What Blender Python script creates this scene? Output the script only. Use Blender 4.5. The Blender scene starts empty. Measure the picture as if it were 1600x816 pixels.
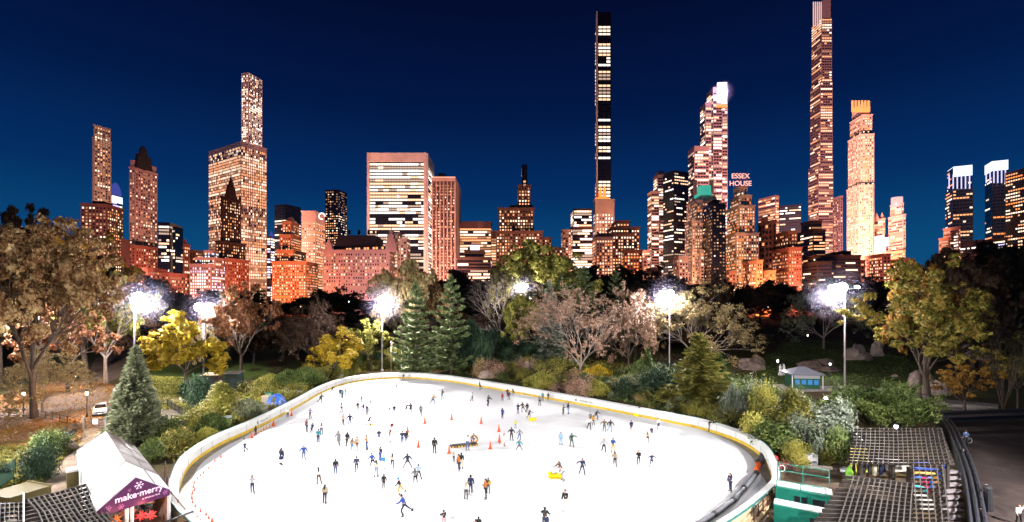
import bpy, bmesh, math, random
import numpy as np
from mathutils import Vector, Matrix
R = math.radians
random.seed(7); rng = np.random.default_rng(7)
SC = bpy.context.scene
COL = SC.collection
FPX = 750.0; CX = 800.0; HY = 475.0; CZ = 17.4      # focal length in photo pixels, principal point, eye height

# ------------------------------------------------------------------ terrain
def sstep(a, b, x):
    t = min(1.0, max(0.0, (x-a)/(b-a))); return t*t*(3-2*t)
RC = (-4.0, 76.0)
def th(x, y):
    r = math.hypot((x-RC[0])*1.0, (y-RC[1])*0.95)
    m = sstep(46, 62, r)*sstep(60, 110, y)
    z = 6.0*sstep(112, 215, y)*sstep(40, 60, r)
    z += m*0.55*(math.sin(x*.11+1.3)*math.cos(y*.09)+.5*math.sin(x*.23+y*.19))
    z += 1.6*sstep(42, 60, r)*sstep(0, 1, math.exp(-((x+38)**2+(y-80)**2)/160.0))
    return z
def G(px, py):                                   # ground point seen at a photo pixel
    d = CZ*FPX/(py-HY)
    for _ in range(14):
        z = th((px-CX)/FPX*d, d); dn = (CZ-z)*FPX/(py-HY); d = .5*d+.5*dn
    x = (px-CX)/FPX*d
    return Vector((x, d, th(x, d)))
def P(px, py, z=0.0):                            # point of height z seen at a photo pixel
    d = (CZ-z)*FPX/(py-HY)
    return Vector(((px-CX)/FPX*d, d, z))
def PD(px, py, d):
    return Vector(((px-CX)/FPX*d, d, CZ+(HY-py)/FPX*d))
def topx(v):
    return CX+FPX*v[0]/max(v[1], 1), HY-FPX*(v[2]-CZ)/max(v[1], 1)

# ------------------------------------------------------------------ materials
MATS = {}
def mat(name, col, rough=.7, metal=0., var=.0, scale=1., emit=None, es=0., bump=0., coord='Object', spec=.3, alpha=1.):
    if name in MATS: return MATS[name]
    m = bpy.data.materials.new(name); m.use_nodes = True; MATS[name] = m
    nt = m.node_tree; b = nt.nodes['Principled BSDF']
    b.inputs['Base Color'].default_value = (*col, 1); b.inputs['Roughness'].default_value = rough
    b.inputs['Metallic'].default_value = metal; b.inputs['Specular IOR Level'].default_value = spec
    if emit: b.inputs['Emission Color'].default_value = (*emit, 1); b.inputs['Emission Strength'].default_value = es
    if alpha < 1: b.inputs['Alpha'].default_value = alpha
    if var or bump:
        tc = nt.nodes.new('ShaderNodeTexCoord'); n = nt.nodes.new('ShaderNodeTexNoise')
        n.inputs['Scale'].default_value = scale; n.inputs['Detail'].default_value = 5; n.inputs['Roughness'].default_value = .65
        nt.links.new(tc.outputs[coord], n.inputs['Vector'])
        if var:
            r = nt.nodes.new('ShaderNodeMapRange'); r.inputs[1].default_value = .3; r.inputs[2].default_value = .7
            r.inputs[3].default_value = 1-var; r.inputs[4].default_value = 1+var
            mx = nt.nodes.new('ShaderNodeMix'); mx.data_type = 'RGBA'; mx.blend_type = 'MULTIPLY'; mx.inputs[0].default_value = 1
            mx.inputs[6].default_value = (*col, 1)
            nt.links.new(n.outputs[0], r.inputs[0]); nt.links.new(r.outputs[0], mx.inputs[7]); nt.links.new(mx.outputs[2], b.inputs['Base Color'])
        if bump:
            bp = nt.nodes.new('ShaderNodeBump'); bp.inputs['Strength'].default_value = bump
            nt.links.new(n.outputs[0], bp.inputs['Height']); nt.links.new(bp.outputs[0], b.inputs['Normal'])
    return m
def ramp_mat(name, stops, scale, rough=.85, coord='Object', detail=7, bump=.2, distort=0., scale2=None, stops2=None):
    """noise driven colour ramp, optionally mixed with a second one by broad patches"""
    m = bpy.data.materials.new(name); m.use_nodes = True; MATS[name] = m
    nt = m.node_tree; b = nt.nodes['Principled BSDF']; b.inputs['Roughness'].default_value = rough; b.inputs['Specular IOR Level'].default_value = .2
    tc = nt.nodes.new('ShaderNodeTexCoord')
    def one(st, sc):
        n = nt.nodes.new('ShaderNodeTexNoise'); n.inputs['Scale'].default_value = sc; n.inputs['Detail'].default_value = detail
        n.inputs['Roughness'].default_value = .7; n.inputs['Distortion'].default_value = distort
        nt.links.new(tc.outputs[coord], n.inputs['Vector'])
        r = nt.nodes.new('ShaderNodeValToRGB'); e = r.color_ramp.elements
        while len(e) < len(st): e.new(.5)
        for el, (p, c) in zip(e, st): el.position = p; el.color = (*c, 1)
        nt.links.new(n.outputs[0], r.inputs[0]); return n, r
    n, r = one(stops, scale); out = r.outputs[0]
    if stops2:
        n2, r2 = one(stops2, scale)
        pm = nt.nodes.new('ShaderNodeTexNoise'); pm.inputs['Scale'].default_value = scale2; pm.inputs['Detail'].default_value = 4
        nt.links.new(tc.outputs[coord], pm.inputs['Vector'])
        mr = nt.nodes.new('ShaderNodeMapRange'); mr.inputs[1].default_value = .44; mr.inputs[2].default_value = .56
        nt.links.new(pm.outputs[0], mr.inputs[0])
        mx = nt.nodes.new('ShaderNodeMix'); mx.data_type = 'RGBA'
        nt.links.new(mr.outputs[0], mx.inputs[0]); nt.links.new(out, mx.inputs[6]); nt.links.new(r2.outputs[0], mx.inputs[7]); out = mx.outputs[2]
    nt.links.new(out, b.inputs['Base Color'])
    if bump:
        bp = nt.nodes.new('ShaderNodeBump'); bp.inputs['Strength'].default_value = bump; bp.inputs['Distance'].default_value = .1
        nt.links.new(n.outputs[0], bp.inputs['Height']); nt.links.new(bp.outputs[0], b.inputs['Normal'])
    return m
def leaf_mat(name, cols, trans=.25):
    """each leaf takes its own tint from a ramp; a slow noise shifts whole boughs"""
    m = bpy.data.materials.new(name); m.use_nodes = True; MATS[name] = m
    nt = m.node_tree; b = nt.nodes['Principled BSDF']; b.inputs['Roughness'].default_value = .6; b.inputs['Specular IOR Level'].default_value = .25
    g = nt.nodes.new('ShaderNodeNewGeometry'); tc = nt.nodes.new('ShaderNodeTexCoord'); n = nt.nodes.new('ShaderNodeTexNoise')
    n.inputs['Scale'].default_value = .9; n.inputs['Detail'].default_value = 4; n.inputs['Roughness'].default_value = .75; nt.links.new(tc.outputs['Object'], n.inputs['Vector'])
    a = nt.nodes.new('ShaderNodeMath'); a.operation = 'MULTIPLY_ADD'; a.inputs[1].default_value = .75
    nt.links.new(g.outputs['Random Per Island'], a.inputs[0])
    s = nt.nodes.new('ShaderNodeMapRange'); s.inputs[1].default_value = .36; s.inputs[2].default_value = .66; s.inputs[3].default_value = -.2; s.inputs[4].default_value = .5  # wide tint range puts highlight and shadow contrast into the leaf colour
    nt.links.new(n.outputs[0], s.inputs[0]); nt.links.new(s.outputs[0], a.inputs[2])
    r = nt.nodes.new('ShaderNodeValToRGB'); e = r.color_ramp.elements
    while len(e) < len(cols): e.new(.5)
    for i, c in enumerate(cols): e[i].position = i/(len(cols)-1); e[i].color = (*c, 1)
    nt.links.new(a.outputs[0], r.inputs[0]); nt.links.new(r.outputs[0], b.inputs['Base Color'])
    if trans:
        t = nt.nodes.new('ShaderNodeBsdfTranslucent'); nt.links.new(r.outputs[0], t.inputs[0])
        mx = nt.nodes.new('ShaderNodeMixShader'); mx.inputs[0].default_value = trans
        nt.links.new(b.outputs[0], mx.inputs[1]); nt.links.new(t.outputs[0], mx.inputs[2])
        nt.links.new(mx.outputs[0], nt.nodes['Material Output'].inputs[0])
    return m

# ------------------------------------------------------------------ mesh builder
class MB:
    def __init__(s): s.v = []; s.f = []; s.m = []
    def face(s, pts, mi=0):
        b = len(s.v); s.v.extend([tuple(p) for p in pts]); s.f.append(tuple(range(b, b+len(pts)))); s.m.append(mi)
    def box(s, c, size, rz=0., mi=0, M=None):
        hx, hy, hz = size[0]/2, size[1]/2, size[2]/2; b = len(s.v)
        for dx, dy, dz in ((-1,-1,-1),(1,-1,-1),(1,1,-1),(-1,1,-1),(-1,-1,1),(1,-1,1),(1,1,1),(-1,1,1)):
            p = Vector((dx*hx, dy*hy, dz*hz))
            if M is not None: p = M @ p
            elif rz: p = Vector((p.x*math.cos(rz)-p.y*math.sin(rz), p.x*math.sin(rz)+p.y*math.cos(rz), p.z))
            s.v.append((p.x+c[0], p.y+c[1], p.z+c[2]))
        for f in ((0,3,2,1),(4,5,6,7),(0,1,5,4),(1,2,6,5),(2,3,7,6),(3,0,4,7)):
            s.f.append(tuple(b+i for i in f)); s.m.append(mi)
        return s
    def tube(s, pts, rad, n=6, mi=0, cap=True, flat=None):
        pts = [Vector(p) for p in pts]; k = len(pts)
        if not hasattr(rad, '__len__'): rad = [rad]*k
        b = len(s.v); ref = None
        for i, p in enumerate(pts):
            t = (pts[min(i+1, k-1)]-pts[max(i-1, 0)]); t = t.normalized() if t.length > 1e-9 else Vector((0,0,1))
            if ref is None: ref = t.orthogonal().normalized()
            else:
                ref = ref-t*ref.dot(t); ref = ref.normalized() if ref.length > 1e-6 else t.orthogonal().normalized()
            w = t.cross(ref)
            for j in range(n):
                a = 2*math.pi*j/n; q = p+ref*math.cos(a)*rad[i]+w*math.sin(a)*rad[i]*(flat or 1); s.v.append(tuple(q))
        for i in range(k-1):
            for j in range(n):
                j2 = (j+1) % n; s.f.append((b+i*n+j, b+i*n+j2, b+(i+1)*n+j2, b+(i+1)*n+j)); s.m.append(mi)
        if cap:
            s.f.append(tuple(b+j for j in reversed(range(n)))); s.m.append(mi)
            s.f.append(tuple(b+(k-1)*n+j for j in range(n))); s.m.append(mi)
        return s
    def bar(s, p, q, w, h, mi=0):                     # rectangular beam between two points
        p = Vector(p); q = Vector(q); t = (q-p); L = t.length; t.normalize()
        up = Vector((0,0,1)); x = t.cross(up)
        x = x.normalized() if x.length > 1e-4 else Vector((1,0,0))
        z = x.cross(t)
        M = Matrix((x, t, z)).transposed(); return s.box((p+q)/2, (w, L, h), M=M, mi=mi)
    def lathe(s, c, prof, n=10, mi=0):
        b = len(s.v)
        for r, z in prof:
            for j in range(n): a = 2*math.pi*j/n; s.v.append((c[0]+r*math.cos(a), c[1]+r*math.sin(a), c[2]+z))
        for i in range(len(prof)-1):
            for j in range(n): j2 = (j+1) % n; s.f.append((b+i*n+j, b+i*n+j2, b+(i+1)*n+j2, b+(i+1)*n+j)); s.m.append(mi)
        s.f.append(tuple(b+j for j in reversed(range(n)))); s.m.append(mi)
        s.f.append(tuple(b+(len(prof)-1)*n+j for j in range(n))); s.m.append(mi); return s
    def prism(s, poly, z0, z1, mi=0, mtop=None):
        n = len(poly); b = len(s.v); f0 = (lambda p: z0) if not callable(z0) else z0; f1 = (lambda p: z1) if not callable(z1) else z1
        for p in poly: s.v.append((p[0], p[1], f0(p)))
        for p in poly: s.v.append((p[0], p[1], f1(p)))
        for i in range(n): j = (i+1) % n; s.f.append((b+i, b+j, b+n+j, b+n+i)); s.m.append(mi)
        s.f.append(tuple(b+n+i for i in range(n))); s.m.append(mi if mtop is None else mtop)
        s.f.append(tuple(b+i for i in reversed(range(n)))); s.m.append(mi); return s
    def blob(s, c, r, seed=0, n=10, rough=.25, mi=0):     # rough stone / sack
        rr = random.Random(seed); b = len(s.v); k = max(4, n//2)
        ph = [rr.uniform(0, 6.28) for _ in range(6)]
        for i in range(k+1):
            e = -math.pi/2+math.pi*i/k
            for j in range(n):
                a = 2*math.pi*j/n; q = 1+rough*(math.sin(2*a+ph[0])*math.cos(e*2+ph[1])+.6*math.sin(3*a+ph[2]+e*3)+rr.uniform(-.35, .35))
                s.v.append((c[0]+r[0]*q*math.cos(e)*math.cos(a), c[1]+r[1]*q*math.cos(e)*math.sin(a), c[2]+r[2]*q*math.sin(e)))
        for i in range(k):
            for j in range(n): j2 = (j+1) % n; s.f.append((b+i*n+j, b+i*n+j2, b+(i+1)*n+j2, b+(i+1)*n+j)); s.m.append(mi)
        return s
    def build(s, name, mats, parent=None, smooth=False, local=False):
        off = Vector((0,0,0))
        if parent is not None and not local:
            o = parent
            while o is not None: off += o.location; o = o.parent
        me = bpy.data.meshes.new(name)
        me.from_pydata([(v[0]-off.x, v[1]-off.y, v[2]-off.z) for v in s.v], [], s.f)
        if not isinstance(mats, (list, tuple)): mats = [mats]
        for m in mats: me.materials.append(m)
        if len(mats) > 1: me.polygons.foreach_set('material_index', s.m)
        if smooth: me.polygons.foreach_set('use_smooth', [True]*len(s.f))
        me.update()
        o = bpy.data.objects.new(name, me); COL.objects.link(o)
        if parent is not None: o.parent = parent
        return o
LABELLED = []
def tag(o, label=None, cat=None, group=None, kind=None):
    if label: o['label'] = label
    if cat: o['category'] = cat
    if group: o['group'] = group
    if kind: o['kind'] = kind
    if cat and o.parent is None: LABELLED.append(o)
    return o
def empty(name, loc, label, cat, group=None, rz=0.):
    o = bpy.data.objects.new(name, None); COL.objects.link(o); o.location = Vector(loc); o.rotation_euler = (0, 0, rz)
    o.empty_display_size = .2
    return tag(o, label, cat, group)
def kids(o): return [c for c in SC.objects if c.parent == o]
KIDS = {}
def copy_tree(o, parent=None):
    c = o.copy(); COL.objects.link(c); c.parent = parent
    if parent is None: LABELLED.append(c)
    for ch in KIDS.get(o.name) or KIDS.setdefault(o.name, kids(o)): copy_tree(ch, c)
    return c
def npmesh(name, V, F, mat_, smooth=False):
    """V (n,3), F (m,k) numpy -> mesh"""
    me = bpy.data.meshes.new(name); k = F.shape[1]
    me.vertices.add(len(V)); me.vertices.foreach_set('co', V.astype(np.float32).ravel())
    me.loops.add(F.size); me.loops.foreach_set('vertex_index', F.astype(np.int32).ravel())
    me.polygons.add(len(F)); me.polygons.foreach_set('loop_start', np.arange(0, F.size, k, dtype=np.int32))
    if smooth: me.polygons.foreach_set('use_smooth', np.ones(len(F), dtype=bool))
    me.update(calc_edges=True)
    if mat_: me.materials.append(mat_)
    return me
def textmesh(s, size, name, mat_, parent, M, extrude=.01, align='CENTER', bold=0.):
    cu = bpy.data.curves.new(name, 'FONT'); cu.body = s; cu.size = size; cu.extrude = extrude; cu.align_x = align; cu.align_y = 'CENTER'; cu.offset = bold
    t = bpy.data.objects.new(name+'_t', cu); COL.objects.link(t)
    dg = bpy.context.evaluated_depsgraph_get(); me = bpy.data.meshes.new_from_object(t.evaluated_get(dg))
    bpy.data.objects.remove(t); bpy.data.curves.remove(cu)
    me.transform(M); me.materials.clear(); me.materials.append(mat_)
    o = bpy.data.objects.new(name, me); COL.objects.link(o)
    if parent is not None:
        off = parent.location.copy(); q = parent.parent
        while q is not None: off += q.location; q = q.parent
        me.transform(Matrix.Translation(-off)); o.parent = parent
    return o
def frame(o, x, up):                                  # matrix with local x, y=up at o
    x = Vector(x).normalized(); up = Vector(up); z = x.cross(up).normalized(); y = z.cross(x)
    M = Matrix((x, y, z)).transposed().to_4x4(); M.translation = Vector(o); return M
def catmull(pts, n=8, closed=False):
    out = []; k = len(pts); rngi = range(k if closed else k-1)
    for i in rngi:
        p = [Vector(pts[(i+j) % k]) if closed else Vector(pts[min(max(i+j, 0), k-1)]) for j in (-1, 0, 1, 2)]
        for s in range(n):
            t = s/n; out.append(.5*((2*p[1])+(p[2]-p[0])*t+(2*p[0]-5*p[1]+4*p[2]-p[3])*t*t+(3*p[1]-p[0]-3*p[2]+p[3])*t**3))
    if not closed: out.append(Vector(pts[-1]))
    return out
white = mat('white_paint', (.78,.78,.78), .5, var=.05, scale=2)
steel = mat('galvanised_steel', (.42,.41,.43), .35, .6)
black = mat('black_iron', (.015,.015,.018), .45, spec=.4)
darkwood = mat('weathered_dark_wood', (.022,.016,.013), .8, var=.4, scale=3)
tan = mat('tan_plywood', (.45,.33,.2), .75, var=.25, scale=2)
rustm = mat('brown_steel', (.16,.06,.035), .6)
# ------------------------------------------------------------------ world, camera, render
w = bpy.data.worlds.new('World'); SC.world = w; w.use_nodes = True; nt = w.node_tree
bg = nt.nodes['Background']; tc = nt.nodes.new('ShaderNodeTexCoord'); sx = nt.nodes.new('ShaderNodeSeparateXYZ')
nt.links.new(tc.outputs['Generated'], sx.inputs[0])
rp = nt.nodes.new('ShaderNodeValToRGB'); e = rp.color_ramp.elements
stops = [(0., (.005,.078,.20)), (.10, (.003,.066,.19)), (.22, (.0013,.027,.125)), (.36, (.0008,.010,.062)), (.52, (.0008,.004,.030)), (1., (.0008,.003,.02))]
while len(e) < len(stops): e.new(.5)
for el, (p_, c_) in zip(e, stops): el.position = p_; el.color = (*c_, 1)
nt.links.new(sx.outputs[2], rp.inputs[0]); nt.links.new(rp.outputs[0], bg.inputs[0]); bg.inputs[1].default_value = 1.0
cam = bpy.data.cameras.new('camera'); co = bpy.data.objects.new('camera', cam); COL.objects.link(co)
co.location = (0, 0, CZ); co.rotation_euler = (R(90), 0, 0); cam.sensor_width = 36; cam.lens = FPX/1600*36
cam.shift_y = (HY-408)/1600; cam.clip_end = 8000; cam.clip_start = .5; SC.camera = co
SC.view_settings.view_transform = 'Standard'; SC.view_settings.look = 'None'; SC.view_settings.exposure = 0; SC.view_settings.gamma = 1
SC.view_settings.use_curve_mapping = False
cy = SC.cycles; cy.max_bounces = 3; cy.diffuse_bounces = 1; cy.glossy_bounces = 2; cy.transmission_bounces = 2; cy.transparent_max_bounces = 4
cy.sample_clamp_indirect = 2.; cy.sample_clamp_direct = 0; cy.use_denoising = True; cy.use_adaptive_sampling = True; cy.adaptive_threshold = .02
try: cy.denoiser = 'OPENIMAGEDENOISE'; cy.denoising_prefilter = 'ACCURATE'
except Exception: pass
cy.caustics_reflective = False; cy.caustics_refractive = False
def lamp(kind, name, loc, power, col, **k):
    l = bpy.data.lights.new(name, kind); l.energy = power; l.color = col
    o = bpy.data.objects.new(name, l); COL.objects.link(o); o.location = loc
    tgt = k.pop('target', None)
    for a, b_ in k.items(): setattr(l, a, b_)
    if tgt is not None: o.rotation_euler = (Vector(tgt)-Vector(loc)).to_track_quat('-Z', 'Y').to_euler()
    return o

# ------------------------------------------------------------------ the ground
def struct(o, kind='structure'): o['kind'] = kind; return o
xs = np.concatenate([np.linspace(-2600, -160, 14, endpoint=False), np.arange(-160, 160, 2.0), np.linspace(160, 2600, 15)])
ys = np.concatenate([np.linspace(-60, 16, 4, endpoint=False), np.arange(16, 260, 2.0), np.linspace(260, 5000, 22)])
V = np.array([(x, y, th(x, y)) for y in ys for x in xs]); nx = len(xs)
ii, jj = np.meshgrid(np.arange(len(ys)-1), np.arange(nx-1), indexing='ij'); a = (ii*nx+jj).ravel()
F = np.stack([a, a+1, a+nx+1, a+nx], 1)
# cut the hole of the rink floor is not needed: the rink slab stands 5 cm proud
soil = ramp_mat('leafy_soil', [(.25, (.022,.016,.008)), (.45, (.05,.032,.014)), (.55, (.075,.045,.015)), (.75, (.035,.04,.012))], 1.3, bump=.6,
                scale2=.035, stops2=[(.25, (.02,.026,.006)), (.45, (.038,.05,.012)), (.6, (.07,.07,.018)), (.8, (.10,.055,.014))])
g = bpy.data.objects.new('ground', npmesh('ground', V, F, soil, True)); COL.objects.link(g); struct(g)
def patch(name, pix, m, off=.03, world=False, res=2.):
    """a sheet that follows the ground: polygon outline by photo pixels, triangulated on a grid"""
    pts = [Vector((q[0], q[1])) if world else G(*q).to_2d() for q in pix]
    bm = bmesh.new(); vs = [bm.verts.new((q.x, q.y, 0)) for q in pts]; bm.faces.new(vs)
    x0, x1 = min(q.x for q in pts), max(q.x for q in pts); y0, y1 = min(q.y for q in pts), max(q.y for q in pts)
    for ax, lo, hi in ((0, x0, x1), (1, y0, y1)):
        k = math.ceil(lo/res)*res
        while k < hi:
            n = Vector((1,0,0)) if ax == 0 else Vector((0,1,0))
            bmesh.ops.bisect_plane(bm, geom=bm.verts[:]+bm.edges[:]+bm.faces[:], plane_co=n*k, plane_no=n); k += res
    bmesh.ops.triangulate(bm, faces=bm.faces[:])
    for v in bm.verts: v.co.z = th(v.co.x, v.co.y)+off
    for f in bm.faces:
        if f.normal.z < 0: f.normal_flip()
    me = bpy.data.meshes.new(name); bm.normal_update()
    if sum(f.normal.z for f in bm.faces) < 0: bmesh.ops.reverse_faces(bm, faces=bm.faces[:])
    bm.to_mesh(me); bm.free(); me.materials.append(m)
    o = bpy.data.objects.new(name, me); COL.objects.link(o); return struct(o)
asph = ramp_mat('worn_asphalt', [(.3, (.09,.055,.038)), (.5, (.15,.095,.065)), (.7, (.21,.14,.10))], .7, bump=.2)
dirt = ramp_mat('orange_leaf_litter', [(.3, (.09,.035,.012)), (.5, (.20,.085,.025)), (.7, (.13,.07,.03))], 1.6, bump=.5)
lawn = ramp_mat('lawn_grass', [(.3, (.02,.035,.006)), (.5, (.045,.07,.01)), (.7, (.09,.10,.015))], 1.2, bump=.5)
conc = ramp_mat('pale_concrete', [(.3, (.20,.17,.14)), (.5, (.30,.26,.22)), (.7, (.4,.36,.32))], .5, bump=.1)
plaza = ramp_mat('dark_stone_paving', [(.3, (.018,.012,.011)), (.5, (.034,.024,.021)), (.7, (.055,.04,.035))], .3, distort=1., bump=.1)
patch('leaf_litter_ground', [(-60,640),(60,600),(150,590),(230,640),(225,700),(130,690),(40,688),(-60,700)], dirt, .02)
patch('carriage_road', [(-60,662),(60,628),(128,598),(150,560),(200,548),(215,575),(165,600),(178,628),(200,660),(160,672),(130,655),(60,655),(-60,690)], asph, .05)
sandy = ramp_mat('sandy_path', [(.3, (.05,.032,.02)), (.5, (.13,.09,.06)), (.7, (.22,.17,.125))], .45, bump=.2, distort=.6)
patch('service_path', [(130,672),(200,668),(195,720),(150,800),(70,860),(-40,860),(60,770),(105,715),(128,690)], sandy, .07)
patch('grass_lawn', [(225,566),(262,562),(340,562),(420,566),(420,590),(330,596),(330,600),(290,618),(232,618)], lawn, .03)
patch('garden_path', [(232,621),(300,618),(300,628),(232,632)], conc, .05)
patch('park_lawn', [(1190,560),(1240,528),(1330,528),(1420,560),(1500,590),(1420,606),(1330,600),(1180,600)], lawn, .03)
patch('park_path', [(1130,586),(1180,600),(1330,602),(1420,612),(1470,624),(1560,632),(1560,650),(1440,636),(1400,622),(1320,612),(1180,612),(1120,600)], conc, .05)
patch('far_drive', [(1320,497),(1440,499),(1440,503),(1320,501)], conc, .05)
patch('rubble_dirt', [(350,612),(470,612),(480,622),(400,650),(345,640)], asph, .03)
patch('upper_plaza', [(1480,652),(1700,652),(2100,900),(1530,900),(1520,790),(1500,700)], plaza, .08)
patch('wet_yard', [(1205,712),(1300,718),(1330,740),(1330,900),(1120,900),(1180,820),(1215,760)], sandy, .03)

# ------------------------------------------------------------------ the rink
cap = lambda x, y: P(x, y, 1.2).to_2d()
gp = lambda x, y: P(x, y, 0).to_2d()
outline = [gp(283,757), gp(300,727), gp(340,699), gp(385,678), gp(430,656), gp(470,634), gp(503,615), gp(540,601), gp(585,594), gp(640,592), gp(700,597), gp(750,605),
           gp(800,614), gp(860,625), gp(930,638), gp(1000,652), gp(1060,664), gp(1100,673), gp(1150,690), gp(1184,710), gp(1200,733), cap(1207,743), cap(1196,760), cap(1165,786), cap(1120,816),
           cap(1050,850), cap(930,885), cap(780,905), cap(600,900), cap(460,880), cap(360,845), cap(303,805), cap(280,775)]
ring = catmull([(p.x, p.y, 0) for p in outline], 5, True)
def offset_ring(r, d):
    n = len(r); out = []
    for i in range(n):
        t = (r[(i+1) % n]-r[i-1]); t.z = 0; t.normalize(); out.append(r[i]+Vector((t.y, -t.x, 0))*d)
    return out
area = sum(ring[i].x*ring[(i+1) % len(ring)].y-ring[(i+1) % len(ring)].x*ring[i].y for i in range(len(ring)))
SG = 1 if area > 0 else -1                             # offset by SG*d goes outwards
slab = MB(); slab.prism([(p.x, p.y) for p in offset_ring(ring, SG*.6)], -.3, .05)
wetm = ramp_mat('wet_rink_floor', [(.3, (.16,.12,.08)), (.5, (.32,.27,.2)), (.7, (.5,.46,.4))], .5, rough=.4, bump=.05)
struct(slab.build('rink_floor', wetm))
# the sheet of ice stands back from the boards, more at the two ends
ins = []
for i, p in enumerate(ring):
    px, py = topx((p.x, p.y, 0)); k = .12
    if px < 420: k += .75*sstep(440, 360, px)*sstep(650, 690, py)
    if px > 1090: k += .9*sstep(1090, 1180, px)*(1-sstep(735, 760, py)*.6)
    ins.append(k)
icepts = []
for i in range(len(ring)):
    t = ring[(i+1) % len(ring)]-ring[i-1]; t.normalize(); icepts.append(ring[i]-Vector((t.y, -t.x, 0))*SG*ins[i])
icem = bpy.data.materials.new('scuffed_ice'); icem.use_nodes = True; nt = icem.node_tree; b = nt.nodes['Principled BSDF']
b.inputs['Roughness'].default_value = .42; b.inputs['Specular IOR Level'].default_value = .5
tc = nt.nodes.new('ShaderNodeTexCoord'); mp = nt.nodes.new('ShaderNodeMapping'); mp.inputs['Scale'].default_value = (1., .35, 1); mp.inputs['Rotation'].default_value = (0, 0, .5)
n1 = nt.nodes.new('ShaderNodeTexNoise'); n1.inputs['Scale'].default_value = .09; n1.inputs['Detail'].default_value = 9; n1.inputs['Roughness'].default_value = .7; n1.inputs['Distortion'].default_value = 1.5
r1 = nt.nodes.new('ShaderNodeValToRGB'); r1.color_ramp.elements[0].position = .3; r1.color_ramp.elements[0].color = (.80,.81,.83,1); r1.color_ramp.elements[1].position = .55; r1.color_ramp.elements[1].color = (.9,.9,.91,1)
nt.links.new(tc.outputs['Object'], mp.inputs[0]); nt.links.new(mp.outputs[0], n1.inputs['Vector']); nt.links.new(n1.outputs[0], r1.inputs[0]); nt.links.new(r1.outputs[0], b.inputs['Base Color'])
ice = MB(); ice.prism([(p.x, p.y) for p in icepts], .02, .07); struct(ice.build('ice', icem))
# boards: white panel, yellow kick strip, teal cap rail; joints every few metres
bd = empty('rink_boards', (RC[0], RC[1]-20, 0), 'low white wall with a yellow foot strip running round the ice', 'rink boards')
o0 = ring; o1 = offset_ring(ring, SG*.45)
def wall_strip(a, b_, z0, z1):
    m = MB(); n = len(a); v = []
    for i in range(n): v += [(a[i].x, a[i].y, z0), (b_[i].x, b_[i].y, z0), (b_[i].x, b_[i].y, z1), (a[i].x, a[i].y, z1)]
    m.v = v
    for i in range(n):
        j = (i+1) % n
        for k in range(4): l = (k+1) % 4; m.f.append((4*i+k, 4*i+l, 4*j+l, 4*j+k)); m.m.append(0)
    bm = bmesh.new(); return m
boardm = mat('board_panel_white', (.74,.74,.72), .45, var=.07, scale=1.5)
outm = mat('board_back_tan', (.42,.33,.2), .7, var=.2, scale=1.)
yel = mat('kick_strip_yellow', (.62,.42,.03), .5, var=.25, scale=1.2)
teal = mat('cap_rail_teal', (.03,.16,.15), .4)
wall_strip(o0, offset_ring(ring, SG*.1), .42, 1.25).build('board_panel', boardm, bd)
wall_strip(offset_ring(ring, SG*.103), offset_ring(ring, SG*.5), .0, 1.22).build('board_back', [outm], bd)
wall_strip(offset_ring(ring, -SG*.02), offset_ring(ring, SG*.1), .04, .417).build('kick_strip', yel, bd)
# sloping white shelf on the top of the boards
m = MB(); n = len(ring); A = offset_ring(ring, -SG*.01); B = offset_ring(ring, SG*.62)
for i in range(n): m.v += [(A[i].x, A[i].y, 1.25), (B[i].x, B[i].y, 1.40), (B[i].x, B[i].y, 1.34), (A[i].x, A[i].y, 1.20)]
for i in range(n):
    j = (i+1) % n
    for k in range(4): l = (k+1) % 4; m.f.append((4*i+k, 4*i+l, 4*j+l, 4*j+k)); m.m.append(0)
m.build('top_shelf', boardm, bd)
wall_strip(offset_ring(ring, SG*.63), offset_ring(ring, SG*.70), 1.26, 1.42).build('cap_rail', teal, bd)
jm = MB()
L = 0
for i in range(n):
    L += (ring[i]-ring[i-1]).length
    if L > 2.6:
        L = 0; t = (ring[(i+1) % n]-ring[i-1]).normalized(); nn = Vector((t.y, -t.x, 0))*SG
        jm.box((ring[i].x-nn.x*.01, ring[i].y-nn.y*.01, .77), (.04, .025, .93), math.atan2(t.y, t.x))
o = jm.build('panel_joint', mat('joint_grey', (.3,.3,.3), .6), bd); o['kind'] = 'stuff'
greyt = mat('logo_grey', (.13,.13,.14), .5)
for i, (px, py, s) in enumerate(((912,624,.75), (415,659,.6), (640,586,.6))):
    p = P(px, py, .85); k = min(range(n), key=lambda q: (topx(ring[q])[0]-px)**2+(topx(ring[q])[1]-py-6)**2)
    t = (ring[(k+1) % n]-ring[k-1]).normalized()
    if t.x < 0: t = -t
    c = ring[k]+Vector((t.y, -t.x, 0))*.03; c.z = .8
    textmesh('Wollman', s*.62, 'board_lettering', greyt, bd, frame(c+t*s*.55, t, (0,0,1)), .004, 'RIGHT'); textmesh('Rink', s*.62, 'board_lettering', greyt, bd, frame(c+t*s*.75, t, (0,0,1)), .004, 'LEFT')
    lf = MB(); q = c-t*2.6*s*1.1
    lf.face([q+Vector((0,0,-.3)), q+t*.22+Vector((0,0,0)), q+Vector((0,0,.33)), q-t*.22]); lf.build('leaf_emblem', greyt, bd)
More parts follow.
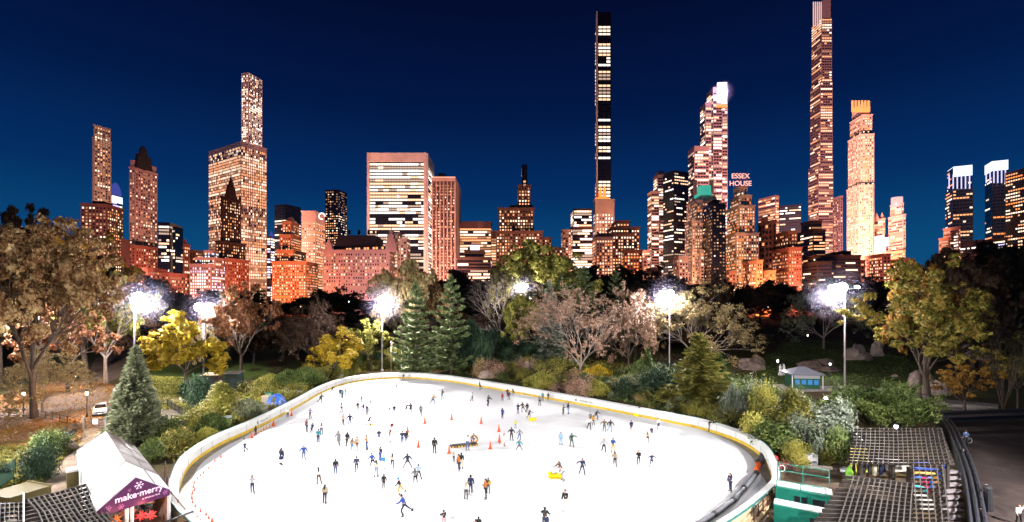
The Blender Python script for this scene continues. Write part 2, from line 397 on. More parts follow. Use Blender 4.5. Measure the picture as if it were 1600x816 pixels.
# ------------------------------------------------------------------ vegetation
bark = mat('grey_brown_bark', (.085,.06,.045), .9, var=.35, scale=3)
palebark = mat('pale_bark', (.30,.24,.2), .85, var=.3, scale=3)
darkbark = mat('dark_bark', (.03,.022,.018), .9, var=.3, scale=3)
LM = {
 'rust': leaf_mat('rust_leaves', [(.06,.024,.01),(.20,.085,.028),(.40,.24,.10),(.58,.42,.20)]),  # pale top stop stands in for highlights on the crown
 'tan': leaf_mat('tan_leaves', [(.10,.06,.02),(.30,.20,.075),(.45,.34,.17),(.24,.21,.07)]),
 'russet': leaf_mat('russet_leaves', [(.10,.035,.015),(.26,.10,.04),(.42,.21,.10)]),
 'orange': leaf_mat('orange_leaves', [(.12,.05,.008),(.34,.15,.02),(.45,.26,.05),(.18,.14,.02)]),
 'gold': leaf_mat('golden_leaves', [(.12,.08,.006),(.38,.24,.012),(.60,.42,.03),(.34,.26,.02)]),
 'olive': leaf_mat('olive_leaves', [(.03,.035,.008),(.12,.12,.02),(.24,.22,.045),(.36,.29,.07)]),
 'lime': leaf_mat('yellow_green_leaves', [(.05,.055,.008),(.20,.20,.03),(.38,.36,.08),(.46,.36,.08)]),
 'autumn': leaf_mat('autumn_mixed_leaves', [(.05,.05,.008),(.22,.20,.03),(.38,.30,.06),(.42,.22,.05)]),
 'green': leaf_mat('green_leaves', [(.012,.022,.006),(.05,.08,.018),(.12,.16,.04),(.20,.23,.07)]),
 'deep': leaf_mat('deep_green_leaves', [(.006,.015,.008),(.02,.045,.022),(.06,.11,.055)]),
 'grey': leaf_mat('grey_green_leaves', [(.04,.05,.025),(.14,.16,.085),(.26,.28,.16),(.38,.38,.26)]),
 'pine': leaf_mat('pine_needles', [(.03,.05,.015),(.13,.17,.06),(.32,.36,.18)], .1),
 'frost': leaf_mat('silvery_leaves', [(.04,.06,.03),(.16,.19,.13),(.42,.45,.38)]),
 'pink': leaf_mat('pink_brown_twigs', [(.10,.05,.03),(.34,.19,.12),(.50,.33,.24)], 0),
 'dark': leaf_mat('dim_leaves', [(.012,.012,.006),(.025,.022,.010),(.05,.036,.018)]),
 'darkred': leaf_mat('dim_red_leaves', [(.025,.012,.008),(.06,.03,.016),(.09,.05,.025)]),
}
# ---
def segs_to_arrays(segs, n=4):
    S = np.array([(*a, *b, r0, r1) for a, b, r0, r1 in segs]); p, q = S[:, :3], S[:, 3:6]; t = q-p; L = np.linalg.norm(t, axis=1, keepdims=True)+1e-9; t = t/L
    h = np.where(np.abs(t[:, 2:3]) > .9, np.array([[1., 0, 0]]), np.array([[0, 0, 1.]])); u = np.cross(t, h); u /= np.linalg.norm(u, axis=1, keepdims=True); w_ = np.cross(t, u)
    V = []
    for c, r in ((p, S[:, 6:7]), (q, S[:, 7:8])):
        for j in range(n):
            a = 2*math.pi*j/n; V.append(c+(u*math.cos(a)+w_*math.sin(a))*r)
    V = np.stack(V, 1).reshape(-1, 3); k = len(S); base = (np.arange(k)*2*n)[:, None]; F = []
    for j in range(n):
        j2 = (j+1) % n; F.append(base+np.array([[j, j2, n+j2, n+j]]))
    return V, np.concatenate(F, 0)
def leaf_arrays(C, size, up=0., stretch=1.6, dirs=None, ds=.35, nrm=None, ns=.45):
    n = len(C); a = rng.normal(size=(n, 3))
    if nrm is not None:                                  # leaves face outwards from their clump
        N = nrm+ns*rng.normal(size=(n, 3)); N /= np.linalg.norm(N, axis=1, keepdims=True)+1e-9
        a = a-N*np.sum(a*N, axis=1, keepdims=True); a /= np.linalg.norm(a, axis=1, keepdims=True)+1e-9; b = np.cross(N, a)
        s = size*rng.uniform(.55, 1.35, size=(n, 1)); A = a*s*stretch*.5; B = b*s*.5
        return np.stack([C-A, C+B, C+A, C-B], 1).reshape(-1, 3), (np.arange(n)*4)[:, None]+np.array([[0, 1, 2, 3]])
    if dirs is not None: a = dirs+ds*a
    a[:, 2] += up; a /= np.linalg.norm(a, axis=1, keepdims=True)
    b = np.cross(a, rng.normal(size=(n, 3))); b /= np.linalg.norm(b, axis=1, keepdims=True)
    s = size*rng.uniform(.6, 1.3, size=(n, 1)); A = a*s*stretch*.5; B = b*s*.5
    V = np.stack([C-A, C+B, C+A, C-B], 1).reshape(-1, 3)
    F = (np.arange(n)*4)[:, None]+np.array([[0, 1, 2, 3]]); return V, F
def grow(p, d, L, r, lev, prm, segs, tips, rr):
    """one limb: a few bent pieces, then splits"""
    k = 3 if lev < 2 else 2; pts = [p]
    for i in range(k):
        d = (d+Vector((rr.gauss(0, 1), rr.gauss(0, 1), rr.gauss(0, 1)))*prm.get('bend', .12)+Vector((0, 0, prm.get('lift', .05)))).normalized()
        q = p+d*(L/k); r2 = r*(1-.35*(i+1)/k); segs.append((tuple(p), tuple(q), r*(1-.35*i/k), r2)); p = q; pts.append(p)
        if lev >= prm['levels']-1: tips.append(tuple(p))
    if lev >= prm['levels']: tips.append(tuple(p)); return
    n = prm['split'][min(lev, len(prm['split'])-1)]; a0 = rr.uniform(0, 6.28)
    for i in range(n):
        sp = R(prm['spread'])*rr.uniform(.6, 1.25)
        if i == 0 and lev > 0: sp *= .35
        u = d.orthogonal().normalized(); u.rotate(Matrix.Rotation(a0+i*6.283/n+rr.uniform(-.4, .4), 3, d))
        nd = (d*math.cos(sp)+u*math.sin(sp)).normalized()
        st = pts[-1] if i < 2 or lev == 0 else pts[-2]
        grow(st, nd, L*prm['ratio']*rr.uniform(.8, 1.15), r*.62*(.9 if n > 2 else 1), lev+1, prm, segs, tips, rr)
PROTO = {}
def tree_proto(key, seed, prm, leaf, nl, clump, stretch=1.5, trunk_h=3.5, r0=.28, sides=5, first=5, L0=3.6, ang=42):
    rr = random.Random(seed); segs = []; tips = []
    p = Vector((0, 0, -1)); d = Vector((rr.uniform(-.05, .05), rr.uniform(-.05, .05), 1)).normalized(); r = r0*1.25
    for i in range(4):
        q = p+d*((trunk_h+1)/4); d = (d+Vector((rr.gauss(0, .03), rr.gauss(0, .03), 0))).normalized(); segs.append((tuple(p), tuple(q), r, r*.9)); p = q; r *= .9
    a0 = rr.uniform(0, 6)
    for i in range(first):
        sp = R(ang)*rr.uniform(.7, 1.2) if i else R(6); a = a0+i*6.283/max(1, first-1)+rr.uniform(-.3, .3)
        nd = Vector((math.sin(sp)*math.cos(a), math.sin(sp)*math.sin(a), math.cos(sp)))
        st = p-Vector((0, 0, rr.uniform(0, trunk_h*.25) if i else 0))
        grow(st, nd, L0*(1.15 if i == 0 else rr.uniform(.8, 1.1)), r*.6, 1, prm, segs, tips, rr)
    big = [s for s in segs if s[2] > r0*.1]; small = [s for s in segs if s[2] <= r0*.1]
    V1, F1 = segs_to_arrays(big, sides)
    if small:
        V2, F2 = segs_to_arrays(small, 3)
        F2q = np.concatenate([F2], 0); V1n = len(V1); V1 = np.concatenate([V1, V2]); 
        F1 = np.concatenate([F1, F2q+V1n])
    T = np.array(tips); C = []
    if nl:
        nc = min(len(T), max(60, nl//(28 if leaf > .4 or key == 'far_c' else 70 if leaf > .17 else 11))); K = T[rng.choice(len(T), nc, replace=False)]; K = K[K[:, 2] > trunk_h*.45]; nc = len(K)
        rad = clump*rng.uniform(.7, 1.9, size=nc); wgt = rad**2/np.sum(rad**2); k = rng.choice(nc, nl, p=wgt)
        D_ = rng.normal(size=(nl, 3)); D_ /= np.linalg.norm(D_, axis=1, keepdims=True); D_[:, 2] = np.where(rng.random(nl) < .6, np.abs(D_[:, 2]), D_[:, 2])
        bump_ = 1+.3*np.sin(D_[:, 0]*5+k)*np.sin(D_[:, 1]*5+2*k)
        C = K[k]+D_*(rad[k]*bump_*rng.uniform(.55, 1.12, nl))[:, None]*np.array([1, 1, .72])
        cen = np.array([0, 0, T[:, 2].mean()*.8]); O = C-cen; O /= np.linalg.norm(O, axis=1, keepdims=True)
        LV, LF = leaf_arrays(C, leaf, stretch=stretch, nrm=D_+.5*O, ns=.4)
    else: LV, LF = None, None
    allp = np.concatenate([T, C]) if nl else T
    W = max(np.percentile(allp[:, 0], 98.5)-np.percentile(allp[:, 0], 1.5), np.percentile(allp[:, 1], 98.5)-np.percentile(allp[:, 1], 1.5)); H = np.percentile(allp[:, 2], 99.5)
    PROTO[key] = dict(wood=npmesh('trunk', V1, F1, bark), leaf=npmesh('crown', LV, LF, LM['olive']) if nl else None, W=W, H=H)
def conifer_proto(key, seed, n_whorl, per, droop, curve, ndl, dens, prof, H=14., W=7., sides=5, lump=0.):
    rr = random.Random(seed); segs = [((0, 0, -1), (0, 0, H*.5), .28, .17), ((0, 0, H*.5), (0, 0, H), .17, .02)]; C = []; D = []
    for i in range(n_whorl):
        t = (i+.3)/n_whorl; z = H*(.06+.93*t); Rr = W/2*prof(t)
        for j in range(per):
            a = i*2.4+j*6.283/per+rr.uniform(-.25, .25); L = Rr*rr.uniform(.7, 1.15); p = Vector((0, 0, z+rr.uniform(-.2, .2))); u = Vector((math.cos(a), math.sin(a), 0)); k = 5; last = p
            for s in range(1, k+1):
                f = s/k; q = p+u*(L*f)+Vector((0, 0, -droop*L*f+curve*L*f*f)); segs.append((tuple(last), tuple(q), .05*(1.2-f), .05*(1.05-f)))
                m_ = int(dens*(L/k)*(.6+.8*f)) ; sd = Vector((-u.y, u.x, 0))
                for _ in range(m_):
                    g_ = rr.random(); side = rr.gauss(0, .30*(1.1-.7*f)*max(L*.45, .5)); c = last.lerp(q, g_)+sd*side+Vector((0, 0, rr.gauss(0, .10+lump)-abs(side)*.15))
                    C.append(tuple(c)); dd = (u+sd*(1.3 if side > 0 else -1.3)*min(1, abs(side)*2)); D.append((dd.x, dd.y, dd.z+.15))
                last = q
    for _ in range(int(dens*3)): C.append((rr.gauss(0, .12), rr.gauss(0, .12), H-abs(rr.gauss(0, .8)))); D.append((0, 0, 1.))
    C = np.array(C); D = np.array(D); LV, LF = leaf_arrays(C, ndl, stretch=3.0, dirs=D, ds=.3)
    V1, F1 = segs_to_arrays(segs, 4)
    PROTO[key] = dict(wood=npmesh('trunk', V1, F1, bark), leaf=npmesh('crown', LV, LF, LM['pine']), W=float(np.percentile(C[:, 0], 99.9)-np.percentile(C[:, 0], .1))*1.0, H=H)
def shrub_proto(key, seed, kind, n=1500, leaf=.16):
    r_ = np.random.default_rng(seed); rr = random.Random(seed); segs = []
    if kind in ('round', 'twig', 'cone'):
        lob = 9; cs = np.stack([r_.normal(size=lob)*.42, r_.normal(size=lob)*.42, r_.uniform(.3, .75, lob)], 1); rad = r_.uniform(.28, .5, lob)
        if kind == 'cone':
            lob = 26; zz = np.linspace(.05, 1.75, lob); rr_ = (1-zz/1.9)*.85; aa = r_.uniform(0, 6.28, lob); cs = np.stack([np.cos(aa)*rr_*.7, np.sin(aa)*rr_*.7, zz], 1); rad = .18+rr_*.28
        k = r_.integers(0, lob, n); d = r_.normal(size=(n, 3)); d /= np.linalg.norm(d, axis=1, keepdims=True); stray = np.where(r_.random(n) < .28, r_.uniform(1.0, 1.55, n), r_.uniform(.5, 1.05, n)); C = cs[k]+d*(rad[k]*stray)[:, None]
        C = C[C[:, 2] > -.02]
        for i in range(18 if kind != 'twig' else 90):
            a = rr.uniform(0, 6.28); q = (math.cos(a)*rr.uniform(.2, .95), math.sin(a)*rr.uniform(.2, .95), rr.uniform(.4, 1.1)); mid = (q[0]*.35, q[1]*.35, q[2]*.6)
            segs += [((q[0]*.1, q[1]*.1, -.1), mid, .02, .013), (mid, q, .013, .006)]
        LV, LF = leaf_arrays(C, leaf, nrm=(C-cs[k][:len(C)] if False else C*np.array([1,1,.6])+np.array([0,0,.3])), ns=.5)
    elif kind == 'spiky':
        a = r_.uniform(0, 6.28, n); r0 = np.sqrt(r_.random(n))*.9; base = np.stack([np.cos(a)*r0, np.sin(a)*r0, np.zeros(n)], 1); h = (1-.55*r0)*r_.uniform(.4, 1.1, n)
        C = base*np.array([1., 1, 0])+np.stack([np.zeros(n), np.zeros(n), h], 1); D = np.stack([np.cos(a)*.4*r0, np.sin(a)*.4*r0, np.ones(n)], 1); LV, LF = leaf_arrays(C, leaf, stretch=4., dirs=D, ds=.25)
        for i in range(30): q = C[i]; segs.append(((q[0]*.6, q[1]*.6, -.1), tuple(q), .012, .006))
    elif kind == 'juniper':
        C = []; D = []
        for i in range(70):
            a = rr.uniform(0, 6.28); b0 = Vector((math.cos(a), math.sin(a), 0))*rr.uniform(0, .65); L = rr.uniform(.35, .6); u = Vector((math.cos(a+rr.uniform(-.6, .6)), math.sin(a+rr.uniform(-.6, .6)), rr.uniform(.25, .8))).normalized()
            z0 = rr.uniform(.15, .55)*(1-b0.length*.6); p = b0+Vector((0, 0, z0)); segs.append(((b0.x*.3, b0.y*.3, -.1), tuple(p), .02, .015)); segs.append((tuple(p), tuple(p+u*L), .015, .004))
            for _ in range(n//70): t = rr.random(); q = p+u*L*t+Vector((rr.gauss(0, .05), rr.gauss(0, .05), rr.gauss(0, .04))); C.append(tuple(q)); D.append(tuple(u))
        LV, LF = leaf_arrays(np.array(C), leaf, stretch=2.6, dirs=np.array(D), ds=.45); C = np.array(C)
    V1, F1 = segs_to_arrays(segs, 3)
    Cn = LV
    PROTO[key] = dict(wood=npmesh('stems', V1, F1, bark), leaf=npmesh('foliage', LV, LF, LM['green']), W=float(np.percentile(Cn[:, 0], 98)-np.percentile(Cn[:, 0], 2)), H=float(np.percentile(Cn[:, 2], 99)))
bl = dict(levels=4, split=[5, 3, 3, 3], spread=38, ratio=.72, bend=.14, lift=.04)
tree_proto('broad', 3, bl, .31, 25000, .46)
tree_proto('broad_b', 11, dict(bl, spread=44, lift=.0), .31, 23000, .48, trunk_h=3, first=6, ang=52)
tree_proto('broad_c', 23, dict(bl, spread=33), .30, 19000, .42, first=6, ang=38)
tree_proto('huge', 77, dict(bl, levels=5, split=[5, 3, 3, 3, 2], ratio=.74), .21, 34000, .34, first=6)
tree_proto('huge_b', 83, dict(bl, levels=5, split=[5, 3, 3, 3, 2], ratio=.74, spread=34), .21, 36000, .36, first=6, ang=36)
tree_proto('sparse', 31, dict(bl, spread=42, ratio=.75), .26, 9000, .42, trunk_h=3)
vs = dict(levels=7, split=[4, 3, 3, 2, 3, 2, 2], spread=25, ratio=.77, bend=.09, lift=.035)
tree_proto('bare_vase', 5, vs, .13, 15000, .22, trunk_h=2.2, r0=.2, first=6, L0=3.4, ang=34)
tree_proto('bare_wide', 17, dict(vs, levels=7, spread=32, bend=.16, lift=0., ratio=.74), .2, 0, .3, trunk_h=3, r0=.32, first=5, L0=3.6, ang=50)
tree_proto('bare_round', 41, dict(vs, spread=33, bend=.13, ratio=.75), .17, 24000, .30, trunk_h=2.4, first=6, L0=3.2, ang=48)
tree_proto('wispy', 53, dict(vs, levels=5, spread=11, bend=.05, lift=.05, ratio=.82), .16, 2500, .25, trunk_h=.6, r0=.12, first=9, L0=2.8, ang=16)
far = dict(bl, levels=3)
tree_proto('far_a', 61, far, .5, 7000, .95, sides=3); tree_proto('far_b', 67, dict(far, spread=46), .5, 6500, .9, sides=3, first=6); 
tree_proto('far_c', 71, dict(far, levels=5, ratio=.68), .36, 4500, .55, sides=3)
conifer_proto('pine', 2, 13, 6, .20, .40, .20, 80, lambda t: (1-t)**.72*.95+.05)
conifer_proto('pine_b', 8, 12, 6, .05, .45, .2, 80, lambda t: ((1-t)**.6)*(1-.3*(t < .15))+.06)
conifer_proto('spruce', 5, 18, 8, .45, .35, .17, 95, lambda t: (1-t)**.85*.95+.05, W=6)
conifer_proto('cedar', 9, 26, 9, .1, .2, .22, 95, lambda t: (1-t)**.9*.95+.06, W=6.5, lump=.18)
for i, (k, s, n, lf) in enumerate((('round', 1, 6500, .062), ('round', 2, 5500, .068), ('round', 6, 8500, .05), ('spiky', 3, 7000, .04), ('juniper', 4, 26000, .026), ('twig', 5, 3500, .04), ('cone', 7, 20000, .045), ('spiky', 8, 9000, .03))):
    shrub_proto(('round_a', 'round_b', 'round_c', 'spiky', 'juniper', 'twig', 'cone', 'grassy')[i], s, k, n, lf)
TREES = []
def plant(proto, px, py, top, w_px, leafm, label, cat='tree', name='tree', barkm=None, group=None, rz=None, d=None, cz=0.):
    """stands at the ground point under photo pixel (px, py); top and width are read off the photograph"""
    if d is None: g_ = G(px, py)
    else: x = (px-CX)/FPX*d; g_ = Vector((x, d, th(x, d)))
    h = CZ+(HY-top)/FPX*g_.y-g_.z; wd = w_px/FPX*g_.y; pr = PROTO[proto]
    root = empty(name, g_, label, cat, group, rz if rz is not None else random.uniform(0, 6.28))
    root.scale = (wd/pr['W'], wd/pr['W'], h/pr['H'])
    for key, nm, mt in (('wood', 'trunk' if cat != 'shrub' else 'stems', barkm), ('leaf', 'crown' if cat != 'shrub' else 'foliage', LM[leafm] if leafm else None)):
        if pr[key] is None: continue
        o = bpy.data.objects.new(nm, pr[key]); COL.objects.link(o); o.parent = root
        if mt is not None: o.material_slots[0].link = 'OBJECT'; o.material_slots[0].material = mt
    TREES.append((root, px, top)); return root
def T(proto, px, py, top, w_, lm, label, bk=None, name='tree', d=None, **k): return plant(proto, px, py, top, w_, lm, label, 'tree', name, bk or bark, d=d, **k)
def S(proto, px, py, top, w_, lm, label, name='shrub'): return plant(proto, px, py, top, w_, lm, label, 'shrub', name, darkbark)
# left side
T('huge', 52, 655, 335, 200, 'rust', 'huge rust and beige tree filling the left edge above the dirt road', name='autumn_tree')
T('broad_b', 0, 600, 350, 150, 'tan', 'pale tan tree cut off by the left edge of the photo', name='autumn_tree')
T('bare_round', 66, 645, 545, 110, 'tan', 'low tree with white branches and tan leaves at far left', palebark, 'autumn_tree')
T('sparse', 107, 612, 455, 120, 'russet', 'reddish brown tree leaning over the lamp post beside the dirt road', name='autumn_tree')
T('huge_b', 135, 588, 372, 165, 'orange', 'tall orange brown tree between the huge rust tree and the pale green one', name='autumn_tree')
T('broad_c', 166, 600, 430, 110, 'lime', 'yellow green tree with a pale trunk where the road forks', palebark, 'tree')
T('broad_c', 212, 560, 425, 70, 'tan', 'pale leafy tree lit white behind the leftmost lamp tower', name='tree')
T('cedar', 212, 694, 543, 76, 'grey', 'tall grey green conifer standing right behind the white tent', name='conifer')
T('broad', 291, 608, 488, 112, 'gold', 'golden yellow round tree beneath the twin lamp heads', name='autumn_tree')
T('broad_c', 378, 592, 445, 92, 'russet', 'tall russet tree right of the golden tree', name='autumn_tree')
T('broad_b', 346, 580, 462, 64, 'tan', 'pale tree blown white by the twin lamp heads', name='autumn_tree')
T('bare_round', 492, 583, 468, 90, 'darkred', 'thin dark leafless tree left of the yellow green tree', bark, 'bare_tree')
T('broad', 522, 592, 512, 86, 'gold', 'small yellow tree behind the far left bend of the wall', name='autumn_tree')
T('broad_c', 578, 580, 500, 58, 'lime', 'small yellow and pink tree left of the white lamp pole', name='autumn_tree')
T('pine', 650, 588, 442, 80, 'pine', 'bright layered pine just right of the white lamp pole', name='pine_tree')
T('pine', 704, 584, 430, 82, 'pine', 'tall dark green pine, second right of the white lamp pole', name='pine_tree')
T('broad_b', 628, 560, 412, 105, 'tan', 'brown autumn tree rising behind the bright layered pine', name='autumn_tree')
T('broad_c', 675, 552, 425, 60, 'rust', 'rust tree between the two pines', name='autumn_tree')
T('bare_wide', 781, 545, 418, 118, None, 'leafless tree with forked pale limbs left of the middle lamp pole', palebark, 'bare_tree')
T('huge', 862, 535, 375, 150, 'lime', 'large yellow green tree above and behind the middle lamp pole', name='tree')
T('broad_b', 800, 530, 395, 70, 'olive', 'olive tree touching the left side of the large yellow green tree', name='tree')
T('broad_b', 815, 560, 462, 66, 'lime', 'pale low branches hanging under the middle lamp head', name='tree')
T('pine_b', 872, 540, 412, 66, 'pine', 'pine tip poking out of the large yellow green tree', name='pine_tree')
T('pine_b', 912, 540, 420, 66, 'pine', 'pine tip above the pink bare tree', name='pine_tree')
T('pine_b', 962, 530, 424, 40, 'pine', 'small lone pine tip right of the pink bare tree', name='pine_tree')
T('spruce', 858, 575, 440, 60, 'frost', 'frosted spruce with level branches left of the pink bare tree', name='spruce_tree')
T('bare_vase', 905, 592, 447, 150, 'pink', 'vase shaped bare tree with pinkish twigs behind the wall', palebark, 'bare_tree', rz=1.)
T('bare_round', 982, 580, 448, 96, 'pink', 'purple brown bare tree right of the vase shaped tree', bark, 'bare_tree')
T('bare_round', 1085, 575, 445, 172, 'tan', 'wide domed tree with white lit left flank and tan leaves', palebark, 'autumn_tree')
T('spruce', 1092, 640, 522, 118, 'olive', 'broad olive conifer below the wide domed tree', name='conifer')
T('spruce', 1125, 632, 552, 56, 'green', 'green conifer at the right shoulder of the olive conifer', name='conifer')
T('spruce', 1012, 600, 545, 40, 'green', 'small bright green conifer left of the olive conifer', name='conifer')
T('bare_round', 1287, 545, 434, 112, 'grey', 'misty grey tree with a pale forked trunk left of the tallest lamp pole', palebark, 'bare_tree')
T('huge_b', 1452, 636, 410, 160, 'autumn', 'big yellow green and orange tree dominating the right side', name='autumn_tree', rz=2.)
T('broad_c', 1438, 625, 412, 90, 'orange', 'orange topped tree fused with the left flank of the big right tree', name='autumn_tree')
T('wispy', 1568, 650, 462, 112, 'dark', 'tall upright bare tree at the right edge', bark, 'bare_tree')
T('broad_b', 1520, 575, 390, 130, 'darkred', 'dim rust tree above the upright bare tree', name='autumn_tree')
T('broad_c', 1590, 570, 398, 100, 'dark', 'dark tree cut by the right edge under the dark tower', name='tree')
T('sparse', 1508, 645, 560, 90, 'orange', 'low orange leaved tree right of the big right tree trunk', name='autumn_tree')
T('broad_b', 1590, 640, 520, 70, 'olive', 'olive tree low at the right edge', name='tree')
T('broad_c', 1120, 545, 425, 40, 'darkred', 'dim reddish tree right above the domed tree', name='autumn_tree')
T('broad_c', 1010, 555, 470, 52, 'orange', 'orange tree tucked between the purple bare tree and domed tree', name='autumn_tree')
T('broad_c', 40, 545, 325, 100, 'darkred', 'dim pink brown tree top at upper far left', name='autumn_tree')
# dark trees of the park, row behind row, up to the streets
LANDM = [(0,'the left edge'),(155,'the slender pink tower'),(222,'the dark domed tower'),(265,'the glass office tower'),(325,'the pink terraced hotel'),(362,'the brown spired tower'),(398,'the tall white grid tower'),
 (450,'the orange stepped hotel'),(490,'the salmon block'),(524,'the black glass tower'),(570,'the mansard roofed hotel'),(620,'the white slab tower'),(697,'the bronze arched tower'),(742,'the low office block'),(812,'the brown stepped tower'),(908,'the lit office block'),
 (942,'the thin black skyscraper'),(975,'the ledged apartment house'),(1025,'the round topped pink tower'),(1055,'the dark slanted slab'),(1098,'the green roofed hotel'),(1118,'the black slab block'),(1160,'the hotel with red roof letters'),(1200,'the dark brown slab'),(1232,'the lit dark office'),
 (1265,'the curved terrace block'),(1290,'the tallest glass tower'),(1345,'the golden crowned tower'),(1400,'the round lit tower'),(1450,'the gap in the skyline'),(1498,'the left twin tower'),(1555,'the right twin tower'),(1600,'the right edge')]
def near(px): return min(LANDM, key=lambda q: abs(q[0]-px))
topline = [(0,400),(120,400),(170,395),(250,440),(330,455),(420,462),(470,462),(500,450),(540,448),(600,452),(690,425),(740,432),(790,405),(840,405),(930,412),(990,405),(1060,425),(1110,438),(1180,435),(1260,440),(1330,430),(1400,415),(1440,420),(1480,395),(1540,375),(1600,395)]
def tl(px):
    for (a, ya), (b_, yb) in zip(topline, topline[1:]):
        if a <= px <= b_: return ya+(yb-ya)*(px-a)/(b_-a)
    return 430
rr = random.Random(99); k = 0
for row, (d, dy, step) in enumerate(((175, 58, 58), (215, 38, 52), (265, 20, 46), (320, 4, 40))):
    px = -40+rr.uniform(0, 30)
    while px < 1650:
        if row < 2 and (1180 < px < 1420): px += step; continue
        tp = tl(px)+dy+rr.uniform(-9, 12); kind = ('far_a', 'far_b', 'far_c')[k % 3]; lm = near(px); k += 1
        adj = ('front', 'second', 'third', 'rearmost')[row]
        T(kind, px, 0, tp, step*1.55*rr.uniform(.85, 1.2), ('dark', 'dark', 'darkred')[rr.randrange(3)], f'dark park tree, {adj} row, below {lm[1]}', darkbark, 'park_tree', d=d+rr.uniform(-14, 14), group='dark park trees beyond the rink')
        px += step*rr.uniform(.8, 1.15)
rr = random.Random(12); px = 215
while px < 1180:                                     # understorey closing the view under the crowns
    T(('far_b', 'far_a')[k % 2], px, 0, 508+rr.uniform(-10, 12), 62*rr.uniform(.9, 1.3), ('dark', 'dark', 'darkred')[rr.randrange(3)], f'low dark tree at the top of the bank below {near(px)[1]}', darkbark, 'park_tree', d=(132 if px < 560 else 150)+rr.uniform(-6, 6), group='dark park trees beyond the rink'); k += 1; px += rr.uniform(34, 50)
# shrubs: named ones first
S('juniper', 1378, 664, 604, 112, 'green', 'wide dark green juniper spreading in front of the path', 'juniper')
S('round_c', 48, 752, 692, 66, 'deep', 'dark green clipped bush beside the tent path')
S('round_a', 78, 712, 672, 44, 'green', 'green bush behind the dark clipped bush')
S('round_b', 307, 634, 588, 56, 'deep', 'dark glossy rhododendron beside the olive cone bush')
S('cone', 345, 657, 600, 52, 'lime', 'olive yellow conical bush by the white slatted box', 'cone_bush')
S('cone', 1240, 692, 612, 70, 'olive', 'ochre conical bush at the centre of the right thicket', 'cone_bush')
S('round_c', 1205, 668, 600, 70, 'lime', 'bright yellow green bush left of the ochre cone bush')
S('round_c', 1262, 712, 655, 62, 'frost', 'silvery bush dusted white, left above the concrete yard')
S('round_b', 1300, 722, 668, 56, 'green', 'green bush dusted white, right above the concrete yard')
S('round_a', 1284, 696, 640, 66, 'frost', 'silvery bush crowning the right thicket')
S('round_b', 1300, 690, 625, 70, 'frost', 'silvery bush against the white stair rail')
S('round_c', 1165, 660, 598, 70, 'frost', 'silvery bush left of the kiosk, highest in the thicket')
S('round_a', 1215, 705, 662, 66, 'green', 'green bush between the right wall bend and the ochre cone')
S('round_c', 1258, 728, 690, 60, 'lime', 'light green low bush on the edge of the concrete yard')
S('spiky', 1146, 662, 606, 34, 'frost', 'weeping grey shrub drooping over the wall', 'weeping_shrub')
S('round_b', 1175, 690, 646, 50, 'lime', 'lime bush behind the right bend of the wall')
S('round_c', 228, 724, 690, 56, 'green', 'green bush right of the tent roof')
S('round_a', 276, 700, 672, 44, 'olive', 'olive bush where the wall bends at left')
S('round_b', 262, 690, 655, 40, 'green', 'green shrub above the olive bush by the left wall')
S('grassy', 322, 692, 670, 36, 'lime', 'yellow green grass clump by the left wall')
S('grassy', 478, 604, 575, 52, 'green', 'tall feathery reeds above the blue tarpaulin', 'reeds')
S('grassy', 450, 606, 580, 46, 'green', 'feathery reeds between two other clumps above the tarpaulin', 'reeds')
S('grassy', 422, 608, 586, 44, 'lime', 'feathery reeds left of the tall reeds', 'reeds')
S('round_b', 400, 620, 592, 46, 'olive', 'mounded olive shrub right of the green shed')
S('spiky', 735, 580, 508, 66, 'deep', 'dark blue green yew beside the tall pine', 'yew')
S('spiky', 772, 560, 518, 44, 'deep', 'small dark yew left of the middle lamp pole', 'yew')
S('juniper', 805, 570, 530, 90, 'deep', 'flat dark juniper at the foot of the middle lamp pole', 'juniper')
S('twig', 768, 590, 562, 40, 'pink', 'pinkish bare mound behind the wall, left one', 'twiggy_shrub')
S('twig', 822, 586, 560, 34, 'pink', 'pinkish bare mound right of the dark stone', 'twiggy_shrub')
S('twig', 908, 620, 584, 42, 'pink', 'pink purple twiggy shrub at the foot of the vase tree', 'twiggy_shrub')
S('twig', 880, 618, 596, 36, 'pink', 'small pink shrub touching the back wall', 'twiggy_shrub')
S('grassy', 846, 610, 584, 52, 'lime', 'pale yellow green grass mound behind the wall')
S('round_c', 1015, 626, 570, 80, 'deep', 'very dark spreading shrub left of the olive conifer')
S('grassy', 1000, 600, 566, 40, 'green', 'green tuft behind the dark spreading shrub')
# filler shrubs along the slope, each one a plant of its own
used = []
cols = ['green', 'lime', 'olive', 'grey', 'olive', 'tan', 'gold', 'deep']; cname = {'green': 'green', 'lime': 'yellow green', 'olive': 'olive', 'grey': 'grey green', 'deep': 'dark green', 'tan': 'tan', 'gold': 'golden', 'pink': 'pinkish'}
def wall_y(px):
    pts = [(240,780),(283,735),(300,705),(340,680),(385,660),(430,640),(470,618),(503,600),(540,590),(585,583),(640,581),(700,585),(750,591),(800,600),(860,610),(930,624),(1000,636),(1060,647),(1100,655),(1150,672),(1184,690),(1215,715)]
    for (a, ya), (b_, yb) in zip(pts, pts[1:]):
        if a <= px <= b_: return ya+(yb-ya)*(px-a)/(b_-a)
    return 720
def wherelab(px):
    for x, s in ((300,'the left wall bend'),(355,'the white slatted box'),(425,'the blue tarpaulin'),(510,'the far left wall bend'),(597,'the white lamp pole'),(650,'the bright layered pine'),(702,'the tall dark pine'),(768,'the left pinkish mound'),(815,'the middle lamp pole'),(858,'the frosted spruce'),(905,'the vase shaped tree'),(980,'the purple bare tree'),(1020,'the dark spreading shrub'),(1092,'the olive conifer'),(1146,'the weeping shrub'),(1205,'the thicket')):
        if abs(px-x) <= 30: return s
    return 'the wall'
rr = random.Random(5); n_ = 0
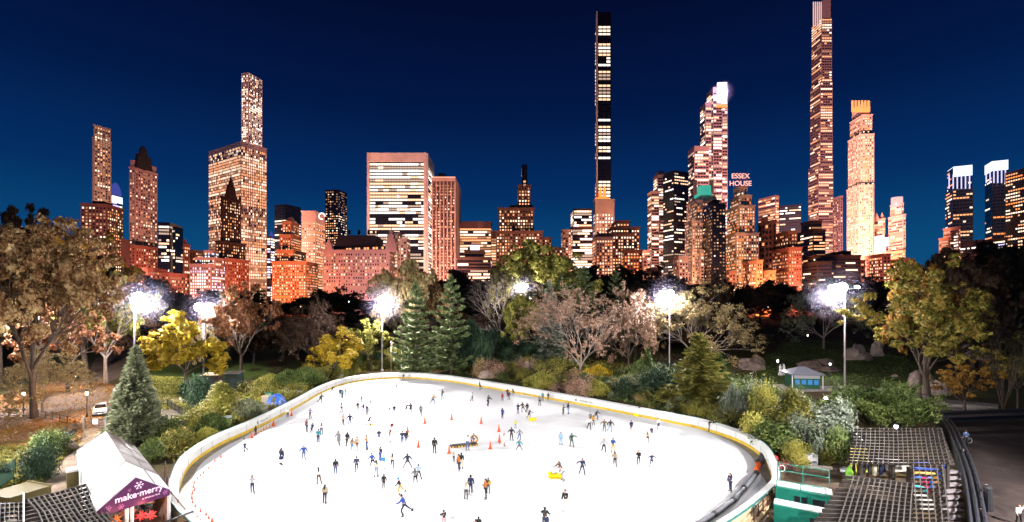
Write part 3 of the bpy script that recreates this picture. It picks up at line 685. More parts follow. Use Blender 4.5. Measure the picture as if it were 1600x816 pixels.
for row in range(5):
    px = 268+row*11
    while px < 1215:
        wy = wall_y(px); py = wy-3-row*(8.5 if 520 < px < 1000 else 11)-rr.uniform(0, 5)
        if (325 < px < 490 and row in (1, 2, 3, 4)) or (px < 305 and row < 3): px += 30; continue
        sz = rr.uniform(24, 44)*(1.25 if px < 400 or px > 1080 else 1.); c = rr.choice(cols[:5] if rr.random() < .7 else cols[:8]); pk = rr.choice(['round_a', 'round_b', 'round_c', 'round_c', 'grassy', 'twig', 'spiky'])
        h = sz*rr.uniform(.45, .75)
        if py > 500:
            nm = {'round_a': 'bush', 'round_b': 'bush', 'round_c': 'bush', 'grassy': 'grass clump', 'twig': 'twiggy bush', 'spiky': 'spiky plant'}[pk]
            rown = ('touching the back of the wall', 'second from the wall', 'midway up the bank', 'high on the bank', 'at the top of the bank')[row]
            S(pk, px, py, py-h, sz, c, f'{cname[c]} {nm} {rown}, near {wherelab(px)}'); n_ += 1
        px += sz*rr.uniform(.75, 1.1)
# ground cover nobody could count
def cover(name, n, region, lm, leaf, label, hgt=.35, up=.6):
    C = []; rr_ = random.Random(len(name)+n)
    poly = [G(*q).to_2d() for q in region]; x0, x1 = min(p.x for p in poly), max(p.x for p in poly); y0, y1 = min(p.y for p in poly), max(p.y for p in poly)
    def inside(x, y):
        c = False; j = len(poly)-1
        for i in range(len(poly)):
            if (poly[i].y > y) != (poly[j].y > y) and x < (poly[j].x-poly[i].x)*(y-poly[i].y)/(poly[j].y-poly[i].y)+poly[i].x: c = not c
            j = i
        return c
    tries = 0
    while len(C) < n and tries < n*6:
        tries += 1; x = rr_.uniform(x0, x1); y = rr_.uniform(y0, y1)
        if not inside(x, y) or math.sin(x*.55+2)*math.sin(y*.4+1)+rr_.uniform(-.9, .9) < -.35: continue
        C.append((x, y, th(x, y)+abs(rr_.gauss(0, hgt*.5))*(1+.9*math.sin(x*.8)*math.sin(y*.7))))
    LV, LF = leaf_arrays(np.array(C), leaf, up=up, stretch=2.)
    o = bpy.data.objects.new(name, npmesh(name, LV, LF, LM[lm])); COL.objects.link(o); o['kind'] = 'stuff'; o['label'] = label; return o
ctop = [(240,700),(300,640),(420,600),(500,575),(600,560),(760,545),(900,560),(1000,570),(1100,585),(1180,610),(1290,650),(1310,700)]
wl = [(x, wall_y(x)-4) for x in (1205,1184,1150,1060,930,800,700,585,503,430,340,283)]
cover('ground_cover', 90000, ctop+wl, 'olive', .2, 'low undergrowth between the shrubs on the bank', .5)
cover('bramble', 70000, [(1130,600),(1180,600),(1300,640),(1330,680),(1320,720),(1240,725),(1210,700),(1180,685),(1140,665),(1090,652),(1000,634),(930,620),(930,590),(1040,580)], 'green', .2, 'tangled greenery filling the thicket between the bushes', 1.5)
cover('bramble_bank', 40000, [(240,690),(300,650),(420,605),(500,580),(560,575),(560,585),(500,600),(430,640),(340,678),(300,700)], 'lime', .18, 'tangled weeds on the bank left of the rink', .8)
cover('fallen_leaves', 26000, ctop+wl, 'rust', .17, 'fallen leaves scattered on the bank', .12, 0.)
cover('grass', 16000, [(225,588),(330,592),(330,602),(290,640),(230,640)], 'lime', .16, 'short grass of the small lawn left of the sheds', .12)
cover('leaf_litter', 16000, [(0,640),(60,610),(150,595),(225,640),(215,670),(110,700),(70,690),(0,720)], 'orange', .16, 'orange leaf litter beside the dirt road', .04, 0.)
cover('weeds', 12000, [(0,700),(110,695),(130,690),(100,715),(50,770),(0,800)], 'olive', .15, 'weedy verge left of the tent path', .12)
cover('park_grass', 12000, [(1190,560),(1240,530),(1330,530),(1420,560),(1480,590),(1420,603),(1330,598),(1190,590)], 'green', .2, 'grass of the park slope behind the kiosk', .08)
# ------------------------------------------------------------------ the city
WM = {}
def glow(name, col, s): return mat(name, (.02,.02,.02), .3, emit=col, es=s)
win_sets = {
 'warm': [glow('lit_window_amber', (1,.40,.17), 1.6), glow('lit_window_warm', (1,.56,.33), 1.9), glow('lit_window_cream', (1,.75,.54), 2.3), glow('lit_window_dim', (.9,.42,.2), .6)],
 'white': [glow('lit_window_cream', (1,.75,.54), 2.3), glow('lit_window_white', (1,.92,.85), 2.7), glow('lit_window_warm', (1,.56,.33), 1.9), glow('lit_window_pale', (.9,.6,.45), 0.8)],
 'cool': [glow('lit_window_cool', (.75,.85,1), 2.3), glow('lit_window_lilac', (.65,.6,1), 1.5), glow('lit_window_white', (1,.92,.85), 2.7), glow('lit_window_cream', (1,.75,.54), 2.3)],
 'orange': [glow('lit_window_orange', (1,.26,.06), 2.0), glow('lit_window_amber', (1,.40,.17), 1.6), glow('lit_window_cream', (1,.75,.54), 2.3), glow('lit_window_warm', (1,.56,.33), 1.9)],
}
glass = mat('unlit_window_glass', (.012,.014,.022), .12, spec=.6)
def stone(name, c): return mat(name, c, .8, var=.18, scale=.06, coord='Object', spec=.15)
ST = {
 'pinkstone': stone('pink_limestone', (.42,.29,.26)), 'limestone': stone('pale_limestone', (.50,.40,.34)), 'whitestone': stone('white_marble', (.62,.52,.50)),
 'redstone': stone('red_brick', (.34,.13,.09)), 'orangestone': stone('orange_brick', (.45,.22,.13)), 'brown': stone('brown_brick', (.16,.08,.065)),
 'dark': stone('dark_brick', (.05,.032,.03)), 'blackg': mat('black_curtain_wall', (.008,.008,.012), .2, spec=.5), 'blueg': mat('blue_curtain_wall', (.03,.04,.07), .15, spec=.6),
 'bronze': stone('bronze_panel', (.09,.05,.045)), 'greyg': mat('grey_glass_wall', (.24,.17,.19), .35), 'slate': mat('dark_slate_roof', (.02,.018,.022), .6), 'copper': mat('green_copper_roof', (.10,.40,.32), .6)}
def solve(x0, x1, d, D, yaw):
    cx = ((x0+x1)/2-CX)*d/FPX; W = max(3., (x1-x0)*d/FPX*.9); cyy = d+D/2; a = R(yaw)
    for _ in range(25):
        co_ = []
        for sx_, sy_ in ((-1,-1),(1,-1),(1,1),(-1,1)):
            X = sx_*W/2; Y = sy_*D/2; co_.append((cx+X*math.cos(a)-Y*math.sin(a), cyy+X*math.sin(a)+Y*math.cos(a)))
        ps = [CX+FPX*p[0]/p[1] for p in co_]; mn, mx_ = min(ps), max(ps)
        W = max(2., W*(1+.8*((x1-x0)/(mx_-mn)-1))); cx += ((x0+x1)/2-(mn+mx_)/2)*d/FPX
        nearest = min(p[1] for p in co_); cyy += (d-nearest)
    return co_
BN = 0
def win_faces(mbs, corners, z0, z1, st, rw, flat=None):
    """quads of glazing on the faces turned to the park; mbs = list of (kind index -> rectangles)"""
    sty = dict(bay=3.2, storey=3.8, wf=.55, hf=.5, lit=.55, mode='grid', par=2., inset=.6); sty.update(st)
    sty['bay'] *= .76; sty['storey'] *= .80
    n = 4; c = [sum(p[0] for p in corners)/4, sum(p[1] for p in corners)/4]
    for i in range(n):
        p, q = corners[i], corners[(i+1) % n]; mid = ((p[0]+q[0])/2, (p[1]+q[1])/2); nx_, ny_ = q[1]-p[1], -(q[0]-p[0]); L = math.hypot(nx_, ny_)
        if L < 2: continue
        nx_ /= L; ny_ /= L
        if (nx_*(mid[0]-0)+ny_*(mid[1]-0)) > -2: continue          # this face looks away
        nb = max(1, int((L-2*sty['inset'])/sty['bay'])); bw = (L-2*sty['inset'])/nb; nf = max(1, int((z1-z0-sty['par'])/sty['storey'])); fh = (z1-z0-sty['par'])/nf
        for f in range(nf):
            fl = rw.choice([.35, .8, 1., 1., 1.25]) if sty['mode'] != 'grid' else rw.choice([.6, .9, 1., 1.1, 1.3])
            fc = rw.randrange(4); run = 0; state = 0
            zt = z0+f*fh
            for b_ in range(nb):
                if sty.get('skipcol') and b_ % sty['skipcol'] == 0: continue
                if run <= 0: run = rw.choice([1, 2, 3, 5]) if sty['mode'] == 'band' else 1; state = (rw.random() < sty['lit']*fl*(sty.get('prof') or (lambda t: 1))(f/nf)); kk = rw.choice([fc, fc, rw.randrange(4)])
                run -= 1
                u0 = sty['inset']+b_*bw+bw*(1-sty['wf'])/2; u1 = u0+bw*sty['wf']; w0 = zt+fh*(1-sty['hf'])/2; w1 = w0+fh*sty['hf']
                e = .14; tx, ty = -ny_, nx_; bx, by = p[0]+nx_*e, p[1]+ny_*e
                dx, dy = (q[0]-p[0])/L, (q[1]-p[1])/L
                dim = (4 if rw.random() < .35 else 0)
                rect = [(bx+dx*u0, by+dy*u0, w0), (bx+dx*u1, by+dy*u1, w0), (bx+dx*u1, by+dy*u1, w1), (bx+dx*u0, by+dy*u0, w1)]
                mbs.append((rect, (dim if nb*nf > 60 and sty['mode'] == 'grid' else 0) if not state else kk+1, topx(rect[3])))
LIGHTS = []
def building(name, label, tiers, d, wall, wins='warm', st=None, nind=24, base=470, glowc=None, gp_=1., gz=.35, cat='building', extra=None, D=28, yaw=0., rough=None):
    """tiers: (x0, x1, ytop, ybottom, options) read off the photograph; stands d metres away"""
    global BN; BN += 1; rw = random.Random(BN*13); off = BN*.37
    wm = ST[wall] if isinstance(wall, str) else wall; allx = [t[0] for t in tiers]+[t[1] for t in tiers]
    root = empty(name, PD((min(allx)+max(allx))/2, base, d).to_2d().to_3d()+Vector((0, 0, 6)), label, cat)
    zb = 4.0; rects = []; corner_sets = []
    for t in tiers:
        x0, x1, yt, yb = t[:4]; o = dict(t[4]) if len(t) > 4 else {}; dd = d+off+o.get('dd', 0); Dt = o.get('D', min(D, max(10, (x1-x0)*d/FPX*1.1))); c = solve(x0, x1, dd, Dt, o.get('yaw', yaw))
        z1 = CZ+(HY-yt)/FPX*dd; z0 = zb if yb >= base else CZ+(HY-yb)/FPX*dd
        kind = o.get('kind', 'wall'); m = MB(); cm = ST.get(o['wall'], wm) if 'wall' in o else wm
        if kind == 'wall':
            m.prism(c, z0, z1); m.build('wall', cm, root)
            if o.get('win', True): win_faces(rects, c, max(z0, 12.), z1, dict(st or {}, **o.get('st', {})), rw)
            if o.get('cornice', z1-z0 > 12):
                cc = [(sum(p[0] for p in c)/4, sum(p[1] for p in c)/4)]*4; e = [(q[0]+(p[0]-q[0])*(1+o.get('cw', .9)/max(8, math.hypot(p[0]-q[0], p[1]-q[1]))), q[1]+(p[1]-q[1])*(1+o.get('cw', .9)/max(8, math.hypot(p[0]-q[0], p[1]-q[1])))) for p, q in zip(c, cc)]
                m = MB(); m.prism(e, z1-.2, z1+1.1); m.build('parapet', cm, root)
        elif kind in ('mansard', 'pyramid', 'dome'):
            cc = (sum(p[0] for p in c)/4, sum(p[1] for p in c)/4); k = {'mansard': o.get('k', .6), 'pyramid': .04, 'dome': 0}[kind]
            if kind == 'dome': prof = [(1, 0), (.97, .25), (.86, .5), (.66, .74), (.38, .92), (.06, 1)]
            else: prof = [(1, 0), (k, 1)]
            v = []
            for s_, h_ in prof: v += [(cc[0]+(p[0]-cc[0])*s_, cc[1]+(p[1]-cc[1])*s_, z0+(z1-z0)*h_) for p in c]
            m.v = v; n = len(prof)
            for i in range(n-1):
                for j in range(4): j2 = (j+1) % 4; m.f.append((4*i+j, 4*i+j2, 4*i+4+j2, 4*i+4+j)); m.m.append(0)
            m.f.append((4*n-4, 4*n-3, 4*n-2, 4*n-1)); m.m.append(0); m.build('roof', cm, root)
        elif kind == 'drum':
            cc = (sum(p[0] for p in c)/4, sum(p[1] for p in c)/4); r_ = (x1-x0)*dd/FPX/2; m.lathe((cc[0], cc[1], 0), [(r_, z0), (r_, z1)], 20); m.build(o.get('nm', 'crown'), cm, root, True)
        elif kind == 'spire':
            cc = (sum(p[0] for p in c)/4, sum(p[1] for p in c)/4); r_ = (x1-x0)*dd/FPX/2; m.lathe((cc[0], cc[1], 0), [(r_, z0), (r_*.7, z0+(z1-z0)*.3), (r_*.25, z0+(z1-z0)*.65), (.15, z1)], 6); m.build('spire', cm, root)
        corner_sets.append((c, z0, z1, dd))
    # mechanical room and water tank on flat tops
    c, z0, z1, dd = corner_sets[0]
    if tiers[0][4:] and tiers[0][4].get('roofbox'):
        cc = (sum(p[0] for p in c)/4, sum(p[1] for p in c)/4); s = [(cc[0]+(p[0]-cc[0])*.45, cc[1]+(p[1]-cc[1])*.5) for p in c]
        m = MB(); m.prism(s, z1+.5, z1+5); m.build('roof_house', ST['dark'], root)
    vis = [r for r in rects if r[2][1] < base+6]
    mats = [glass]+win_sets[wins]
    idx = [i for i, r in enumerate(vis) if r[1] > 0]; rw.shuffle(idx); pick = set(idx[:nind]) if len(vis) > 100 else set(range(len(vis)))
    rest = MB()
    for i, r in enumerate(vis):
        if i in pick:
            m = MB(); m.face(r[0]); m.build('window', mats[r[1]], root)
        else: rest.face(r[0], r[1])
    if rest.f:
        o = rest.build('windows', mats, root); o['kind'] = 'stuff'
    if extra: extra(root, corner_sets, d+off)
    if glowc:
        xa, xb = min(allx), max(allx); yt = min(t[2] for t in tiers); H = (HY-yt)/FPX*d+12; xm = (xa+xb)/2; b = PD(xm, base, d)
        dist = max(60, H*gz*1.6); mdd = min([(t[4].get('dd', 0) if len(t) > 4 else 0) for t in tiers]); loc = (b.x*(1-dist/d)+0, b.y-dist+mdd, 8)
        tgt = (b.x, b.y, H*.5); pw = gp_*7600*(dist**2+(H*.35)**2)/100
        l = lamp('SPOT', 'facade_fill_spot', loc, pw, glowc, target=tgt, spot_size=min(R(150), 2*math.atan(max(H*.72, (xb-xa)*d/FPX*.62+10)/dist)), spot_blend=.7, shadow_soft_size=3.)  # unseen spot added before the building to brighten its facade
        LIGHTS.append(l)
    return root
OR = (1,.31,.12); PK = (1,.41,.32); WM_ = (1,.45,.31); PU = (.95,.42,.44); GO = (1,.48,.22); RD = (1,.27,.10)
band = dict(mode='band', wf=.94, hf=.55, bay=5., lit=.7)
def sp(**k): return k
building('apartment_tower', 'slender pink tower, leftmost of the skyline', [(149,170,195,320,sp(yaw=-20)),(147,171,215,322,sp(yaw=-20)),(145,174,300,400,sp(yaw=-20))], 820, 'limestone', 'warm', dict(bay=5, storey=5, wf=.5, hf=.62, lit=.35), 20, glowc=WM_, gp_=1.3)
building('apartment_block', 'dark brown block of flats with lit windows below the slender pink tower', [(126,193,319,470,sp(yaw=10,roofbox=1)),(193,199,375,470,sp(win=False))], 500, 'brown', 'warm', dict(bay=4, storey=4.2, wf=.5, hf=.5, lit=.5), 40, glowc=PK, gp_=.35)
def lipc(root, cs, d):
    c, z0, z1, dd = cs[1]; cc = (sum(p[0] for p in c)/4, sum(p[1] for p in c)/4)
    m = MB(); m.prism([(cc[0]+(p[0]-cc[0])*1.03, cc[1]+(p[1]-cc[1])*1.03) for p in c], z1-14, z1-.6); m.build('lit_crown', glow('crown_white', (.75,.8,1), 2.), root)
building('office_tower', 'banded tower with domed blue lit top behind the slender pink tower', [(171,190,283,305,sp(kind='dome',wall='bluecap')),(171,191,304,400)], 900, 'blueg', 'cool', dict(band, lit=.9, storey=6), 16, extra=lipc) if ST.setdefault('bluecap', glow('crown_blue', (.10,.14,.75), .45)) else 0
building('hotel_tower', 'pink stone hotel tower with dark domed mansard roof', [(217,231,226,240,sp(kind='dome',wall='slate')),(208,240,238,262,sp(kind='mansard',wall='slate',k=.72)),(202,246,262,470,sp(yaw=-8)),(204,244,250,264,sp(yaw=-8,win=False)),(201,247,384,470,sp(yaw=-8,wall='redstone',dd=-8))], 520, 'pinkstone', 'warm', dict(bay=3.6, storey=4.2, wf=.45, hf=.5, lit=.28), 40, glowc=PK, gp_=1.)
building('office_tower', 'black glass office block with bright floors right of the domed tower', [(247,284,349,470,sp(yaw=12)),(270,286,356,470,sp(dd=4))], 520, 'blackg', 'white', dict(band, storey=4.5, lit=.6, bay=3), 30)
building('apartment_tower', 'narrow rust brick tower with a small lantern top', [(286,292,371,384,sp(kind='pyramid')),(284,297,382,470)], 560, 'redstone', 'warm', dict(storey=5), 10, glowc=OR, gp_=.6)
building('supertall_tower', 'tall white grid tower rising behind the wide striped slab', [(377,410,113,470,sp(D=34,yaw=-16,cornice=False))], 900, 'whitestone', 'white', dict(bay=4.6, storey=5.2, wf=.62, hf=.62, lit=.62, par=.5, inset=1., prof=lambda t: 1 if t < .93 else .4), 100, glowc=WM_, gp_=2.2)
building('office_slab', 'wide white vertical striped slab at the foot of the white grid tower', [(326,417,222,470,sp(D=34,yaw=-32,cornice=True))], 600, 'whitestone', 'warm', dict(bay=3.1, storey=4.6, wf=.5, hf=.7, lit=.9, par=5., inset=.4, prof=lambda t: .5 if t > .94 or .58 < t < .63 else 1.2), 100, glowc=WM_, gp_=2.8)
building('hotel_tower', 'dark brown ornate tower with pointed spire in front of the striped slab', [(355,366,268,292,sp(kind='spire',wall='dark')),(350,371,288,312,sp(kind='mansard',wall='dark')),(345,376,308,470,sp(yaw=-18)),(372,377,300,312,sp(kind='spire',wall='dark')),(345,350,300,312,sp(kind='spire',wall='dark')),(337,384,378,470,sp(yaw=-18,dd=-6)),(352,389,405,470,sp(yaw=-18,dd=-14,wall='redstone'))], 470, 'dark', 'warm', dict(bay=3, storey=3.8, wf=.42, hf=.5, lit=.4), 40, glowc=OR, gp_=.7)
building('terraced_hotel', 'low pink terraced hotel with lilac lit windows', [(318,342,391,408,sp(dd=8,D=12)),(304,352,402,420,sp(dd=4,D=16)),(296,358,414,470)], 440, 'pinkstone', 'cool', dict(bay=2.6, storey=3.4, wf=.45, hf=.55, lit=.5), 40, glowc=PU, gp_=.8)
building('town_house_row', 'low crimson buildings right of the domed tower base', [(222,262,420,470),(252,298,428,470)], 420, 'redstone', 'warm', dict(bay=3.2, storey=3.6, lit=.4), 20, glowc=PU, gp_=.4)
building('office_tower', 'thin tower with blue triangle top beside the white grid tower', [(419,429,360,372,sp(kind='pyramid',wall='bluecap')),(417,430,370,470)], 900, 'dark', 'cool', dict(band, storey=6), 8)
building('office_tower', 'black topped office tower with white lit floors behind the orange hotel', [(429,470,319,470,sp(yaw=-22,cornice=False))], 700, 'blackg', 'white', dict(band, storey=5, hf=.5, lit=.85, prof=lambda t: 0 if t > .84 else 1), 30)
building('stepped_hotel', 'orange floodlit stepped hotel with a domed top', [(448,462,337,350,sp(kind='dome')),(441,468,347,372),(437,471,368,400,sp(dd=-4)),(432,478,392,470,sp(dd=-10)),(425,497,410,470,sp(dd=-18))], 470, 'orangestone', 'orange', dict(bay=2.6, storey=3.2, wf=.4, hf=.5, lit=.55), 60, glowc=RD, gp_=1.2)
def swirl(root, cs, d):
    c, z0, z1, dd = cs[0]; p = PD(503, 338, dd-3.); m = MB(); m.tube([p+Vector((math.cos(a)*3.5, 0, math.sin(a)*3.5)) for a in [i*.5 for i in range(11)]], .8, 5); m.build('roof_sign', glow('sign_white', (1,.85,.8), 2.), root)
building('office_block', 'salmon block with a glowing ring sign at its top right', [(471,508,331,470,sp(yaw=0))], 560, 'pinkstone', 'orange', dict(bay=3, storey=4, wf=.5, hf=.5, lit=.75, par=12), 40, glowc=OR, gp_=.7, extra=swirl)
building('glass_tower', 'plain black glass tower left of the white slab', [(508,542,296,470,sp(yaw=-10,cornice=False))], 800, 'blackg', 'warm', dict(bay=5, storey=5, wf=.6, hf=.4, lit=.3, prof=lambda t: .08 if t > .80 else 1.6), 24)
def chateau(root, cs, d):
    for (xa, xb, yt, yb) in ((506,524,375,396),(602,622,360,390)):
        c = solve(xa, xb, d-3., 6, 0); z0 = CZ+(HY-yb)/FPX*d; z1 = CZ+(HY-yt)/FPX*d; m = MB(); zm = (z0*.5+z1*.5); xm = (c[0][0]+c[1][0])/2; y0 = c[0][1]
        w_ = (c[1][0]-c[0][0])/2
        m.prism([(xm-w_, y0), (xm+w_, y0), (xm+w_, y0+6), (xm-w_, y0+6)], z0-2, z0+1)
        for k in range(4): s = 1-k*.25; m.box((xm, y0+3, z0+1+(z1-z0-1)*(k+.5)/4), (2*w_*s, 6-.1*k, (z1-z0-1)/4+.05))
        m.lathe((xm, y0+3, z1), [(.5, 0), (.3, 2), (.05, 3.2)], 5); m.build('gable', ST['pinkstone'], root)
    m = MB()
    for k in range(14): p = PD(538+k*4.6, 390-k*.2, d-1.4); m = MB(); m.box(p, (1.6, 1.4, 2.)); o = m.build('dormer', win_sets['warm'][0] if k % 3 else ST['slate'], root)
    for x in (531,546,561,576,590): p = PD(x, 363, d+9); m = MB(); m.box(p, (2.2, 1.4, 4.4)); m.build('chimney', ST['slate'], root)
building('mansard_hotel', 'long pink hotel with steep dark mansard roof and stepped gables', [(520,603,367,394,sp(kind='mansard',wall='slate',D=30,k=.82)),(505,524,378,394,sp(kind='mansard',wall='slate',k=.3)),(505,622,392,470,sp(D=34,dd=-2,cw=1.6))], 450, 'pinkstone', 'warm', dict(bay=2.9, storey=3.9, wf=.42, hf=.5, lit=.3), 100, glowc=PU, gp_=1.1, extra=chateau, D=34)
building('apartment_tower', 'beige narrow block joined to the right end of the mansard hotel', [(605,628,364,470),(620,641,374,470,sp(dd=3))], 470, 'limestone', 'warm', dict(bay=3.6, storey=4., lit=.3), 30, glowc=WM_, gp_=.7)
def slabfr(root, cs, d):
    c, z0, z1, dd = cs[0]; wmx = ST['whitestone']
    f0, f1, f2 = Vector((*c[0], 0)), Vector((*c[1], 0)), Vector((*c[2], 0)); u = (f1-f0).normalized()
    for a, b_, nn in ((f0, f1, Vector((0,-1,0))), (f1, f2, Vector((1,0,0)))):
        t = (b_-a).normalized(); L = (b_-a).length; q0 = a+nn*.9
        for s_ in (1.6, L-1.6):
            m = MB(); m.bar(q0+t*s_+Vector((0,0,z0)), q0+t*s_+Vector((0,0,z1+.6)), 3.2 if s_ < 2 else 3.2, 2.4); m.build('marble_pier', wmx, root)
        m = MB(); m.bar(q0+t*3.3+Vector((0,0,z1-5.5)), q0+t*(L-3.3)+Vector((0,0,z1-5.5)), 1.9, 12); m.build('marble_fascia', wmx, root)
building('office_slab', 'broad white framed slab with rows of lit office floors', [(574,676,240,470,sp(D=52,cornice=False))], 640, 'blackg', 'white', dict(band, storey=5.4, bay=4.6, wf=.93, hf=.6, lit=.95, par=12.5, inset=3.4, prof=lambda t: 1.1 if t > .3 else .55), 100, glowc=WM_, gp_=1.6, extra=slabfr)
def arches(root, cs, d):
    c, z0, z1, dd = cs[0]; f0, f1 = Vector((*c[0], 0)), Vector((*c[1], 0)); n = 6
    for i in range(n+1):
        p = f0.lerp(f1, i/n)+Vector((0,-.8,0)); m = MB(); m.box((p.x, p.y, (z0+z1)/2-2), (1.3, 1.4, z1-z0-6)); m.build('pier', ST['pinkstone'], root)
    m = MB(); q = (f0+f1)/2; m.box((q.x, q.y-.9, z1-2.2), ((f1-f0).length+1, 1.6, 4.2)); m.build('fascia', ST['pinkstone'], root)
    m = MB(); q = (f0+f1)/2; m.box((q.x, q.y-1.8, z1+.4), ((f1-f0).length+1, .3, .8)); m.build('light_strip', glow('strip_salmon', (1,.4,.25), 2.), root)
    c2 = Vector((*c[2], 0)); m = MB(); mid = (f1+c2)/2; m.box((mid.x+.6, mid.y, (z0+z1)/2), (1.0, (c2-f1).length-1, z1-z0)); m.build('end_wall', ST['pinkstone'], root)
building('arched_tower', 'bronze office tower with arched piers right of the white slab', [(676,719,278,470,sp(D=60,cornice=False)),(684,697,271,280,sp(dd=14,win=False,cornice=False))], 600, 'bronze', 'warm', dict(bay=2.6, storey=4.6, wf=.6, hf=.42, lit=.5, par=8), 60, glowc=PK, gp_=1.3, extra=arches)
building('office_block', 'low office block with bright rows left of the brown stepped tower', [(718,769,346,470,sp(cornice=False)),(767,779,362,470)], 640, 'bronze', 'warm', dict(band, storey=4.6, lit=.95, bay=3.4, par=9, hf=.6), 40, glowc=PU, gp_=.5)
def wbox(root, cs, d):
    m = MB(); p = PD(742, 387, d-1.); m.box(p, (10, 4, 5)); m.build('lit_lantern', glow('crown_white', (.75,.8,1), 2.), root)
building('office_block', 'squat dark block with a small white lit box on its roof', [(726,758,393,470),(714,768,403,470,sp(dd=-3))], 520, 'bronze', 'white', dict(band, storey=4.4, lit=.6, bay=3), 24, extra=wbox)
building('stepped_tower', 'brown stepped tower with thin black needle top', [(815,824,257,292,sp(wall='blackg',cornice=False)),(809,829,290,326,sp(st=dict(lit=.7))),(797,832,322,372,sp(dd=-3)),(779,834,326,470,sp(dd=-8,cw=1.5,st=dict(hf=.55))),(775,848,362,470,sp(dd=-16))], 560, 'brown', 'warm', dict(bay=4, storey=4.4, wf=.5, hf=.5, lit=.45), 60, glowc=GO, gp_=.7)
building('apartment_block', 'small pale block at the left of the lit office block', [(877,893,360,470),(846,862,372,470,sp(wall='brown'))], 560, 'pinkstone', 'warm', dict(lit=.5), 10, glowc=PK, gp_=1.)
building('office_block', 'dark framed office block with cream windows left of the thin black skyscraper', [(892,925,326,470,sp(cornice=False)),(890,926,356,470,sp(wall='brown',dd=-3))], 600, 'bronze', 'white', dict(band, storey=4.4, lit=.95, bay=4, hf=.62, prof=lambda t: 1), 40, glowc=OR, gp_=.5)
def steinway(root, cs, d):
    c, z0, z1, dd = cs[0]; f0 = Vector((*c[0], 0)); f3 = Vector((*c[3], 0)); t = (f3-f0).normalized()
    for q in (f0, f3): 
        pass
    m = MB(); m.box((f0.x-.9, f0.y+2.4, (z0+z1)/2), (1.9, 6.5, z1-z0+1)); m.build('terracotta_pier', ST['whitestone'], root)
    for x in (938, 944.5): m = MB(); m.lathe((*PD(x, 300, d-9).to_2d(), CZ+(HY-312)/FPX*d), [(2.6, 0), (2.2, 9), (.8, 15), (.1, 19)], 8); m.build('lit_urn', glow('crown_orange', (1,.2,.03), 2.4), root)
    m = MB(); m.box(PD(941, 311, d-9), (20, 2.2, 3.5)); m.build('lit_cornice', glow('crown_orange', (1,.2,.03), 2.4), root)
building('supertall_tower', 'very thin black skyscraper with white and amber window rows', [(930,955,19,470,sp(cornice=False,D=20)),(927,960,312,470,sp(wall='pinkstone',dd=-12,D=16,st=dict(bay=5,wf=.4,hf=.5,lit=.6,mode='grid')))], 700, 'blackg', 'white', dict(mode='band', bay=6.2, storey=6.3, wf=.86, hf=.55, lit=.75, par=20, inset=1.2, prof=lambda t: 0 if (.44 < t < .52 or .66 < t < .72) else (1.3 if t > .55 or .32 < t < .44 else .7)), 100, glowc=GO, gp_=.6, gz=.13, extra=steinway)
building('apartment_house', 'ledged brown apartment house right of the thin black skyscraper', [(957,984,346,380),(948,1000,356,470,sp(dd=-4)),(928,992,366,470,sp(dd=-10)),(965,1004,392,470,sp(dd=-18)),(925,958,372,470,sp(dd=-16,wall='pinkstone'))], 500, 'brown', 'orange', dict(bay=3.6, storey=4., wf=.5, hf=.5, lit=.5), 80, glowc=OR, gp_=.35)
def rdome(root, cs, d): pass
building('apartment_tower', 'pink banded tower with a rounded top', [(1021,1041,264,276,sp(kind='dome')),(1021,1041,275,470),(1012,1030,300,470,sp(dd=-3)),(1003,1016,392,470,sp(dd=-9))], 600, 'pinkstone', 'white', dict(band, bay=3.4, storey=4.3, hf=.5, lit=.6), 50, glowc=PK, gp_=.8)
building('dark_slab', 'dark slab tower with slanted roofline and scattered lit windows', [(1036,1076,266,470,sp(yaw=24,D=18,cornice=False))], 540, 'blackg', 'white', dict(mode='band', bay=3.6, storey=4.4, wf=.8, hf=.4, lit=.42), 80)
ONE = []
ST['lampcube'] = glow('crown_bright_white', (1,.95,1), 6.)
def one(root, cs, d):
    ONE.append(PD(1128, 145, d-6))
    m = MB(); m.box(PD(1128, 145, d-2.5), (14, 3, 32)); m.build('lit_crown', ST['lampcube'], root)
    m = MB(); m.box(PD(1128, 166, d-2.5), (16, 1.2, 4)); m.build('lit_band', glow('crown_orange', (1,.2,.03), 2.4), root)
building('supertall_tower', 'grey glass skyscraper crowned by a blazing white cube', [(1120,1137,128,470,sp(dd=-2,D=20,cornice=False)),(1104,1137,136,470,sp(D=26,cornice=False)),(1094,1112,160,470,sp(D=22,dd=2,cornice=False)),(1075,1108,228,470,sp(dd=-6,cornice=False))], 780, 'greyg', 'white', dict(mode='band', bay=5, storey=6.2, wf=.85, hf=.58, lit=.62, inset=.8, par=8), 100, glowc=PU, gp_=.6, extra=one)
def crhouse(root, cs, d):
    for xa in (1086, 1112): m = MB(); m.box(PD(xa, 293, d+2), (2.2, 5, 15)); m.build('chimney', ST['pinkstone'], root)
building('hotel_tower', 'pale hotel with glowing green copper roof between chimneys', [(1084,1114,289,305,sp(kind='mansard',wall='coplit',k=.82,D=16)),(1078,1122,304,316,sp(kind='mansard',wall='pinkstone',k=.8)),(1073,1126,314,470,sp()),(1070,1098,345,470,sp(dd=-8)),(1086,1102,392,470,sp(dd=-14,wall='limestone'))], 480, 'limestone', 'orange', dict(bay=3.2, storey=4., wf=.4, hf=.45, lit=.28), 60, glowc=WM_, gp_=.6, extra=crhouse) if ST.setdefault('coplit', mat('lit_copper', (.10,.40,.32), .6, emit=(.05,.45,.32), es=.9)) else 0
building('dark_slab', 'black slab block standing before the green roofed hotel', [(1098,1134,318,470,sp(cornice=False,roofbox=1))], 445, 'blackg', 'warm', dict(bay=3.4, storey=3.8, wf=.5, hf=.4, lit=.16), 40)
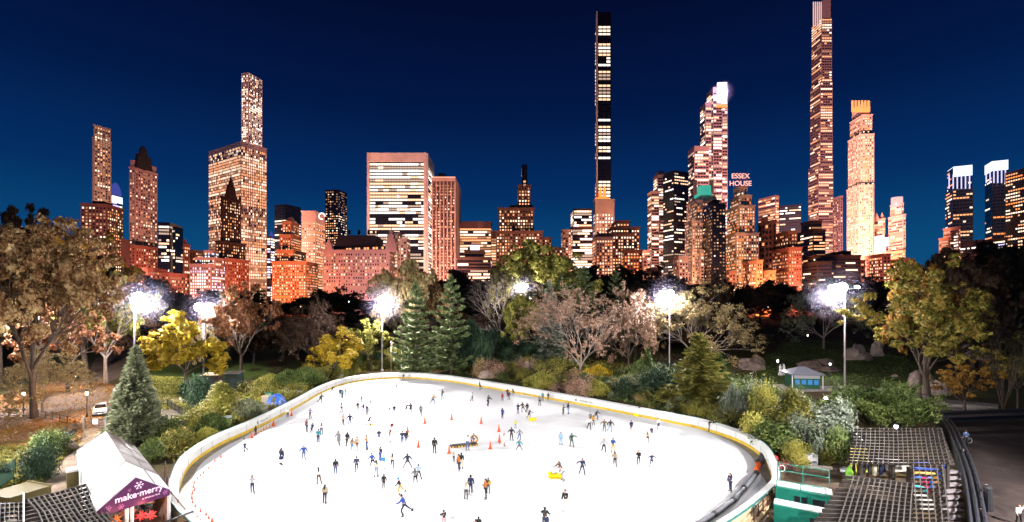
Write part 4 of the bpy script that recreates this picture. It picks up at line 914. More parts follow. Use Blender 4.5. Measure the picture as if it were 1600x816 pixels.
def essex(root, cs, d):
    rm = glow('sign_red_letters', (1,.45,.36), 1.6)
    p = PD(1157, 275.5, d-2); q = PD(1157, 287, d-2)
    textmesh('ESSEX', 7.4, 'sign_letters', rm, root, frame(p, (1,0,0), (0,0,1)), .3, bold=.02); textmesh('HOUSE', 7.4, 'sign_letters', rm, root, frame(q, (1,0,0), (0,0,1)), .3, bold=.02)
    m = MB()
    for x in (1146.5, 1157, 1167.5): a = PD(x, 293, d-1.2); b_ = PD(x, 270, d-1.2); m.bar(a, b_, .4, .4)
    for y in (281, 270, 292): m.bar(PD(1146, y, d-1.2), PD(1168, y, d-1.2), .35, .35)
    m.build('sign_frame', mat('sign_frame_steel', (.25,.1,.08), .5), root)
building('hotel_tower', 'floodlit golden hotel with red roof letters', [(1146,1168,292,310),(1141,1175,306,330,sp(dd=-3)),(1136,1180,322,470,sp(dd=-7)),(1131,1186,365,470,sp(dd=-13)),(1147,1184,410,470,sp(dd=-22,wall='orangestone'))], 500, 'limestone', 'orange', dict(bay=3.1, storey=3.9, wf=.42, hf=.5, lit=.5), 90, glowc=GO, gp_=.75, extra=essex)
building('office_tower', 'dark tower with amber lit top floors behind the golden hotel', [(1185,1217,305,470,sp(yaw=20,cornice=False))], 640, 'bronze', 'warm', dict(band, storey=4.6, lit=.8, hf=.55, bay=3, prof=lambda t: 1.2 if t > .55 else .2), 30)
building('apartment_block', 'plain rust brown slab with few windows right of the golden hotel', [(1184,1213,345,470,sp(yaw=15)),(1190,1199,338,348,sp(win=False))], 480, 'brown', 'warm', dict(lit=.12, bay=6, storey=7), 10, glowc=OR, gp_=.8)
building('office_tower', 'dark office tower with pale top band left of the tallest glass tower', [(1215,1252,319,470,sp(yaw=-25,cornice=False))], 640, 'blackg', 'white', dict(band, storey=4.6, lit=.4, hf=.45, bay=3), 30)
building('apartment_block', 'tan brick block with rows of small windows right of the golden hotel', [(1212,1246,362,400,sp(dd=6,wall='brown')),(1207,1253,388,470)], 450, 'redstone', 'warm', dict(bay=2.9, storey=4., wf=.4, hf=.45, lit=.5), 50, glowc=OR, gp_=.8)
building('apartment_block', 'low orange lit terrace houses below the golden hotel', [(1188,1212,424,470),(1170,1192,408,470)], 425, 'orangestone', 'orange', dict(bay=2.9, storey=4., lit=.5), 30, glowc=RD, gp_=.8)
def cpt(root, cs, d):
    m = MB()
    for k in range(5): m = MB(); m.box(PD(1271+k*3, 22, d-1.2), (1.3, .8, 42)); m.build('lit_fin', glow('crown_pink_white', (1,.62,.6), 1.0), root)
building('supertall_tower', 'tallest glass tower on the right with amber windows and tapering setbacks', [(1270,1298,0,30,sp(cornice=False,win=False)),(1268,1300,28,140,sp(cornice=False)),(1266,1301,128,260,sp(cornice=False,dd=-1)),(1263,1302,258,470,sp(cornice=False,dd=-3)),(1277,1285,6,10,sp(win=False))], 820, 'greyg', 'warm', dict(mode='band', bay=4.6, storey=5.6, wf=.82, hf=.5, lit=.66, inset=.6, par=1.), 100, glowc=PK, gp_=1.8, extra=cpt)
building('glass_tower', 'slim grey glass tower tucked right behind the tallest glass tower', [(1301,1317,307,470)], 760, 'greyg', 'warm', dict(storey=5.5, bay=4, lit=.3), 16, glowc=PU, gp_=.7)
building('apartment_tower', 'dark tower with ledged balconies left of the tallest glass tower', [(1252,1284,346,470,sp(D=18)),(1246,1290,360,470,sp(dd=-6))], 500, 'brown', 'warm', dict(band, bay=3.4, storey=4., lit=.4, hf=.45), 40, glowc=PK, gp_=.7)
def crown220(root, cs, d):
    for x in (1332,1337,1342,1347,1352,1357): m = MB(); m.box(PD(x, 166, d-4), (2.0, 1.4, 15)); m.build('crown_fin', glow('crown_amber', (1,.27,.07), 2.), root)
    m = MB(); m.box(PD(1345, 172, d-3.2), (23, 1., 6)); m.build('lit_crown', glow('crown_amber', (1,.27,.07), 2.), root)
building('supertall_tower', 'golden limestone tower with a glowing finned crown', [(1331,1360,160,190,sp(win=False,dd=2)),(1328,1363,180,470,sp(dd=0,yaw=-6)),(1325,1366,210,470,sp(dd=-3,yaw=-6)),(1323,1364,290,470,sp(dd=-6,yaw=-6))], 640, 'limestone', 'orange', dict(bay=3.6, storey=4.6, wf=.5, hf=.5, lit=.5), 100, glowc=GO, gp_=1.5, gz=.24, extra=crown220)
building('terrace_block', 'long low block with curved dark balconies at the foot of the tall towers', [(1255,1345,400,470,sp(D=20)),(1290,1330,392,410,sp(dd=6)),(1250,1300,410,470,sp(dd=-8))], 450, 'dark', 'warm', dict(band, bay=3, storey=4, lit=.35, hf=.4), 50, glowc=PU, gp_=.4)
building('apartment_tower', 'lit tower with pointed gables right of the golden crowned tower', [(1366,1373,331,344,sp(kind='pyramid')),(1375,1382,331,344,sp(kind='pyramid')),(1365,1383,342,470)], 640, 'pinkstone', 'warm', dict(band, storey=4.4, lit=.75, bay=3), 30, glowc=WM_, gp_=.8)
def scr(root, cs, d):
    m = MB(); m.box(PD(1378, 378, d-1.4), (14, .8, 10)); m.build('billboard_screen', glow('screen_blue', (.35,.5,1), 3.), root)
building('office_block', 'block with a blue white lit screen', [(1366,1388,368,470)], 520, 'greyg', 'warm', dict(band, lit=.7), 20, glowc=PU, gp_=.4, extra=scr)
building('round_tower', 'round tower with a bright white drum top', [(1394,1409,307,322,sp(kind='drum',wall='drumlit')),(1391,1412,318,470,sp(kind='wall')),(1388,1415,336,470,sp(dd=-4)),(1388,1414,392,470,sp(dd=-8,wall='orangestone'))], 600, 'pinkstone', 'warm', dict(mode='band', bay=3, storey=4.6, wf=.8, hf=.5, lit=.7), 40, glowc=OR, gp_=1.1) if ST.setdefault('drumlit', glow('crown_pink_white', (1,.72,.7), 1.6)) else 0
building('town_house_row', 'low red lit blocks between the golden crowned and round towers', [(1318,1352,408,470),(1348,1392,398,470,sp(dd=5)),(1390,1420,405,470)], 470, 'redstone', 'orange', dict(bay=3.2, storey=4, lit=.5), 40, glowc=OR, gp_=.6)
def twin(x0, x1, y0, y1):
    def f(root, cs, d):
        c = solve(x0-.5, x1+.5, d-1, 22, -28); z0 = CZ+(HY-y1)/FPX*d; z1 = CZ+(HY-y0)/FPX*d; m = MB(); m.prism(c, z0, z1); m.build('lit_crown', glow('crown_cold_white', (.85,.92,1), 1.5), root)
        for k in range(6): x = x0+2+k*(x1-x0-6)/5; m = MB(); m.box(PD(x, y1+10, d-2.), (.8, .8, (22)/FPX*d)); m.build('lit_fin', glow('crown_lilac', (.6,.6,1), 1.5), root)
    return f
tws = dict(mode='band', bay=3.6, storey=5, wf=.8, hf=.42, lit=.4)
building('twin_tower', 'left of the two dark glass towers with bright white tops', [(1480,1519,259,470,sp(yaw=-28,D=22,cornice=False)),(1477,1521,292,470,sp(yaw=-28,D=26,dd=-3,cornice=False))], 560, 'blueg', 'orange', tws, 60, extra=twin(1481,1519,258,274), glowc=PU, gp_=.25)
building('twin_tower', 'right of the two dark glass towers with bright white tops', [(1539,1576,250,470,sp(yaw=-28,D=22,cornice=False))], 560, 'blueg', 'orange', dict(tws, prof=lambda t: 2.6 if t < .52 else .4), 60, extra=twin(1539,1575,250,265), glowc=PU, gp_=.25)
building('dark_slab', 'near black tower cut by the right edge', [(1571,1640,254,470,sp(cornice=False,D=40))], 480, 'blackg', 'orange', dict(mode='band', bay=3.2, storey=4.4, wf=.7, hf=.42, lit=.5), 60)
building('office_block', 'low block with curved lit floors under the left twin tower', [(1475,1500,355,470,sp(wall='brown')),(1495,1540,376,470,sp(dd=-6)),(1468,1484,372,470,sp(dd=-3,wall='brown'))], 500, 'dark', 'white', dict(band, bay=3, storey=4., lit=.7, hf=.4), 50, glowc=OR, gp_=.3)
building('office_block', 'low lilac lit block between the twin towers base', [(1538,1572,372,470)], 500, 'dark', 'cool', dict(band, bay=3, storey=4., lit=.85, hf=.45), 30, glowc=PU, gp_=.4)
# small infill buildings seen between the tree tops and the towers
for x0, x1, yt, dd, lab, w_, gc in ((196,206,398,600,'thin dark block left of the domed tower','dark',None),(1000,1012,404,480,'narrow salmon block right of the ledged apartment house','pinkstone',OR),(1052,1076,402,440,'low pale block before the dark slanted slab','pinkstone',WM_),
    (1062,1072,330,560,'narrow lit block between the slanted slab and the green roofed hotel','limestone',WM_),(861,879,388,520,'small dim block right of the brown stepped tower','dark',None),(1130,1150,425,430,'small amber block at the foot of the black slab block','brown',OR),(1420,1436,416,560,'last low block before the gap in the skyline','brown',OR),
    (296,326,392,560,'small block behind the terraced hotel','brown',PK),(640,676,400,700,'dim block at the foot of the white slab','dark',None),(1010,1034,420,430,'low dark terrace below the round topped tower','dark',None)):
    building('low_building', lab, [(x0, x1, yt, 470)], dd, w_, 'warm', dict(bay=3.2, storey=4, lit=.4), 10, glowc=gc, gp_=.7)
# ------------------------------------------------------------------ people
def skin(verts, edges, radii, sub=1, name='tmp'):
    me = bpy.data.meshes.new(name); me.from_pydata(verts, edges, []); o = bpy.data.objects.new(name, me); COL.objects.link(o)
    md = o.modifiers.new('s', 'SKIN'); md.use_smooth_shade = True
    for sv, r in zip(me.skin_vertices[0].data, radii):
        sv.radius = (r, r) if not isinstance(r, tuple) else r
    me.skin_vertices[0].data[0].use_root = True
    if sub: s = o.modifiers.new('u', 'SUBSURF'); s.levels = sub; s.render_levels = sub
    dg = bpy.context.evaluated_depsgraph_get(); out = bpy.data.meshes.new_from_object(o.evaluated_get(dg))
    bpy.data.objects.remove(o); bpy.data.meshes.remove(me); out.materials.clear(); out.materials.append(None)
    out.polygons.foreach_set('use_smooth', [True]*len(out.polygons)); return out
def join(me, mb):
    bm = bmesh.new(); bm.from_mesh(me); t = bpy.data.meshes.new('t'); t.from_pydata([tuple(v) for v in mb.v], [], mb.f); bm.from_mesh(t); bm.to_mesh(me); bm.free(); bpy.data.meshes.remove(t)
    me.polygons.foreach_set('use_smooth', [True]*len(me.polygons)); me.update(); return me
def dirv(fwd, abd, side): f, a = R(fwd), R(abd); return Vector((side*math.sin(a), -math.sin(f)*math.cos(a), -math.cos(f)*math.cos(a)))
POSE = {}
def make_pose(key, lean=4, aL=(5, 10, 15), aR=(5, 10, 15), lL=(3, 3, 5), lR=(-3, 3, 5), head=0):
    """arm = (forward, out, elbow bend), leg = (forward, out, knee bend) in degrees; faces -Y"""
    up = Vector((0, -math.sin(R(lean)), math.cos(R(lean)))); hip = Vector((0, 0, .93)); J = {}
    J['pel'] = hip; J['bel'] = hip+up*.16; J['che'] = hip+up*.36; J['nek'] = hip+up*.50; hu = Vector((0, -math.sin(R(lean*.6+head)), math.cos(R(lean*.6+head)))); J['hb'] = J['nek']+hu*.09; J['ht'] = J['hb']+hu*.13
    for s, a, l in ((1, aL, lL), (-1, aR, lR)):
        n = 'L' if s > 0 else 'R'; sh = hip+up*.46+Vector((s*.185, 0, 0)); el = sh+dirv(a[0], a[1], s)*.28; wr = el+dirv(a[0]+a[2], a[1]*.6, s)*.24; J['sh'+n] = sh; J['el'+n] = el; J['wr'+n] = wr; J['ha'+n] = wr+dirv(a[0]+a[2]+8, a[1]*.5, s)*.08
        J['fd'+n] = dirv(a[0]+a[2]+15, a[1]*.4, s)
        h0 = hip+Vector((s*.09, 0, -.03)); kn = h0+dirv(l[0], l[1], s)*.43; an = kn+dirv(l[0]-l[2], l[1]*.9, s)*.42; J['hi'+n] = h0; J['kn'+n] = kn; J['an'+n] = an; J['to'+n] = an+Vector((s*.03, -.15, -.055))
    low = min(J['anL'].z, J['anR'].z)-.10
    for k in J:
        if not k.startswith('fd'): J[k] = J[k]-Vector((0, 0, low))
    N = ['pel', 'bel', 'che', 'nek', 'hb', 'shL', 'elL', 'wrL', 'haL', 'shR', 'elR', 'wrR', 'haR', 'hiL', 'knL', 'anL', 'toL', 'hiR', 'knR', 'anR', 'toR', 'ht']
    E = [('pel', 'bel'), ('bel', 'che'), ('che', 'nek'), ('nek', 'hb'), ('hb', 'ht')]
    for n in 'LR': E += [('che', 'sh'+n), ('sh'+n, 'el'+n), ('el'+n, 'wr'+n), ('wr'+n, 'ha'+n), ('pel', 'hi'+n), ('hi'+n, 'kn'+n), ('kn'+n, 'an'+n), ('an'+n, 'to'+n)]
    rad = dict(pel=(.13, .10), bel=(.12, .09), che=(.15, .10), nek=.055, hb=.06, ht=.085)
    for n in 'LR': rad.update({'sh'+n: .058, 'el'+n: .042, 'wr'+n: .028, 'ha'+n: .038, 'hi'+n: .085, 'kn'+n: .055, 'an'+n: .04, 'to'+n: .035})
    def mk(names, edges, grow_, sub=1, over={}):
        names = [n for n in names]; ix = {n: i for i, n in enumerate(names)}; rr_ = []
        for n in names:
            r = over.get(n, rad[n]); rr_.append(tuple(q+grow_ for q in r) if isinstance(r, tuple) else r+grow_)
        return skin([tuple(J[n]) for n in names], [(ix[a], ix[b]) for a, b in edges if a in ix and b in ix], rr_, sub)
    body = mk(N, E, 0)
    hc = J['hb'].lerp(J['ht'], .62); ex = MB(); ex.blob(hc, (.082, .10, .122), 1, 10, 0.0)
    fw = Vector((0, -1, 0)); ex.lathe((hc.x, hc.y-.10, hc.z-.035), [(.016, 0), (.014, .03), (.006, .045)], 5)                                   # nose
    for s in (1, -1): ex.box((hc.x+s*.083, hc.y, hc.z-.01), (.014, .035, .055)); ex.box((hc.x+s*.032, hc.y-.094, hc.z+.012), (.024, .01, .012))   # ears, eyes
    ex.box((hc.x, hc.y-.093, hc.z-.062), (.045, .01, .01))                                                                             # mouth
    for n, s in (('L', 1), ('R', -1)):
        f = J['fd'+n].normalized(); w_ = J['ha'+n]; side = f.cross(Vector((1, 0, 0))).normalized()
        for k, L in ((-1.5, .065), (-.5, .078), (.5, .072), (1.5, .055)): b0 = w_+f*.02+side*(k*.018); ex.tube([b0, b0+f*L*.55, b0+f*L+Vector((-s*.018, 0, 0))], [.010, .009, .007], 4)
        b0 = w_-f*.02; ex.tube([b0, b0+side*-.035+f*.03, b0+side*-.04+f*.06], [.011, .010, .008], 4)
    join(body, ex)
    jn = ['che', 'bel', 'pel', 'nek', 'shL', 'elL', 'wrL', 'shR', 'elR', 'wrR']; jacket = mk(jn, E, .02, 1, {'nek': .06, 'wrL': .035, 'wrR': .035, 'shL': .07, 'shR': .07, 'elL': .052, 'elR': .052})
    tn = ['pel', 'hiL', 'knL', 'anL', 'hiR', 'knR', 'anR']; trous = mk(tn, E, .012, 1, {'pel': (.125, .10)})
    coat = jacket.copy(); m = MB(); b = len(m.v)
    c1 = (J['knL']+J['knR'])/2; kk = 12
    for (c, rx, ry) in ((J['bel'], .155, .125), (J['pel'], .18, .15), (J['pel'].lerp(c1, .45), .215, .19), (J['pel'].lerp(c1, .8), .235, .21)):
        for j in range(kk): a = 6.283*j/kk; m.v.append((c.x+rx*math.cos(a), c.y+ry*math.sin(a), c.z))
    for i in range(3):
        for j in range(kk): j2 = (j+1) % kk; m.f.append((i*kk+j, i*kk+j2, (i+1)*kk+j2, (i+1)*kk+j)); m.m.append(0)
    m.f.append(tuple(range(3*kk, 4*kk))); join(coat, m)
    def hair(kind):
        m = MB(); k = 12
        rows = [(.0, 1), (.5, 1), (.8, .85), (1., .45)]
        for i, (z, r) in enumerate(((-.055, .93), (.0, 1.08), (.06, .98), (.105, .68), (.135, .15))):
            for j in range(k):
                a = 6.283*j/k; y = math.sin(a); front = y < -.25
                zz = z if not (front and i < 2) else .055; m.v.append((hc.x+.092*r*math.cos(a), hc.y+.015+.105*r*y*(1 if not front else .97), hc.z+zz))
        for i in range(4):
            for j in range(k): j2 = (j+1) % k; m.f.append((i*k+j, i*k+j2, (i+1)*k+j2, (i+1)*k+j)); m.m.append(0)
        m.f.append(tuple(range(4*k, 5*k)))
        if kind == 'long':
            m.tube([hc+Vector((0, .07, .02)), hc+Vector((0, .115, -.10)), J['nek']+Vector((0, .14, -.05)), J['che']+Vector((0, .165, .0))], [.085, .10, .10, .045], 8, flat=.55)
        if kind == 'hat':
            m.lathe((hc.x, hc.y+.01, hc.z+.02), [(.106, 0), (.112, .04), (.10, .10), (.06, .15), (.02, .165)], 10); m.lathe((hc.x, hc.y+.01, hc.z+.18), [(.012, -.01), (.03, .01), (.03, .03), (.01, .05)], 6)
        me = bpy.data.meshes.new('hair'); me.from_pydata([tuple(v) for v in m.v], [], m.f); me.materials.append(None); me.polygons.foreach_set('use_smooth', [True]*len(me.polygons)); return me
    def skate(n):
        a = J['an'+n]; t = J['to'+n]; m = MB(); m.tube([a+Vector((0, .01, .13)), a+Vector((0, .005, .02)), a+Vector((0, 0, -.03))], [.062, .055, .058], 8); m.tube([a+Vector((0, .05, -.045)), a.lerp(t, .5)+Vector((0, 0, -.02)), t+Vector((0, 0, -.005))], [.045, .048, .036], 8)
        m.box((t.x*.5+a.x*.5, t.y*.5+a.y*.5+.02, a.z-.095), (.008, .27, .03)); me = bpy.data.meshes.new('skate'); me.from_pydata([tuple(v) for v in m.v], [], m.f); me.materials.append(None); return me
    POSE[key] = dict(body=body, jacket=jacket, coat=coat, trousers=trous, short=hair('short'), long=hair('long'), hat=hair('hat'), sL=skate('L'), sR=skate('R'))
make_pose('stand'); make_pose('stand2', 2, (12, 8, 20), (-4, 9, 10), (6, 4, 8), (-6, 2, 2))
make_pose('out', 6, (8, 48, 12), (2, 50, 12), (8, 5, 14), (-6, 5, 10)); make_pose('out2', 10, (20, 34, 25), (-12, 38, 10), (12, 4, 20), (-14, 8, 20))
make_pose('glide', 16, (25, 22, 35), (-28, 20, 10), (18, 2, 30), (-34, 8, 12)); make_pose('stride', 20, (35, 16, 50), (-35, 24, 15), (26, 2, 42), (-42, 10, 8))
make_pose('wide', 8, (10, 40, 10), (10, 38, 10), (4, 27, 4), (4, 27, 4)); make_pose('phone', 3, (30, 6, 95), (25, 8, 90), (4, 3, 6), (-3, 3, 4), 14)
make_pose('one_up', 4, (30, 12, 100), (0, 10, 12), (4, 3, 6), (-3, 3, 4)); make_pose('point', 5, (5, 12, 10), (15, 82, 5), (12, 8, 6), (-12, 10, 8))
make_pose('bend', 42, (40, 8, 20), (38, 8, 22), (22, 6, 34), (4, 8, 26), -20); make_pose('lean', 26, (45, 20, 30), (25, 24, 40), (28, 6, 44), (-12, 12, 30), -8)
make_pose('crouch', 40, (50, 12, 50), (45, 14, 60), (75, 12, 110), (60, 12, 100), -20); make_pose('raise', 2, (150, 14, 10), (5, 10, 30), (4, 3, 4), (-4, 3, 4))
CLOTH = {'black': (.012,.012,.015), 'charcoal': (.03,.03,.035), 'navy': (.014,.02,.06), 'blue': (.02,.06,.28), 'bright blue': (.03,.22,.65), 'light blue': (.25,.45,.7), 'denim': (.05,.09,.2), 'pale denim': (.25,.34,.5), 'teal': (.02,.2,.25),
 'grey': (.2,.2,.22), 'pale grey': (.45,.45,.48), 'white': (.75,.75,.73), 'cream': (.65,.58,.45), 'beige': (.45,.36,.25), 'brown': (.10,.05,.03), 'orange': (.75,.16,.02), 'rust': (.42,.12,.015), 'mustard': (.5,.28,.03), 'olive': (.10,.09,.03), 'dark green': (.015,.06,.035),
 'maroon': (.12,.015,.03), 'crimson': (.5,.02,.06), 'pink': (.75,.35,.38), 'lavender': (.35,.33,.55), 'purple': (.06,.03,.10), 'yellow': (.85,.7,.02), 'tan': (.4,.26,.14), 'skin': (.5,.3,.21)}
def cm(c): return mat('cloth_'+c.replace(' ', '_'), CLOTH[c], .85)
skinm = [mat('skin_light', (.55,.34,.25), .6), mat('skin_tan', (.32,.18,.11), .6), mat('skin_dark', (.12,.06,.04), .6)]
hairm = {'black': mat('hair_black', (.01,.008,.008), .5), 'brown': mat('hair_brown', (.06,.03,.015), .5), 'blond': mat('hair_blond', (.4,.25,.09), .5), 'grey': mat('hair_grey', (.25,.24,.23), .5)}
skb = mat('skate_black', (.015,.015,.018), .4); skw = mat('skate_white', (.6,.6,.6), .4); blade = steel
PEOPLE = []
REG = {1: (260,570,6.28), 2: (260,690,6.48), 3: (460,570,6.28), 4: (460,690,6.48), 5: (660,570,6.28), 6: (660,690,6.48), 7: (840,570,6.28), 8: (840,690,6.48), 9: (1040,600,3.78), 10: (1290,600,3.777)}
def person(reg, x, yh, yf, top, bot, hair='black', hk='short', pose='stand', face=0, coat=False, hat=None, z=.07, extra='', cat='skater', where=None, skates=True, floor=None):
    X, Y, s = REG[reg]; px, ph, pf = X+x/s, Y+yh/s, Y+yf/s; p = P(px, pf, z) if floor is None else floor
    hm = (pf-ph)*p.y/FPX; pr = POSE[pose]; H = max(v.co.z for v in pr['body'].vertices); sc = hm/H
    sc = max(.62, min(1.08, sc))
    root = bpy.data.objects.new('person', pr['body']); COL.objects.link(root); root.location = p; root.rotation_euler = (0, 0, R(face)); root.scale = (sc*1.06, sc*1.06, sc)
    sm = skinm[(int(px*7)) % 5 % 3 if len(PEOPLE) % 3 == 0 else 0]
    def sl(o, m): o.material_slots[0].link = 'OBJECT'; o.material_slots[0].material = m
    sl(root, sm)
    parts = [('coat' if coat else 'jacket', 'coat' if coat else 'jacket', cm(top)), ('trousers', 'trousers', cm(bot)), ('hat' if hat else 'hair', 'hat' if hat else hk, cm(hat) if hat else hairm[hair])]
    if skates: parts += [('skate', 'sL', skb if len(PEOPLE) % 4 else skw), ('skate', 'sR', skb if len(PEOPLE) % 4 else skw)]
    else: parts += [('shoe', 'sL', skb), ('shoe', 'sR', skb)]
    if bot == 'skin': parts = [q for q in parts if q[0] != 'trousers']
    for nm, k, m in parts: o = bpy.data.objects.new(nm, pr[k]); COL.objects.link(o); o.parent = root; sl(o, m)
    PEOPLE.append(dict(o=root, px=px, pf=pf, top=top, bot=bot, hair=hair, hk=hk, pose=pose, coat=coat, hat=hat, extra=extra, where=where, cat=cat, sk=skates)); return root
q = person
q(3,372,210,270,'black','black','black',face=60,pose='lean'); q(3,260,285,375,'charcoal','charcoal',pose='glide',face=80); q(3,452,232,320,'navy','navy','brown',face=30); q(3,472,245,328,'teal','charcoal',pose='stand2',face=160); q(3,503,232,320,'grey','pale grey',pose='phone',face=-40)
q(3,463,370,468,'white','black','black','long',face=180,extra='big dark hair'); q(3,155,425,527,'lavender','brown','black',pose='out',face=0); q(3,122,537,660,'maroon','navy',pose='one_up',face=-30); q(3,169,570,682,'navy','navy',pose='stride',face=150); q(3,265,570,690,'white','navy','black','long',face=200)
q(3,232,635,768,'teal','navy','brown',pose='stride',face=190); q(3,480,487,600,'beige','brown',pose='out',face=-15,hair='brown'); q(3,545,480,600,'navy','denim',pose='out2',face=10); q(3,733,495,600,'navy','black',pose='lean',face=60,extra='pushing a yellow aid')
q(3,622,365,458,'black','grey','black','long',face=190); q(3,655,295,390,'charcoal','navy',pose='stand2',face=90); q(3,677,383,487,'navy','pale denim',pose='out2',face=200,hk='long'); q(3,712,393,495,'purple','grey','brown','long',pose='stand2',face=170); q(3,748,330,420,'navy','grey',pose='out2',face=-60)
q(3,930,375,480,'white','charcoal',pose='stand2',face=150); q(3,980,395,490,'black','blue','black','long',face=180); q(3,1098,375,473,'black','charcoal',pose='glide',face=100); q(3,1140,375,470,'black','black',coat=True,pose='one_up',face=200); q(3,1241,395,503,'grey','black','black','long',face=180)
q(3,1362,285,395,'tan','denim',pose='glide',face=60); q(3,958,560,670,'maroon','pale denim',pose='stand2',face=20); q(3,938,630,765,'rust','light blue','brown','long',pose='one_up',face=-70); q(3,830,632,770,'navy','blue','black','long',pose='stand',face=190)
q(3,1057,647,792,'navy','blue','black',pose='glide',face=180); q(3,1097,647,785,'charcoal','navy','black','long',pose='stand2',face=180); q(3,435,650,795,'grey','charcoal','brown',coat=True,pose='out2',face=-20); q(3,515,665,803,'black','charcoal','black','long',pose='glide',face=170)
q(3,568,720,858,'tan','bright blue','brown','long',face=180); q(3,615,703,848,'beige','brown','black',pose='stand2',face=180); q(3,710,690,839,'orange','denim','black',pose='one_up',face=-80); q(3,1070,87,145,'black','charcoal',pose='glide',face=30); q(3,998,165,245,'white','black','black','long',pose='phone',face=-30)
q(4,870,50,195,'navy','blue','black',pose='one_up',face=150); q(6,122,-40,120,'black','black','black',face=180); q(4,96,35,188,'blue','denim','grey',pose='out2',face=10,coat=False); q(4,417,175,345,'black','denim','black','long',pose='stand2',face=190,extra='with a lettered backpack')
q(4,245,265,435,'white','brown','black','long',pose='glide',face=-150); q(4,308,435,627,'beige','black','black','long',pose='stand2',face=180); q(4,630,148,315,'navy','charcoal','black',pose='stand',face=200); q(4,790,112,275,'blue','navy','black',pose='glide',face=-110); q(4,828,188,360,'cream','pale denim','black','long',pose='stand2',face=-130)
q(4,902,135,285,'bright blue','cream','brown','long',face=-20); q(4,992,118,275,'cream','black','black','long',pose='stand2',face=200); q(4,907,330,488,'black','black','black','long',face=180); q(4,1068,365,540,'black','mustard','black',pose='glide',face=-80,hat='bright blue'); q(4,1145,122,272,'navy','charcoal','black','long',pose='wide',face=190)
q(4,1258,235,385,'light blue','black','black',pose='lean',face=200); q(4,1222,275,437,'grey','black','black','long',pose='glide',face=-160); q(4,1110,515,755,'blue','navy','black',pose='stride',face=-80)
q(5,497,135,200,'black','black',face=10); q(5,566,165,248,'maroon','charcoal',pose='glide',face=-60); q(5,695,168,230,'black','navy',pose='lean',face=150); q(5,193,240,335,'charcoal','teal',pose='wide',face=80); q(5,490,270,357,'pale grey','charcoal',pose='out2',face=90)
q(5,643,293,405,'charcoal','charcoal',pose='lean',face=150); q(5,785,277,360,'crimson','charcoal',pose='stand2',face=20); q(5,828,170,235,'black','navy',face=200); q(5,836,235,318,'maroon','navy','black','long',face=170); q(5,848,258,345,'purple','black',face=30,pose='stand2'); q(5,892,225,303,'black','charcoal',pose='glide',face=-70)
q(5,1180,268,355,'teal','charcoal','blond',face=-10,pose='stand2'); q(5,1235,273,353,'black','black',face=180); q(5,1150,300,402,'grey','black','black',pose='phone',face=20); q(5,785,425,533,'blue','navy','brown','long',pose='stand2',face=150); q(5,938,380,482,'navy','purple',pose='phone',face=170)
q(5,985,370,467,'brown','black','black','long',pose='glide',face=-140); q(5,1028,375,470,'black','charcoal','black',pose='stand2',face=200); q(5,1045,440,528,'purple','charcoal','black','long',pose='lean',face=60,extra='pushing a yellow aid'); q(5,915,545,625,'yellow','pale denim','black',pose='one_up',face=0)
q(5,873,615,748,'black','black','black',pose='out2',face=180); q(5,953,630,742,'grey','blue','blond',pose='out2',face=10); q(5,950,735,850,'teal','navy','blond',pose='wide',face=175); q(5,795,672,800,'white','skin','black','long',pose='glide',face=40,coat=True); q(5,443,690,839,'white','denim','black',pose='phone',face=60)
q(5,488,668,785,'olive','blue','black',pose='bend',face=40); q(5,120,716,0,'black','black') if False else None
q(6,370,118,315,'rust','navy','black',pose='one_up',face=-60); q(6,394,115,278,'black','cream','black','long',face=190); q(6,318,125,205,'cream','charcoal','blond','long',face=160); q(6,442,410,585,'white','charcoal','blond','long',face=180); q(6,488,338,542,'navy','navy','black',face=170)
q(6,642,375,580,'rust','black','black','long',pose='one_up',face=-70); q(6,666,365,525,'mustard','charcoal','black','long',face=190); q(6,218,693,880,'black','pink','black',pose='phone',face=-150); q(6,568,760,945,'black','black','black','long',face=180); q(6,537,785,965,'brown','charcoal','black',face=170)
q(6,1237,675,890,'black','charcoal','black','long',pose='lean',face=170); q(6,1252,735,935,'navy','black','brown',pose='stand',face=200)
q(7,252,393,500,'olive','charcoal',face=60,pose='one_up'); q(7,303,375,483,'navy','pale denim',pose='one_up',face=-60); q(7,515,465,570,'grey','navy',face=30); q(7,577,440,542,'black','charcoal',pose='stride',face=40); q(7,545,497,608,'mustard','black','brown',pose='glide',face=170)
q(7,508,515,640,'white','charcoal','blond',pose='out2',face=10); q(7,655,535,660,'olive','denim','brown',pose='out',face=-10); q(7,713,537,660,'charcoal','pale denim',pose='out2',face=10); q(7,918,545,657,'navy','charcoal','black',face=20,coat=False); q(7,958,400,490,'grey','black',face=-20); q(7,1003,397,502,'charcoal','navy','brown',face=20)
q(7,1185,522,638,'white','navy','black',pose='one_up',face=30); q(7,1121,605,717,'purple','charcoal','grey',pose='stand2',face=-20); q(7,1080,652,775,'beige','black','black','long',face=170); q(7,228,660,788,'light blue','light blue','black','long',pose='stand2',face=0); q(7,335,672,808,'dark green','dark green','black',pose='point',face=170)
q(7,652,720,865,'pale grey','black','blond','long',pose='out2',face=0); q(7,740,717,862,'blue','mustard','brown',pose='phone',face=0); q(8,453,168,335,'navy','navy','black',pose='point',face=10); q(8,785,98,258,'beige','black','brown','long',pose='glide',face=-20)
q(8,1024,85,248,'black','navy','black',pose='phone',face=-20); q(8,1155,115,268,'navy','navy','grey',pose='out',face=10); q(8,232,195,342,'brown','charcoal','black','long',pose='lean',face=-60); q(8,258,235,395,'white','pale grey','black','long',pose='bend',face=-50,extra='bending over a yellow aid')
